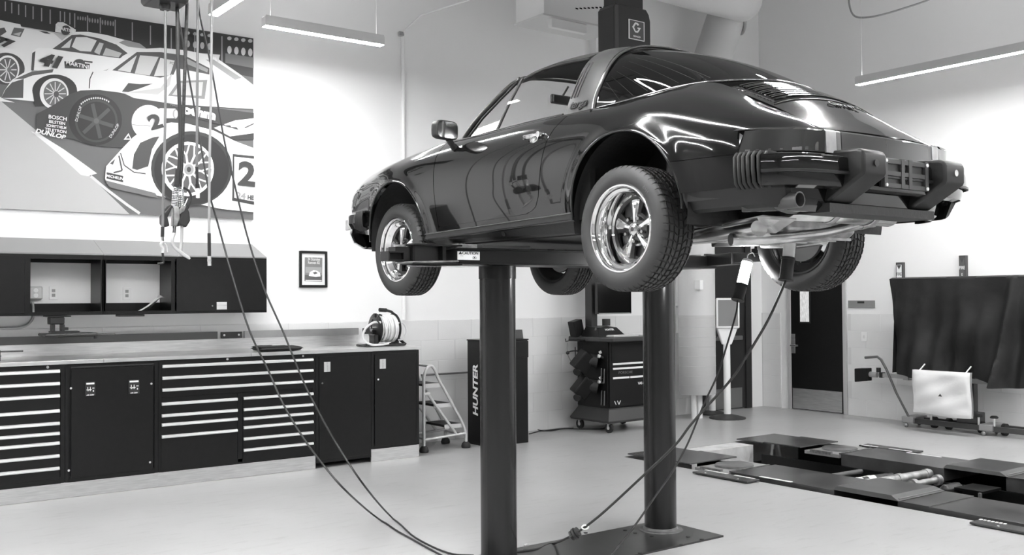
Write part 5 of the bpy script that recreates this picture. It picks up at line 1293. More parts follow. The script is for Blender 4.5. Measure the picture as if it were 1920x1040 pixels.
# nearest white car
P.poly(.80, [(196, 335), (198, 312), (225, 282), (248, 258), (275, 238), (320, 230), (350, 232), (400, 245), (440, 265), (475, 278), (475, 398), (415, 392), (290, 366), (200, 345)])
P.poly(.80, [(400, 240), (440, 226), (475, 222), (475, 250), (430, 256)]); P.line(.1, [(458, 240), (475, 232)], 2.5)
P.poly(.16, [(196, 338), (290, 362), (296, 372), (205, 352)])
P.poly(.06, [(247, 316), (250, 290), (262, 268), (285, 258), (298, 256), (284, 280), (277, 312), (256, 319)])
P.line(.08, [(225, 287), (232, 310), (250, 323), (272, 326)], 2.2); P.line(.08, [(222, 292), (228, 320), (212, 324)], 3); P.poly(.08, [(205, 307), (215, 298), (211, 309)])
P.poly(.05, [(199, 323), (230, 330), (230, 342), (199, 335)])
P.ell(.035, 358, 316, 76, 70); P.ell(.020, 358, 318, 70, 66); P.ell(.85, 351, 317, 49, 51); P.ell(.09, 352, 317, 43, 45)
for k in range(10):
    a = k*PI/5+.15; c_, s_ = math.cos(a), math.sin(a)
    P.line(.75, [(352+9*c_, 317+9*s_), (352+26*c_, 317+28*s_)], 4)
    for e_ in (-.2, .2): P.line(.75, [(352+24*c_, 317+26*s_), (352+43*math.cos(a+e_), 317+45*math.sin(a+e_))], 3)
P.ell(.7, 353, 318, 12, 13); P.ell(.3, 353, 318, 9, 10); P.ell(.05, 353, 318, 4, 5)
P.poly(.05, [(435, 289), (475, 293), (475, 384), (434, 376)]); P.poly(.80, [(438, 294), (475, 298), (475, 378), (438, 371)])
for k in range(8): P.poly(.06, [(347+k*12, 216+k*3.2), (358+k*12, 215+k*3.4), (362+k*12, 220+k*3.4), (350+k*12, 218+k*3.2)])
P.build('print', mural)
def ptext(s, u, v, hpx, g, rot=0, shear=0, sx=1, bold=.0, par=mural, org=(1.4, W1, 2.36), plane=PY_, d=.026):
    p = ony(u, v, plane); q = ony(u, v-hpx, plane); size = (q.z-p.z)*1.38
    r = math.radians(rot); xd = Vector((math.cos(r), 0, math.sin(r))); yd = Vector((-math.sin(r), 0, math.cos(r)))
    return text_mesh('print_text', s, size, gray('print_%02d' % int(g*100), g, .5), frame_m(Vector((p.x-org[0], plane-org[1]-d, p.z-org[2])), xd, yd), par, depth=.0002, shear=shear, bold=bold, sx=sx)
ptext('41', 93, 116, 21, .03, -4, .3, 1.25, .01); ptext('MARTINI', 144, 123, 7.5, .85, -5, 0, 1.0, .001); ptext('MARTINI', 122, 57, 6, .85, -5, 0, .9, .001); ptext('77', 3, 80, 15, .03, -12, .3, 1.2, .008)
for i, (s, h, w) in enumerate((('BOSCH', 9, 1.05), ('BILSTEIN', 7, 1.0), ('SCHRITTHELM', 6, .85), ('TELETRON', 7, 1.05))): ptext(s, 107-i*1.2, 222+i*7.6-(.0 if i < 1 else -1), h*.8, .85, -3, 0, w*.95, .0008)
ptext('DUNLOP', 93, 252, 8, .85, -9, .2, 1.15, .002); ptext('DUNLOP', 146, 214, 5, .7, 75, 0, 1.1); ptext('DUNLOP', 213, 246, 5, .7, 60, 0, 1.1)
ptext('2', 290, 230, 26, .03, 20, 0, 1.3, .008); ptext('othm', 372, 212, 16, .85, -6, 0, 1.3, .008); ptext('MICHELIN', 214, 333, 5, .85, -8, 0, 1.0, .0006)
ptext('2', 461, 329, 44, .05, -3, 0, 1.1, .012); ptext('24', 450, 368, 12, .35, -4, 0, 1.1, .003); ptext('HE', 468, 371, 8, .1, -4, 0, .9, .003); ptext('PO', 321, 120, 5, .05, -5); ptext('MASS', 325, 198, 4.5, .2, -5)

# framed poster
q0, q1 = ony(561, 470, W1-.01), ony(613, 538.5, W1-.01)
fp0 = empty('framed_poster', (q0.x, W1, q1.z), 'small black-framed poster of a racing car on the left wall', 'picture')
w, h = q1.x-q0.x, q0.z-q1.z; t = .024
mb = MB(); mb.box((0, -.025, 0), (t, -.001, h)); mb.box((w-t, -.025, 0), (w, -.001, h)); mb.box((t, -.025, 0), (w-t, -.001, t)); mb.box((t, -.025, h-t), (w-t, -.001, h)); mb.build('frame', BLACKM, fp0, bevel=.002)
MB().box((t, -.012, t), (w-t, -.002, h-t)).build('mat_board', gray('mat_white', .8, .6), fp0)
def Tf(u, v, d): p = ony(u, v, W1-.014); return (p.x-q0.x, -.0125-d, p.z-q1.z)
F_ = Print(Tf, 0)
F_.poly(.22, [(571.5, 482), (604.5, 483), (604, 528), (571, 527)]); F_.poly(.35, [(573, 500), (603, 501), (603, 512), (573, 511)]); F_.poly(.1, [(571.5, 515), (604, 516), (604, 525), (571, 524)])
F_.poly(.85, [(579, 517), (581, 510), (588, 506), (594, 507), (600, 511), (601, 518), (592, 519)]); F_.poly(.1, [(586, 511), (592, 509), (596, 512), (590, 514)]); F_.line(.8, [(573, 525.5), (603, 526)], 2)
F_.build('print', fp0)
for i, s in enumerate(('24 Stunden', 'Rennen 82')): ptext(s, 588, 486+i*6.5, 5.5, .75, 0, 0, .74, .0008, fp0, (q0.x, W1, q1.z), W1-.014, .006)

# vertical conduit with box on the left wall, rail low on the wall
p = ony(755, 64, W1-.02)
e = empty('wall_conduit', (p.x, W1-.025, 0), 'white painted vertical conduit with a small box near the top of the left wall', 'conduit')
MB().cyl((0, 0, WAIN+.01), (0, 0, p.z), .019, n=16).build('pipe', WALL, e, smooth=40); MB().bbox((-.055, -.02, p.z-.03), (.01, .02, p.z+.02), .01).build('box', gray('conduit_box', .35, .5), e)
pts = [(0, -.01, p.z), (.02, -.03, p.z+.05)]+[tuple(ony(u, v, y)-Vector((p.x, W1-.025, 0))) for u, v, y in ((790, 28, W1-.15), (880, 0, W1-.8), (960, -40, W1-1.4))]
MB().tube(pts, .009, 8).build('branch_pipe', gray('conduit_lt', .75, .4), e, smooth=60)
a, b = ony(790, 703, W1-.05), ony(886, 694, W1-.05)
e = empty('wall_rail', (a.x, W1-.05, a.z), 'thin horizontal rail low on the block wall behind the step ladder', 'rail')
MB().cyl((0, 0, 0), (b.x-a.x+.6, 0, 0), .011, n=10).build('rail', gray('rail_metal', .25, .35, metal=.7), e, smooth=40)
for x in (.02, .9): MB().box((x, 0, -.03), (x+.03, .045, .01)).build('rail_bracket', ALU, e)

# ------------------------------------------------------------------ step ladder
LADM = gray('ladder_tube', .62, .35, metal=.4)
lo = onz(795, 848)
ld = empty('step_ladder', (lo.x, lo.y, 0), 'grey tubular step ladder with three black treads beside the workbench', 'step ladder')
LW, LY = .52, .40
for y in (0, LY):
    zt = .885
    pts = catmull([(0, y, .06), (0, y, .70), (.005, y, zt-.10), (.045, y, zt-.02), (.095, y, zt), (.14, y, zt-.05), (.17, y, zt-.12)], 4)+[Vector((LW-.05, y, .28)), Vector((LW-.012, y, .20)), Vector((LW, y, .14)), Vector((LW, y, .06))]
    MB().tube(pts, .0165, 10).build('side_rail', LADM, ld, smooth=60)
    MB().tube([(.03, y, .62), (.40, y, .155)], .015, 10).build('brace', LADM, ld, smooth=60)
    MB().tube([(0, y, .13), (LW, y, .155)], .0145, 10).build('lower_rail', LADM, ld, smooth=60)
    MB().cyl((.0, y, .60), (.07, y, .60), .02, n=10).build('joint', LADM, ld)
    for x in (0, LW): MB().lathe([(.0, .0), (.046, .002), (.050, .02), (.042, .048), (.024, .066), (.0, .068)], (x, y, 0), 'Z', 20).build('foot', BLACKR, ld, smooth=40)
for y0 in (0,):
    for x in (0, LW): MB().tube([(x, 0, .14), (x, LY, .14)], .014, 8).build('cross_rail', LADM, ld, smooth=60)
    MB().tube([(.095, 0, .885), (.095, LY, .885)], .015, 8).build('cross_rail', LADM, ld, smooth=60)
TREAD = gray('tread_black', .02, .7, bump=.4, bscale=70)
for x0, x1, z in ((.02, .22, .70), (.13, .36, .485), (.26, .48, .26)):
    s = MB().box((x0, .02, z-.025), (x1, LY-.02, z)).build('tread', TREAD, ld, bevel=.004); MB().box((x0, .005, z-.04), (x1, .019, z+.002)).build('tread_bracket', LADM, s); MB().box((x0, LY-.019, z-.04), (x1, LY-.005, z+.002)).build('tread_bracket', LADM, s)

# black equipment cabinet behind the left post
hb = onz(991, 829); x1 = hb.x; y0 = hb.y; x0 = onz(893, 836).x
x0 = x1-.56
bx_ = empty('equipment_cabinet', (x0, y0, 0), 'tall black equipment cabinet with HUNTER lettering behind the left lift post', 'cabinet')
ht = ony(985, 637, y0).z
EB = gray('equipment_black', .006, .38, spec=.25)
MB().box((0, 0, .0), (x1-x0, .36, ht-.002)).build('body', EB, bx_, bevel=.006)
MB().box((-.002, -.006, ht-.19), (x1-x0+.003, .0, ht-.01)).build('upper_panel', EB, bx_, bevel=.002)
MB().box((-.006, -.008, ht-.0015), (x1-x0+.006, .365, ht+.012)).build('lid', EB, bx_, bevel=.003)
mb = MB().prism([(0, 0), (.24, 0), (.20, .085), (.02, .10)], (.02, .24), Matrix(((0, 0, 1, .0), (1, 0, 0, 0), (0, 1, 0, 0), (0, 0, 0, 1)))); mb.v = [(v[0]+.30, v[1]+.05, v[2]+ht+.0125) for v in mb.v]; mb.build('control_hood', BLACKP, bx_, bevel=.006)
text_mesh('lettering', 'HUNTER', .165, WHITEP, frame_m((-.003, .19, .70), (0, 0, 1), (0, 1, 0)), bx_, depth=.001, shear=.2, bold=.004, sx=1.25) if False else None
text_mesh('lettering', 'HUNTER', .125, WHITEP, frame_m((-.003, .20, (onx(886, 690, x0).z+onx(886, 772, x0).z)/2), (0, 0, 1), (0, 1, 0)), bx_, depth=.001, shear=.15, bold=.004, sx=1.12)
for z in (.08, .085, .2): MB().box((x1-x0+.0005, .1, z), (x1-x0+.003, .14, z+.004)).build('scuff', gray('scuff', .3, .5), bx_) if z == .08 else None

# ------------------------------------------------------------------ wheel alignment cart
cp = onz(1143, 813); cx, cy = cp.x+.02, cp.y+.03
ct = empty('alignment_cart', (cx, cy, 0), 'black wheel-alignment cart with monitor and sensor heads between the lift posts', 'equipment cart')
Wd, Dp = .74, .56
mb = MB(); vs = []
for z, o_ in ((.12, .0), (.145, -.01), (.27, .06), (.285, .06)): vs += [(o_-.06, o_-.06, z), (Wd+.06-o_, o_-.06, z), (Wd+.06-o_, Dp+.06-o_, z), (o_-.06, Dp+.06-o_, z)]
fs = [(i*4+k, i*4+(k+1) % 4, (i+1)*4+(k+1) % 4, (i+1)*4+k) for i in range(3) for k in range(4)]+[(3, 2, 1, 0), (12, 13, 14, 15)]
mb.add(vs, fs); mb.build('base', gray('cart_base', .03, .4), ct, bevel=.006)
for x in (.02, Wd-.02):
    for y in (.02, Dp-.02):
        c = MB().cyl((x-.016, y, .060), (x+.016, y, .060), .058, n=24).build('castor_wheel', BLACKR, ct, smooth=40)
        MB().cyl((x-.018, y, .060), (x+.018, y, .060), .022, n=16).build('castor_hub', ALU, c, smooth=40)
        mb = MB(); mb.box((x-.024, y-.012, .045), (x-.018, y+.012, .12)); mb.box((x+.018, y-.012, .045), (x+.024, y+.012, .12)); mb.box((x-.024, y-.03, .105), (x+.024, y+.03, .12)); mb.build('castor_fork', gray('castor_white', .7, .4), c)
ZT2 = 1.065
CB = gray('cart_black', .006, .4, spec=.25)
MB().box((.0, .02, .286), (Wd, Dp, ZT2-.001)).build('body', CB, ct, bevel=.004)
fr = MB().box((.02, .004, .30), (Wd-.02, .0195, ZT2-.01)).build('front_panel', CB, ct, bevel=.002)
MB().box((.05, -.001, ZT2-.23), (Wd-.05, .0035, ZT2-.03)).build('bay_shade', gray('soot_and_shade', .003, .9), ct)  # flat black sheet, its colour gives the shade of an open bay
for z0, a_, b_ in ((.790, .07, Wd-.1), (.735, .07, Wd-.1), (.625, .07, .33), (.625, .345, Wd-.1)):
    MB().box((a_, -.001, z0), (b_, .0038, z0+.022)).build('white_stripe', WHITEP, fr)
text_mesh('lettering', 'PORSCHE', .042, gray('dim_letter', .18, .5), frame_m((.27, .0005, .695), (1, 0, 0), (0, 0, 1)), fr, depth=.0005, sx=1.25)
text_mesh('lettering', 'VAS 6292', .042, WHITEP, frame_m((.55, .0005, .555), (1, 0, 0), (0, 0, 1)), fr, depth=.0005, bold=.0015, sx=.95)
text_mesh('lettering', 'W', .085, WHITEP, frame_m((.13, .0005, .345), (1, 0, 0), (0, 0, 1)), fr, depth=.0005, shear=.2, bold=.002, sx=.9) if False else None
for d_ in ((.09, .10), (.135, .10), (.175, -.1)): MB().tube([(d_[0], .001, .37), (d_[0]+.025, .001, .325)] if d_[1] > 0 else [(d_[0]+.01, .001, .37), (d_[0]-.015, .001, .325)], .005, 6).build('emblem_stroke', WHITEP, fr)
# work surface, keyboard, console
mb = MB(); mb.prism([(-.02, -.10), (Wd+.03, -.10), (Wd+.03, Dp+.02), (-.10, Dp+.05), (-.10, .05)], (ZT2, ZT2+.055)); mb.build('work_surface', gray('cart_top', .035, .35), ct, bevel=.012, seg=3)
mb = MB().box((.02, -.07, ZT2+.0555), (.42, .06, ZT2+.072)); kb = mb.build('keyboard', gray('key_grey', .5, .5), ct, bevel=.003)
for r in range(4): MB().box((.03, -.06+r*.029, ZT2+.0725), (.41, -.038+r*.029, ZT2+.077)).build('key_row', gray('key_light', .6, .5), kb)
mb = MB().add([(-.06, .10, ZT2+.056), (.38, .10, ZT2+.056), (.38, .42, ZT2+.056), (-.06, .42, ZT2+.056), (.0, .18, ZT2+.16), (.30, .18, ZT2+.16), (.30, .40, ZT2+.18), (.0, .40, ZT2+.18)], [(0, 1, 2, 3), (4, 5, 6, 7), (0, 1, 5, 4), (1, 2, 6, 5), (2, 3, 7, 6), (3, 0, 4, 7)])
co = mb.build('console', CB, ct, bevel=.006); text_mesh('lettering', 'HUNTER', .036, WHITEP, frame_m((.16, .155, ZT2+.135), (1, 0, 0), (0, .6, .8)), co, depth=.0005, bold=.001)
mb = MB().cyl((.22, .28, ZT2+.18), (.22, .28, ZT2+.26), .05, n=16); mb.build('monitor_neck', BLACKP, ct, smooth=40)
zm0, zm1 = ony(1150, 588, cy+.22).z, ony(1150, 536, cy+.22).z
xm0, xm1 = ony(1119, 560, cy+.22).x-cx, ony(1184, 560, cy+.22).x-cx
mo = MB().box((xm0, .22, zm0), (xm1, .255, zm0+(xm1-xm0)*.66)).build('monitor', BLACKP, ct, bevel=.005)
MB().box((xm0+.012, .2175, zm0+.016), (xm1-.012, .2195, zm0+(xm1-xm0)*.66-.012)).build('screen', gray('screen_off', .004, .12), mo)
MB().box((xm0+.03, .2180, zm0+.004), (xm1-.03, .2192, zm0+.008)).build('bezel_strip', ALU, mo)
# tall mast with hood behind the monitor
zt = ony(1110, 470, cy+.35).z; xa_, xb_ = ony(1104, 560, cy+.35).x-cx, ony(1160, 560, cy+.35).x-cx
ma = MB().box((xa_, .30, ZT2+.056), (xa_+.09, .42, zt+.25)).build('mast', gray('mast_black', .018, .4), ct, bevel=.004)
MB().box((xa_+.09, .33, zm0+.30), (xb_+.15, .41, zt+.25)).build('mast_panel', gray('mast_panel', .03, .5), ct, bevel=.004)
mb = MB(); M_ = Matrix.Translation((-.06, .42, ZT2+.06))@Matrix.Rotation(math.radians(-14), 4, 'Y'); mb.bbox((-.07, 0, 0), (.07, .12, .19), .01, M_); mb.build('side_holder', CB, ct, bevel=.004)
MB().tube([(.02, .30, ZT2+.05), (.0, .22, ZT2+.12), (-.01, .20, ZT2+.15)], .016, 8).build('scanner_grip', gray('grip_grey', .1, .5), ct, smooth=60)
# hanging rail and sensor heads on the left side
MB().box((-.19, .30, ZT2-.0), (-.02, .50, ZT2+.02)).build('side_shelf', CB, ct, bevel=.003)
MB().tube([(-.19, .5, ZT2), (-.23, .5, ZT2-.005), (-.235, .5, ZT2+.03)], .006, 8).build('hook', BLACKP, ct, smooth=60)
def head(z, y):
    h = MB(); M_ = Matrix.Translation((-.17, y, z))@Matrix.Rotation(math.radians(35), 4, 'Y')@Matrix.Rotation(math.radians(20), 4, 'X'); h.bbox((-.10, -.07, -.12), (.10, .07, .12), .02, M_)
    o = h.build('sensor_head', CB, ct, bevel=.006)
    MB().cyl((-.10, y-.02, z+.02), (-.02, y-.09, z+.0), .075, n=20).build('clamp_disc', BLACKR, o, smooth=40)
    MB().tube([(-.06, y-.14, z+.07), (-.035, y-.15, z+.06)], .022, 12).build('clamp_knob', ALU, o, smooth=40)
    MB().tube([(-.035, y-.15, z+.06), (.04, y-.17, z+.035)], .016, 10).build('clamp_bar', BLACKP, o, smooth=40)
    MB().tube(catmull([(.04, y-.17, z+.035), (.09, y-.18, z+.02), (.13, y-.185, z-.01), (.15, y-.185, z-.03)], 4), [.014]*13, 10).build('clamp_handle', gray('handle_light', .55, .4), o, smooth=40)
    MB().tube([(-.02, y-.12, z+.10), (.0, y-.14, z+.115)], .018, 8).build('clamp_knob', gray('knob_light', .6, .4), o)
    MB().cyl((-.22, y+.02, z-.10), (-.27, y+.0, z-.12), .045, n=16).build('lens_end', BLACKP, o, smooth=40)
head(.83, .26); head(.53, .26)
for z in (.62, .36):
    for x in (-.012,):
        for y in (.06, .11): MB().tube([(x, y, z+.13), (x-.006, y, z), (x-.01, y, z-.04)], .008, 8).build('hanging_cable', gray('cable_grey', .10, .5), ct, smooth=60)
MB().tube(catmull([(-.25, .45, ZT2-.13), (-.18, .42, ZT2-.115), (-.08, .40, ZT2-.12)], 4), .008, 8).build('wire_rack', BLACKP, ct, smooth=60)
for x in (-.26, -.07): MB().sph((x, .43, ZT2-.135), .022, 10, 6).build('rack_end', BLACKR, ct, smooth=60)
MB().tube([(-.15, .42, ZT2-.22), (-.15, .42, ZT2-.07)], .006, 8).build('wire_rack', BLACKP, ct)
MB().tube(catmull([(-.2, .5, ZT2-.02), (-.19, .52, ZT2-.15), (-.15, .5, ZT2-.25)], 4), .006, 8).build('coiled_lead', gray('lead_grey', .3, .5), ct, smooth=60)
# floor cable from cart to cabinet
pts = [onz(u, v, .006) for u, v in ((992, 813), (1012, 808), (1035, 807), (1060, 803), (1090, 804), (1130, 803), (1142, 797), (1150, 788))]
pts2 = [onz(u, v, .006) for u, v in ((992, 806), (1005, 805), (1020, 807), (1045, 804), (1075, 802))]
tag(MB().tube(catmull(pts, 6), .006, 8).build('floor_cable', BLACKR, smooth=60), 'black cable on the floor between the equipment cabinet and the cart', 'cable')
tag(MB().tube(catmull(pts2, 6), .006, 8).build('floor_cable', BLACKR, smooth=60), 'shorter black cable lying behind the first one beside the cart', 'cable')

# ------------------------------------------------------------------ ducts
DUCT = gray('duct_paint', .60, .5, bump=.15, bscale=18)
yd = W1-.42; dcx = ony(1308, 741, yd).x; dzb = ony(1308, 738, yd).z
du = empty('air_duct', (dcx, yd, 0), 'large round white duct coming down the left wall, lower part painted grey', 'duct')
R0 = .238
MB().lathe([(R0, WAIN), (R0, 4.25)], (0, 0, 0), 'Z', 48).build('duct_upper', DUCT, du, smooth=60)
low_ = MB().lathe([(0, dzb), (R0-.01, dzb), (R0, dzb+.015), (R0, WAIN)], (0, 0, 0), 'Z', 48).build('duct_lower', gray('duct_grey', .50, .5, bump=.25, bscale=14), du, smooth=35)
for k in range(8):
    z = dzb+.12+k*.125; MB().lathe([(R0, z-.003), (R0+.003, z), (R0, z+.003)], (0, 0, 0), 'Z', 48).build('wrap_seam', MAT['duct_grey'], low_, smooth=60)
MB().box((-R0+.04, -.245, WAIN+.33), (-R0+.10, -.15, WAIN+.45)).build('duct_tag', WHITEP, du, bevel=.003)
for x in (-.07, .04): MB().cyl((x, 0, 0), (x, 0, dzb), .035, n=16).build('leg_pipe', WALL, du, smooth=40)
pts = [Vector((0, 0, 4.25)), Vector((0, 0, 4.4)), Vector((.06, -.02, 4.58)), Vector((.22, -.08, 4.74)), Vector((.42, -.16, 4.80)), Vector((.62, -.24, 4.82))]
q = ony(1395, 25, yd-.3)-Vector((dcx, yd, 0))
pts = [Vector((0, 0, 4.25)), Vector((0, 0, 4.38)), Vector((.08, 0, 4.52)), Vector((.25, -.04, 4.63)), Vector((q.x-.15, -.12, q.z-.04)), Vector((q.x, -.2, q.z))]
MB().tube(pts, [R0, R0, R0+.01, R0+.01, R0+.02, R0+.03], 32).build('duct_elbow', DUCT, du, smooth=50)
q2 = ony(1390, 10, yd-.45)-Vector((dcx, yd, 0))
MB().tube([Vector((q2.x+.0, -.45, q2.z+.06)), Vector((q2.x-.6, -.45, q2.z+.07)), Vector((q2.x-1.75, -.45, q2.z+.09))], [.26, .27, .27], 32).build('duct_main', DUCT, du, smooth=50)
MB().sph((q2.x, -.45, q2.z+.06), .268, 28, 12).build('duct_bend', DUCT, du, smooth=60)
# small conduit between pier and duct
a = ony(1268, 575, W1-.05)
e = empty('pipe_bracket', (a.x, W1-.03, a.z), 'short white pipe bracket beside the round duct', 'bracket'); MB().box((-.06, -.06, -.01), (.10, 0, .015)).build('bracket', WHITEP, e); MB().cyl((.04, -.03, -.35), (.04, -.03, 1.9), .045, n=16).build('pipe', WALL, e, smooth=40)

# hose reel housing with emblem, hanging above the car
gy = 7.4; g0, g1 = ony(1152, 90, gy), ony(1220, 90, gy)
gr_ = empty('reel_housing', (g0.x, gy, g0.z-.5), 'tall dark hose reel housing with white GRACO emblem above the car roof', 'hose reel housing')
wG = g1.x-g0.x; hz = .5+ony(1185, 12, gy).z-g0.z
GM = gray('housing_dark', .02, .4)
mb = MB().prism([(0, 0), (wG, 0), (wG+.0, hz-.12), (wG-.02, hz-.05), (wG-.06, hz), (.03, hz), (0, hz-.04)], (-.001, .25), Matrix(((1, 0, 0, 0), (0, 0, 1, 0), (0, 1, 0, 0), (0, 0, 0, 1)))); mb.build('housing', GM, gr_, bevel=.01)
MB().box((.0, -.012, 0), (.05, -.002, hz-.02)).build('side_flange', gray('flange_edge', .05, .3), gr_, bevel=.003)
MB().box((.06, .03, hz+.001), (wG-.08, .22, ROOM_H-g0.z+.5)).build('hanger', GM, gr_)
e0, e1 = ony(1179, 35, gy-.01), ony(1209, 78, gy-.01)
em_ = MB().box((e0.x-g0.x, -.008, e1.z-g0.z+.5), (e1.x-g0.x, -.0022, e0.z-g0.z+.5)).build('emblem_plate', WHITEP, gr_, bevel=.001)
mx_, mz_ = (e0.x+e1.x)/2-g0.x, (e0.z+e1.z)/2-g0.z+.5; hw, hh = (e1.x-e0.x)/2, (e0.z-e1.z)/2
MB().box((mx_-hw*.88, -.0095, mz_-hh*.92), (mx_+hw*.88, -.0082, mz_+hh*.92)).build('emblem_field', gray('emblem_field', .09, .4), em_)
def hexa(a0, a1, sc, y): return [(mx_+hw*sc*math.cos(math.radians(t)), mz_+hh*.16+hh*sc*.82*math.sin(math.radians(t))) for t in (a0)]
ang = [20, 75, 105, 180-0, 255, 285, 340]
out = [(.30, .50), (.12, .72), (-.22, .72), (-.58, .12), (-.22, -.48), (.14, -.48), (.52, .16), (.08, .16), (.08, .02), (.24, .02), (.06, -.28), (-.16, -.28), (-.34, .12), (-.14, .50), (.0, .50), (.10, .36)]
MB().add([(mx_+hw*x, -.0098, mz_+hh*.16+hh*y*.85) for x, y in out], [tuple(range(len(out)))]).build('emblem_mark', WHITEP, em_)
text_mesh('lettering', 'GRACO', hh*.24, WHITEP, frame_m((mx_, -.0098, mz_-hh*.66), (1, 0, 0), (0, 0, 1)), em_, depth=.0003, bold=.001, sx=1.2)
# unit heater near the ceiling
uy = 8.2; a0, a1 = ony(1020, 25, uy), ony(1152, 25, uy)
uh = empty('unit_heater', (a0.x, uy, a0.z), 'pale metal heater unit with a row of slots at the top edge of the picture', 'heater')
MB().box((0, 0, 0), (a1.x-a0.x, .5, .55)).build('casing', gray('heater_paint', .75, .45), uh, bevel=.006); MB().box((-.02, -.01, -.02), (a1.x-a0.x+.06, .52, -.001)).build('base_rail', gray('heater_rail', .6, .45), uh)
MB().box((.12, .02, -.12), (.62, .08, -.021)).build('drain_pan', gray('heater_paint', .75, .45), uh, bevel=.004)
for k in range(8): MB().box((.44+k*.058, -.004, .12+k*.012), (.475+k*.058, -.0005, .135+k*.012)).build('slot', gray('soot_and_shade', .003, .9), uh)  # thin black strips, coloured as the shade within the slots
MB().cyl((.4, .25, .551), (.4, .25, ROOM_H-a0.z), .01).build('hanger_rod', ALU, uh)
# sprinkler / wire loop high on the right
pts = [onx(u, v, 10.9) for u, v in ((1594, -20), (1592, 5), (1600, 28), (1620, 33), (1660, 26), (1730, 4), (1750, -6))]
tag(MB().tube(catmull(pts, 5), .012, 8).build('hanging_wire', gray('wire_grey', .3, .5), smooth=60), 'thin grey wire loop hanging from the ceiling above the long strip lamp', 'wire')

# ------------------------------------------------------------------ terminals on stands
def terminal(u, v, label, screen=True):
    b = onz(u, v); e = empty('terminal_stand', (b.x, b.y, 0), label, 'terminal', None, rz=math.radians(-34))
    MB().lathe([(0, 0), (.235, 0), (.235, .015), (.16, .035), (.06, .055), (.05, .06), (0, .06)], (0, 0, 0), 'Z', 36).build('base', gray('stand_base', .035, .5), e, smooth=40)
    MB().cyl((0, 0, .06), (0, 0, 1.06), .045, n=20).build('pole', WHITEP, e, smooth=40)
    mb = MB().add([(-.06, -.03, .96), (.06, -.03, .96), (.06, .04, .96), (-.06, .04, .96), (-.14, -.06, 1.19), (.14, -.06, 1.19), (.14, .05, 1.19), (-.14, .05, 1.19)], [(3, 2, 1, 0), (4, 5, 6, 7), (0, 1, 5, 4), (1, 2, 6, 5), (2, 3, 7, 6), (3, 0, 4, 7)]); mb.build('head_mount', WHITEP, e, bevel=.012)
    MB().bbox((-.155, -.085, 1.17), (.155, -.04, 1.565), .02).build('tablet', WHITEP, e, smooth=40, bevel=.006)
    MB().box((-.130, -.0875, 1.20), (.130, -.0855, 1.54)).build('screen', gray('screen_grey', .22, .2), e)
    return e
terminal(1364, 784, 'white pole terminal with a grey screen in front of the dark door')
t2 = onz(1336, 776)
e = empty('stand', (t2.x, t2.y, 0), 'second white pole stand half hidden behind the terminal', 'stand')
MB().lathe([(0, 0), (.19, 0), (.19, .015), (.13, .035), (.05, .05), (0, .05)], (0, 0, 0), 'Z', 32).build('base', MAT['stand_base'], e, smooth=40); MB().cyl((0, 0, .05), (0, 0, 1.12), .042, n=18).build('pole', WHITEP, e, smooth=40); MB().bbox((-.06, -.05, 1.02), (.06, .05, 1.20), .02).build('head', BLACKP, e, bevel=.005)

# ------------------------------------------------------------------ things on the right wall
a, b = onx(1591, 563, W2), onx(1641, 577, W2)
e = empty('wall_sign', (W2, b.y, b.z), 'small grey wall plate with a dark slot right of the black door', 'sign'); MB().box((-.012, 0, 0), (-.001, a.y-b.y, a.z-b.z)).build('plate', gray('plate_grey', .25, .45), e, bevel=.002); MB().box((-.014, (a.y-b.y)*.38, .06), (-.0125, (a.y-b.y)*.64, .085)).build('slot', BLACKP, e)
a = onx(1622, 631, W2)
e = empty('light_switch', (W2-.017, a.y, a.z), 'white light switch on the grey block wall right of the black door', 'switch'); MB().bbox((-.006, -.04, -.06), (0, .04, .06), .004).build('plate', WHITEP, e); MB().box((-.012, -.012, -.02), (-.0065, .012, .02)).build('rocker', gray('rocker', .7, .3), e)
def fire_sign(u, v0, v1, label, white):
    a, b = onx(u-6.5, v0, W2), onx(u+6.5, v1, W2); w_ = a.y-b.y; h_ = .62
    e = empty('fire_sign', (W2, b.y, a.z-h_), label, 'sign')
    mt = WHITEP if white else gray('sign_grey', .10, .4)
    MB().box((-.06, 0, 0), (-.001, w_, h_)).build('sign_body', gray('sign_dark', .06, .4), e, bevel=.003); MB().box((-.064, .012, .01), (-.0605, w_-.012, h_-.03)).build('sign_face', mt, e)
    k = BLACKP if white else WHITEP
    text_mesh('lettering', 'FIRE', .055, gray('sign_letter', .08, .5) if white else k, frame_m((-.0645, w_/2, h_-.15), (0, -1, 0), (0, 0, 1)), e, depth=.0004, bold=.001, sx=.72)
    MB().add([(-.0642, .015, h_-.035), (-.0642, w_-.015, h_-.035), (-.0642, w_/2, h_-.09)], [(0, 1, 2)]).build('arrow', gray('sign_dark', .06, .4), e)
    for i, c_ in enumerate('EXTING'): text_mesh('lettering', c_, .045, gray('sign_letter', .08, .5) if white else k, frame_m((-.0645, w_/2, h_-.23-i*.055), (0, -1, 0), (0, 0, 1)), e, depth=.0004)
fire_sign(1691, 492, 520, 'white vertical FIRE extinguisher sign on the right wall, left of the two', True)
fire_sign(1809, 479, 520, 'grey vertical sign on the right wall above the draped frame', False)
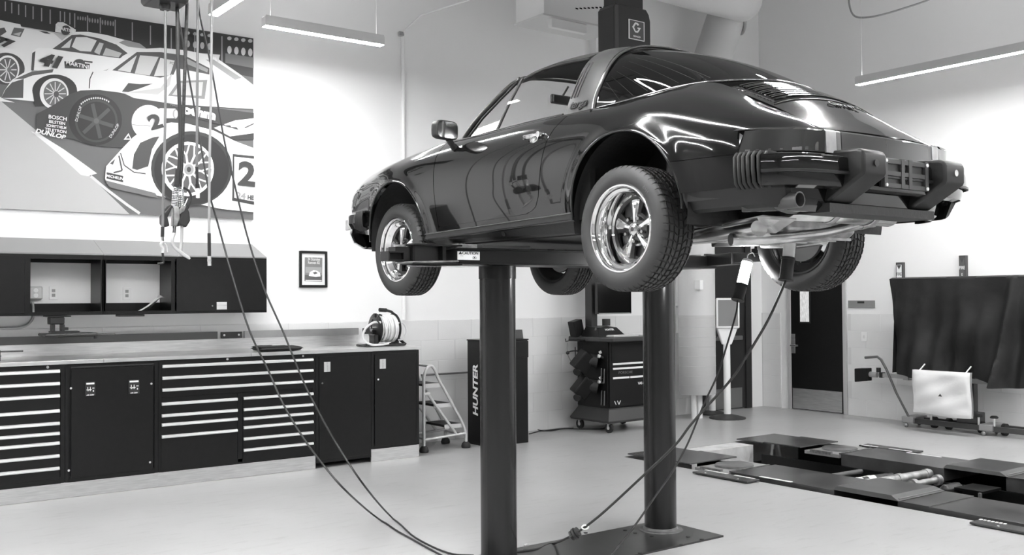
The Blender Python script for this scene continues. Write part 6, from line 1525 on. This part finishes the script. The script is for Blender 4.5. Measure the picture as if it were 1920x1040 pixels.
# extinguisher half hidden behind the drape
a = onx(1684, 640, W2-.12)
e = empty('fire_extinguisher', (W2-.13, a.y-.06, .72), 'dark fire extinguisher with hose, half hidden behind the black drape', 'extinguisher'); MB().lathe([(0, 0), (.07, 0), (.075, .02), (.075, .36), (.05, .41), (.02, .43), (0, .43)], (0, 0, 0), 'Z', 24).build('body', gray('extinguisher_dark', .06, .3), e, smooth=40)
MB().tube(catmull([(0, 0, .44), (-.0, .06, .47), (0, .10, .42), (0, .105, .25), (0, .09, .12)], 5), .010, 8).build('hose', BLACKR, e, smooth=60); MB().cyl((0, .088, .12), (0, .084, -.0), .017, .022, n=12).build('nozzle', BLACKP, e, smooth=40)
MB().box((-.01, -.05, .43), (.01, .05, .47)).build('valve', BLACKP, e); MB().cyl((0, 0, .2), (.128, 0, .2), .012).build('bracket', BLACKP, e)

# ------------------------------------------------------------------ headlamp/camera calibration frame under its drape
BX = 11.0
ay = lambda u, v=600: onx(u, v, BX).y
az = lambda u, v: onx(u, v, BX).z
tf = empty('calibration_frame', (BX, ay(1800), 0), 'wheeled calibration frame with a long base and side target by the right wall', 'calibration frame')
OY = ay(1800)
def tfp(mb, n, m_, par=None, **k):
    mb.v = [(v[0]-BX, v[1]-OY, v[2]) for v in mb.v]; return mb.build(n, m_, par or tf, **k)
yl, yr = ay(1706, 790), ay(1945, 830)
bs_ = tfp(MB().box((BX-.06, yr, .05), (BX-.01, yl-.05, .11)), 'base_beam', gray('frame_beam', .05, .35), bevel=.004)
tfp(MB().box((BX+.14, yr, .05), (BX+.19, yl-.05, .11)), 'base_beam', MAT['frame_beam'], bevel=.004)
for y in (yl, yr+.55):
    tfp(MB().box((BX-.10, y-.10, .055), (BX+.22, y+.05, .13)), 'corner_block', gray('corner_grey', .35, .4, metal=.4), bevel=.01)
    for x in (-.08, .2): tfp(MB().sph((BX+x, y, .028), .028, 14, 8), 'roller', gray('roller_grey', .3, .35, metal=.6), smooth=60)
for u in (1748, 1775, 1836, 1880):
    y = ay(u, 785); w_ = tfp(MB().cyl((BX+.05, y-.02, .075), (BX+.05, y+.02, .075), .068, n=24), 'wheel', BLACKR, smooth=40)
for u in (1749, 1838, 1867):
    y = ay(u, 780); kn = tfp(MB().cyl((BX-.035, y, .11), (BX-.035, y, .20), .013, n=12), 'level_screw', ALU, smooth=40); tfp(MB().lathe([(0, 0), (.04, 0), (.045, .012), (.03, .028), (0, .03)], (BX-.035, y, .20), 'Z', 18), 'level_knob', BLACKR, par=kn, smooth=40)
yc = ay(1815, 780)
tfp(MB().box((BX-.02, yc-.13, .11), (BX+.14, yc+.13, .24)), 'column_foot', MAT['frame_beam'], bevel=.01); tfp(MB().box((BX+.03, yc-.06, .24), (BX+.11, yc+.06, 1.72)), 'column', MAT['frame_beam'])
zb_ = az(1660, 705)
tfp(MB().box((BX-.01, ay(1920), zb_-.015), (BX+.05, ay(1648), zb_+.035)), 'cross_beam', gray('beam_silver', .5, .35, metal=.6), bevel=.004)
tfp(MB().box((BX-.03, ay(1703), zb_-.03), (BX+.06, ay(1694), zb_+.09)), 'beam_clamp', MAT['beam_silver'], bevel=.003)
tfp(MB().box((BX-.025, ay(1654), zb_-.02), (BX+.055, ay(1649), zb_+.045)), 'beam_collar', BLACKP); tfp(MB().cyl((BX-.0, ay(1646), zb_+.045), (BX-.0, ay(1646), zb_+.10), .028, n=14), 'collar_knob', BLACKP, smooth=40)
yh = ay(1620); hd = tfp(MB().add([(BX-.09, yh+.09, zb_-.09), (BX+.07, yh+.09, zb_-.09), (BX+.05, yh-.07, zb_-.07), (BX-.06, yh-.07, zb_-.07), (BX-.09, yh+.09, zb_+.08), (BX+.07, yh+.09, zb_+.08), (BX+.05, yh-.07, zb_+.09), (BX-.06, yh-.07, zb_+.09)], [(3, 2, 1, 0), (4, 5, 6, 7), (0, 1, 5, 4), (1, 2, 6, 5), (2, 3, 7, 6), (3, 0, 4, 7)]), 'sensor_box', EB, bevel=.008)
tfp(MB().cyl((BX+.01, yh-.06, zb_+.01), (BX+.01, yh-.17, zb_+.01), .035, n=16), 'sensor_neck', gray('beam_silver', .5), par=hd, smooth=40)
pts = [onx(u, v, BX-.08) for u, v in ((1622, 670), (1645, 668.5), (1652, 674), (1662, 692), (1680, 735), (1706, 785))]
tfp(MB().tube(pts, [.016, .016, .017, .015, .014, .014], 10), 'pull_handle', gray('handle_grey', .09, .4), smooth=60)
# black drape
CLO = gray('black_drape', .014, .6, noise=.35, nscale=4, bump=1.0, bscale=6, spec=.3)
def drape():
    u0, u1, v0 = 1684, 1945, 522
    y0_, y1_ = ay(1688), ay(1945); zt_ = az(1690, 523); n, m_ = 70, 40; rs = random.Random(4); vs = []
    for i in range(n+1):
        s = i/n; y = y0_+(y1_-y0_)*s
        zb0 = az(1682, 697)-.0; zb = zb0+(-.04*math.sin(s*9)) - (.05 if s > .55 else 0)*min(1, (s-.55)*5 if s > .55 else 0)
        for j in range(m_+1):
            t = j/m_; sag = .03*math.sin(s*PI)*(0 if t > .1 else 1)*0
            z = zt_+(zb-zt_)*t
            f = .055*t*math.sin(s*17+2.2*math.sin(t*2+s*3))+.03*t*math.sin(s*41+t*4)+.018*math.sin(s*8+t*11)*math.sin(t*PI)
            edge = .10*math.exp(-(t/.05)**2)*0
            x = BX-.14-.03*t+f-(.16*math.exp(-((s-.80-.10*(1-t))/.035)**2)*(.3+t))
            vs.append((x, y+(.05*(1-t)**2-.03*t)*(1 if s < .02 else 0), z))
        # top fold over the bar to the rear
    fs = [(i*(m_+1)+j, (i+1)*(m_+1)+j, (i+1)*(m_+1)+j+1, i*(m_+1)+j+1) for i in range(n) for j in range(m_)]
    mb = MB().add(vs, fs)
    k = len(mb.v); tv = []
    for i in range(n+1): p_ = vs[i*(m_+1)]; tv += [(p_[0]+.06, p_[1], p_[2]+.018), (BX+.10, p_[1], p_[2]+.012), (BX+.16, p_[1], p_[2]-.03), (BX+.17, p_[1], p_[2]-.75)]
    mb.v += tv
    for i in range(n):
        a_, b_ = i*(m_+1), (i+1)*(m_+1); mb.f.append((a_, k+i*4, k+(i+1)*4, b_))
        for q in range(3): mb.f.append((k+i*4+q, k+i*4+q+1, k+(i+1)*4+q+1, k+(i+1)*4+q))
    return mb
dr_ = empty('drape', (BX, OY, 0), 'large creased black cloth cover hanging over the calibration frame', 'cover')
tfp(drape(), 'cloth', CLO, par=dr_, smooth=70)
mb = MB(); yA = ay(1684)
mb.add([(BX-.13, ay(1690, 525), az(1690, 525)), (BX+.16, ay(1690, 525)+.01, az(1690, 525)-.02), (BX+.12, yA+.03, az(1684, 697)), (BX-.14, yA, az(1684, 697))], [(0, 1, 2, 3)]); tfp(mb, 'cloth_side', CLO, par=dr_)
# white bag hanging in front
wb = empty('white_bag', (BX-.31, ay(1795, 735), az(1795, 775)), 'white cloth bag hanging in front of the drape, small dark emblem', 'bag')
y0_, y1_ = ay(1741, 735)-ay(1795, 735), ay(1849, 735)-ay(1795, 735); H_ = az(1795, 694)-az(1795, 776)
vs = []; n, m_ = 30, 20
for s_ in (-1, 1):
    for i in range(n+1):
        for j in range(m_+1):
            a_, t = i/n, j/m_; ed = (1-abs(2*a_-1)**6)**.5*(1-abs(2*t-1)**8)**.5
            vs.append((s_*(.02+.035*ed)+.010*math.sin(a_*7+t*5)*ed+.006*math.sin(t*17-a_*9)*ed, y0_+(y1_-y0_)*(a_+.012*math.sin(t*6)), t*H_+.012*math.sin(a_*5+1)*(1-t)))
N_ = (n+1)*(m_+1); fs = []
for s_ in (0, 1):
    for i in range(n):
        for j in range(m_): a_ = s_*N_+i*(m_+1)+j; fs.append((a_, a_+1, a_+m_+2, a_+m_+1))
MB().add(vs, fs).build('bag_body', gray('bag_white', .72, .55, bump=.2, bscale=20), wb, smooth=60)
MB().add([(-.0665, -.005, H_*.50), (-.0665, .02, H_*.44), (-.0665, -.03, H_*.44)], [(0, 1, 2)]).build('emblem', gray('sign_dark', .06), wb)
for y in (y0_*.8, y1_*.8): MB().tube([(0, y, H_-.01), (.12, y, H_+.06)], .008, 6).build('strap', WHITEP, wb)

# ------------------------------------------------------------------ hoses from the ceiling reels
HY = 6.2
def hp(u, v, y=HY): return ony(u, v, y)
def hose_obj(name, label, group=None):
    return empty(name, hp(340, -60), label, 'hose', group)
HO = hp(340, -60)
def hv(e, pts, r, name, mat, y=HY, n=8, k=5, par=None):
    P_ = [hp(p[0], p[1], y+(p[2] if len(p) > 2 else 0))-HO for p in pts]; P_ = catmull(P_, k) if len(P_) > 2 else P_
    return MB().tube(P_, r, n).build(name, mat, par or e, smooth=60)
HG = gray('hose_grey', .14, .4); HB2 = gray('hose_black', .015, .4); HGL = gray('hose_light', .30, .4)
rl = empty('ceiling_reel', hp(309, 10), 'dark ceiling-mounted hose reel at the top left edge of the picture', 'hose reel')
mb = MB().bbox((-.12, -.12, .0), (.12, .12, .10), .03); mb.build('outlet_guide', BLACKP, rl, smooth=40, bevel=.005); MB().bbox((-.17, -.16, .101), (.17, .16, .5), .05).build('reel_case', gray('case_pale', .5, .4), rl, smooth=40); MB().box((-.03, -.03, .5), (.03, .03, ROOM_H-hp(309, 10).z-.001)).build('hanger', BLACKP, rl)
MB().lathe([(0, -.03), (.03, -.03), (.035, 0), (0, 0)], (0, 0, 0), 'Z', 14).build('roller', BLACKP, rl, smooth=40)
e = hose_obj('air_hose', 'grey hose nearest the left, ending in a hooked blow gun'); hv(e, [(310, 20, -.06), (310, 200, -.06), (307, 330, -.06), (305, 430, -.06)], .0082, 'hose', HG)
hv(e, [(305, 425, -.06), (304.5, 444, -.06)], .011, 'sleeve', HB2); f = hv(e, [(304.5, 444, -.06), (305, 452, -.06)], .009, 'fitting', CHROME)
hv(e, [(305, 452, -.06), (302, 459, -.06), (306, 466, -.06), (305, 474, -.06)], .010, 'gun_body', ALU); hv(e, [(309, 456, -.06), (313, 462, -.06), (314.5, 473, -.06)], .004, 'trigger', ALU); hv(e, [(305, 474, -.06), (306, 488, -.06), (305, 493, -.06), (296, 494, -.06)], .0075, 'nozzle', HB2)
e = hose_obj('oil_hose', 'thick black hose leading down to the fluid gun, left of the pair'); hv(e, [(332, -30), (334, 120), (338, 250), (334, 345)], .0125, 'hose', HB2); hv(e, [(334, 318), (331, 350)], .019, 'sleeve', HB2)
g = hv(e, [(330, 352), (328, 372), (327, 390)], .013, 'spring_core', gray('core', .1, .4))
pts = [];
for k in range(0, 13*10):
    t = k/10*2*PI; c_ = hp(330-3*k/130, 351+40*k/130)-HO; pts.append(c_+Vector((.019*math.cos(t), .019*math.sin(t), 0)))
MB().tube(pts, .0032, 6).build('spring', CHROME, e, smooth=60)
def blob(e, poly, y0, y1, name, mat, bev=.008):
    P_ = [hp(u, v, HY)-HO for u, v in poly]; vs = [Vector((p.x, y0+HY-HO.y, p.z)) for p in P_]+[Vector((p.x, y1+HY-HO.y, p.z)) for p in P_]; n = len(P_)
    return MB().add(vs, [tuple(range(n)), tuple(reversed(range(n, 2*n)))]+[(i, (i+1) % n, n+(i+1) % n, n+i) for i in range(n)]).build(name, mat, e, bevel=bev, smooth=40)
blob(e, [(317, 384), (322, 387), (312, 408), (316, 424), (308, 426), (301, 420), (301, 406), (308, 395)], -.03, .03, 'handle_guard', HB2)
blob(e, [(324, 388), (334, 388), (336, 410), (330, 424), (322, 424)], -.025, .025, 'gun_body', gray('gun_metal', .28, .3, metal=.8, noise=.3, nscale=30), .006)
hv(e, [(327, 424), (326, 436)], .012, 'nut', CHROME); hv(e, [(327, 436), (323, 450), (327, 462), (340, 474), (354, 483)], .0105, 'spout', gray('spout_grey', .6, .3, metal=.5)); hv(e, [(340, 472), (356, 485)], .007, 'spout_tip', ALU)
e = hose_obj('coolant_hose', 'second thick black hose crossing the first, ending in a looped trigger gun'); hv(e, [(352, -30, .07), (346, 150, .07), (341, 300, .07), (337, 345, .07)], .0115, 'hose', gray('braid', .03, .5, noise=.6, nscale=60)); hv(e, [(337, 320, .03), (336, 350, .03)], .017, 'sleeve', HB2)
pts = []
for k in range(0, 10*10):
    t = k/10*2*PI; c_ = hp(340+1*k/100, 354+34*k/100, HY+.03)-HO; pts.append(c_+Vector((.015*math.cos(t), .015*math.sin(t), 0)))
MB().tube(pts, .0030, 6).build('spring', CHROME, e, smooth=60)
hv(e, [(344, 351, .03), (354, 358, .03), (358, 370, .03), (352, 388, .03), (345, 408, .03), (340, 414, .03)], .008, 'trigger_guard', HB2)
hv(e, [(352, 372, .0), (346, 385, .0), (340, 395, .0)], .004, 'trigger', ALU)
blob(e, [(336, 388), (350, 386), (356, 398), (357, 414), (350, 426), (340, 422), (334, 425), (332, 412), (338, 408)], -.0, .05, 'gun_body', HB2)
blob(e, [(340, 386), (348, 386), (345, 396), (336, 402), (334, 396)], -.01, .0, 'gun_block', gray('gun_metal', .45), .003)
hv(e, [(341, 424, .03), (341, 440, .03), (340, 455, .03), (337, 480, .03)], .010, 'spout', MAT['spout_grey'])
e = hose_obj('fluid_hose', 'dark grey hose with a short white tip ending in front of the mural'); hv(e, [(371, -30), (370, 150), (369, 300), (369, 335)], .0085, 'hose', HG); hv(e, [(369, 313), (370, 345)], .010, 'sleeve', HB2); hv(e, [(370, 345), (371, 353)], .014, 'collar', HB2); hv(e, [(371, 353), (371, 371)], .012, 'tip', WHITEP)
e = hose_obj('long_air_hose', 'light grey straight hose hanging lowest, with a metal coupling at its end'); hv(e, [(397, -30), (396, 150), (393, 300), (392, 440)], .0085, 'hose', HGL); hv(e, [(392, 437), (392.5, 480)], .0115, 'sleeve', HB2); hv(e, [(392.5, 480), (393, 498)], .0125, 'coupling', ALU)
hv(e, [(392.7, 486), (392.8, 490)], .0140, 'coupling_ring', STEEL)
# ------------------------------------------------------------------ work lights and their cords
CORD = gray('cord_black', .02, .5)
def cord(name, pts, r, label, cat='cord', k=6):
    P_ = catmull([Vector(p) for p in pts], k); P_ = [Vector((p.x, p.y, max(p.z, r+.001))) for p in P_]
    return tag(MB().tube(P_, r, 7).build(name, CORD, smooth=60), label, cat)
ca = [(332, 0, 6.5), (335, 35, 6.5), (350, 120, 6.45), (366, 210, 6.4), (390, 350, 6.3), (410, 425, 6.25), (435, 515, 6.1), (468, 620, 5.95), (502, 692, 5.85), (532, 759, 5.7), (569, 821, 5.55), (610, 876, 5.4), (650, 921, 5.25)]
P1 = [ony(u, v, y) for u, v, y in ca]+[onz(700, 965, .05), onz(750, 998, .008), onz(810, 1031, .008), onz(850, 1052, .008)]
cord('extension_lead', P1, .0062, 'thin black cord from the ceiling to the floor, left of the two')
cb = [(372, 0, 6.6), (376, 35, 6.6), (395, 120, 6.55), (420, 260, 6.45), (435, 325, 6.4), (463, 440, 6.3), (495, 540, 6.15), (530, 620, 6.0), (569, 715, 5.85), (594, 765, 5.75), (633, 835, 5.6), (683, 910, 5.4)]
P2 = [ony(u, v, y) for u, v, y in cb]+[onz(730, 965, .04), onz(780, 1008, .008), onz(840, 1036, .008), onz(888, 1041, .008)]
cord('extension_lead', P2, .0062, 'thin black cord from the ceiling to the floor, right of the two')
def worklight(pa, pb, pc, label, lit):
    # pa top of tube, pb joint, pc bottom of handle
    e = empty('work_light', pc, label, 'work lamp'); A, B = Vector(pa)-Vector(pc), Vector(pb)-Vector(pc); d = A.normalized()
    tube_m = gray('lit_tube', 1, .4, emit=60) if lit else gray('lamp_tube', .70, .12, noise=.1, nscale=9)
    t = MB().tube([B, B.lerp(A, .5), A-d*.02], .032, 20).build('lamp_tube', tube_m, e, smooth=50)
    MB().tube([A-d*.02, A-d*.008, A], [.034, .034, .028], 20).build('end_cap', CHROME if not lit else WHITEP, e, smooth=50)
    MB().tube([Vector((0, 0, 0)), B-d*.002], .034, 20).build('handle', BLACKR, e, smooth=50)
    MB().tube([B-d*.008, B+d*.004], .039, 20).build('handle_collar', BLACKR, e, smooth=50); MB().tube([Vector((0, 0, 0)), d*.008], .040, 20).build('handle_collar', BLACKR, e, smooth=50)
    if not lit:
        side = Vector((-_F.y, _F.x, 0)); MB().box((-.009, -.0345, 0), (.004, -.0325, (A-B).length*.66), M=Matrix.Translation(B+d*.03)@d.to_track_quat('Z', 'Y').to_matrix().to_4x4()@Matrix.Rotation(PSI-PI/2, 4, 'Z')).build('inner_lamp', gray('lamp_inner', .22, .3), t)
    hk = [A, A+Vector((.0, 0, .03)), A+Vector((.03*_R.x, .03*_R.y, .045)), A+Vector((.045*_R.x, .045*_R.y, .02))]
    MB().tube(catmull(hk, 4), .005, 8).build('hook', CHROME, e, smooth=60)
    return e
Y1 = 3.35
pA, pB, pC = ony(1484, 426, Y1), ony(1478, 484, Y1), ony(1473, 526, Y1)
worklight(pA, pB, pC, 'unlit tubular work lamp hooked under the rear of the car', False)
Y2 = 4.0
qA, qB, qC = ony(1402, 487, Y2), ony(1391, 534, Y2), ony(1383, 563, Y2)
worklight(qA, qB, qC, 'lit tubular work lamp hanging under the car near the far rear wheel', True)
c1 = [(1473, 526, 3.35), (1464, 548, 3.36), (1438, 604, 3.4), (1400, 667, 3.45), (1370, 712, 3.5), (1300, 790, 3.65), (1265, 835, 3.75), (1200, 897, 3.9), (1135, 957, 4.1), (1098, 987, 4.2)]
P3 = [ony(u, v, y) for u, v, y in c1]; kn_ = ony(1078, 1000, 4.25)
P3 += [kn_, ony(1062, 1009, 4.3), onz(1040, 1018, .02), onz(1000, 1030, .016), onz(950, 1036, .016), onz(905, 1041, .016), onz(870, 1046, .01)]
cord('power_cord', P3, .0070, 'black cord with a stopper ball rising to the unlit work lamp')
c2_ = [(1383, 563, 4.0), (1380, 588, 4.0), (1362, 650, 4.02), (1345, 703, 4.05), (1320, 757, 4.1), (1290, 830, 4.15), (1262, 882, 4.15), (1225, 935, 4.1), (1188, 988, 4.05), (1150, 1035, 4.0), (1130, 1062, 3.95)]
cord('power_cord', [ony(u, v, y) for u, v, y in c2_], .0058, 'thinner black cord rising to the lit work lamp')
e = empty('cord_stopper', kn_, 'black ribbed stopper ball on the work lamp cord above the base plate', 'cord stopper')
dd = (P3[9]-kn_).normalized()
for k in (-1, 0, 1): MB().tube([dd*(.018*k-.007), dd*(.018*k+.007)], [.028 if k else .033]*2, 14).build('stopper_disc', BLACKR, e, smooth=40)
rp_ = ony(1097, 988, 4.2); e = empty('cord_ring', rp_, 'small white ring on the cord just above the stopper ball', 'ring')
MB().tube([Vector((_R.x*math.cos(t)*.018, _R.y*math.cos(t)*.018, .011*math.sin(t))) for t in np.linspace(0, 2*PI, 25)[:-1]], .0042, 8, closed=True).build('ring', WHITEP, e, smooth=60)
pq = onz(986, 1023); e = empty('metal_scrap', pq, 'tiny metal scrap on the floor beside the base plate', 'scrap'); MB().bbox((-.012, -.01, 0), (.014, .01, .012), .004).build('scrap', ALU, e)
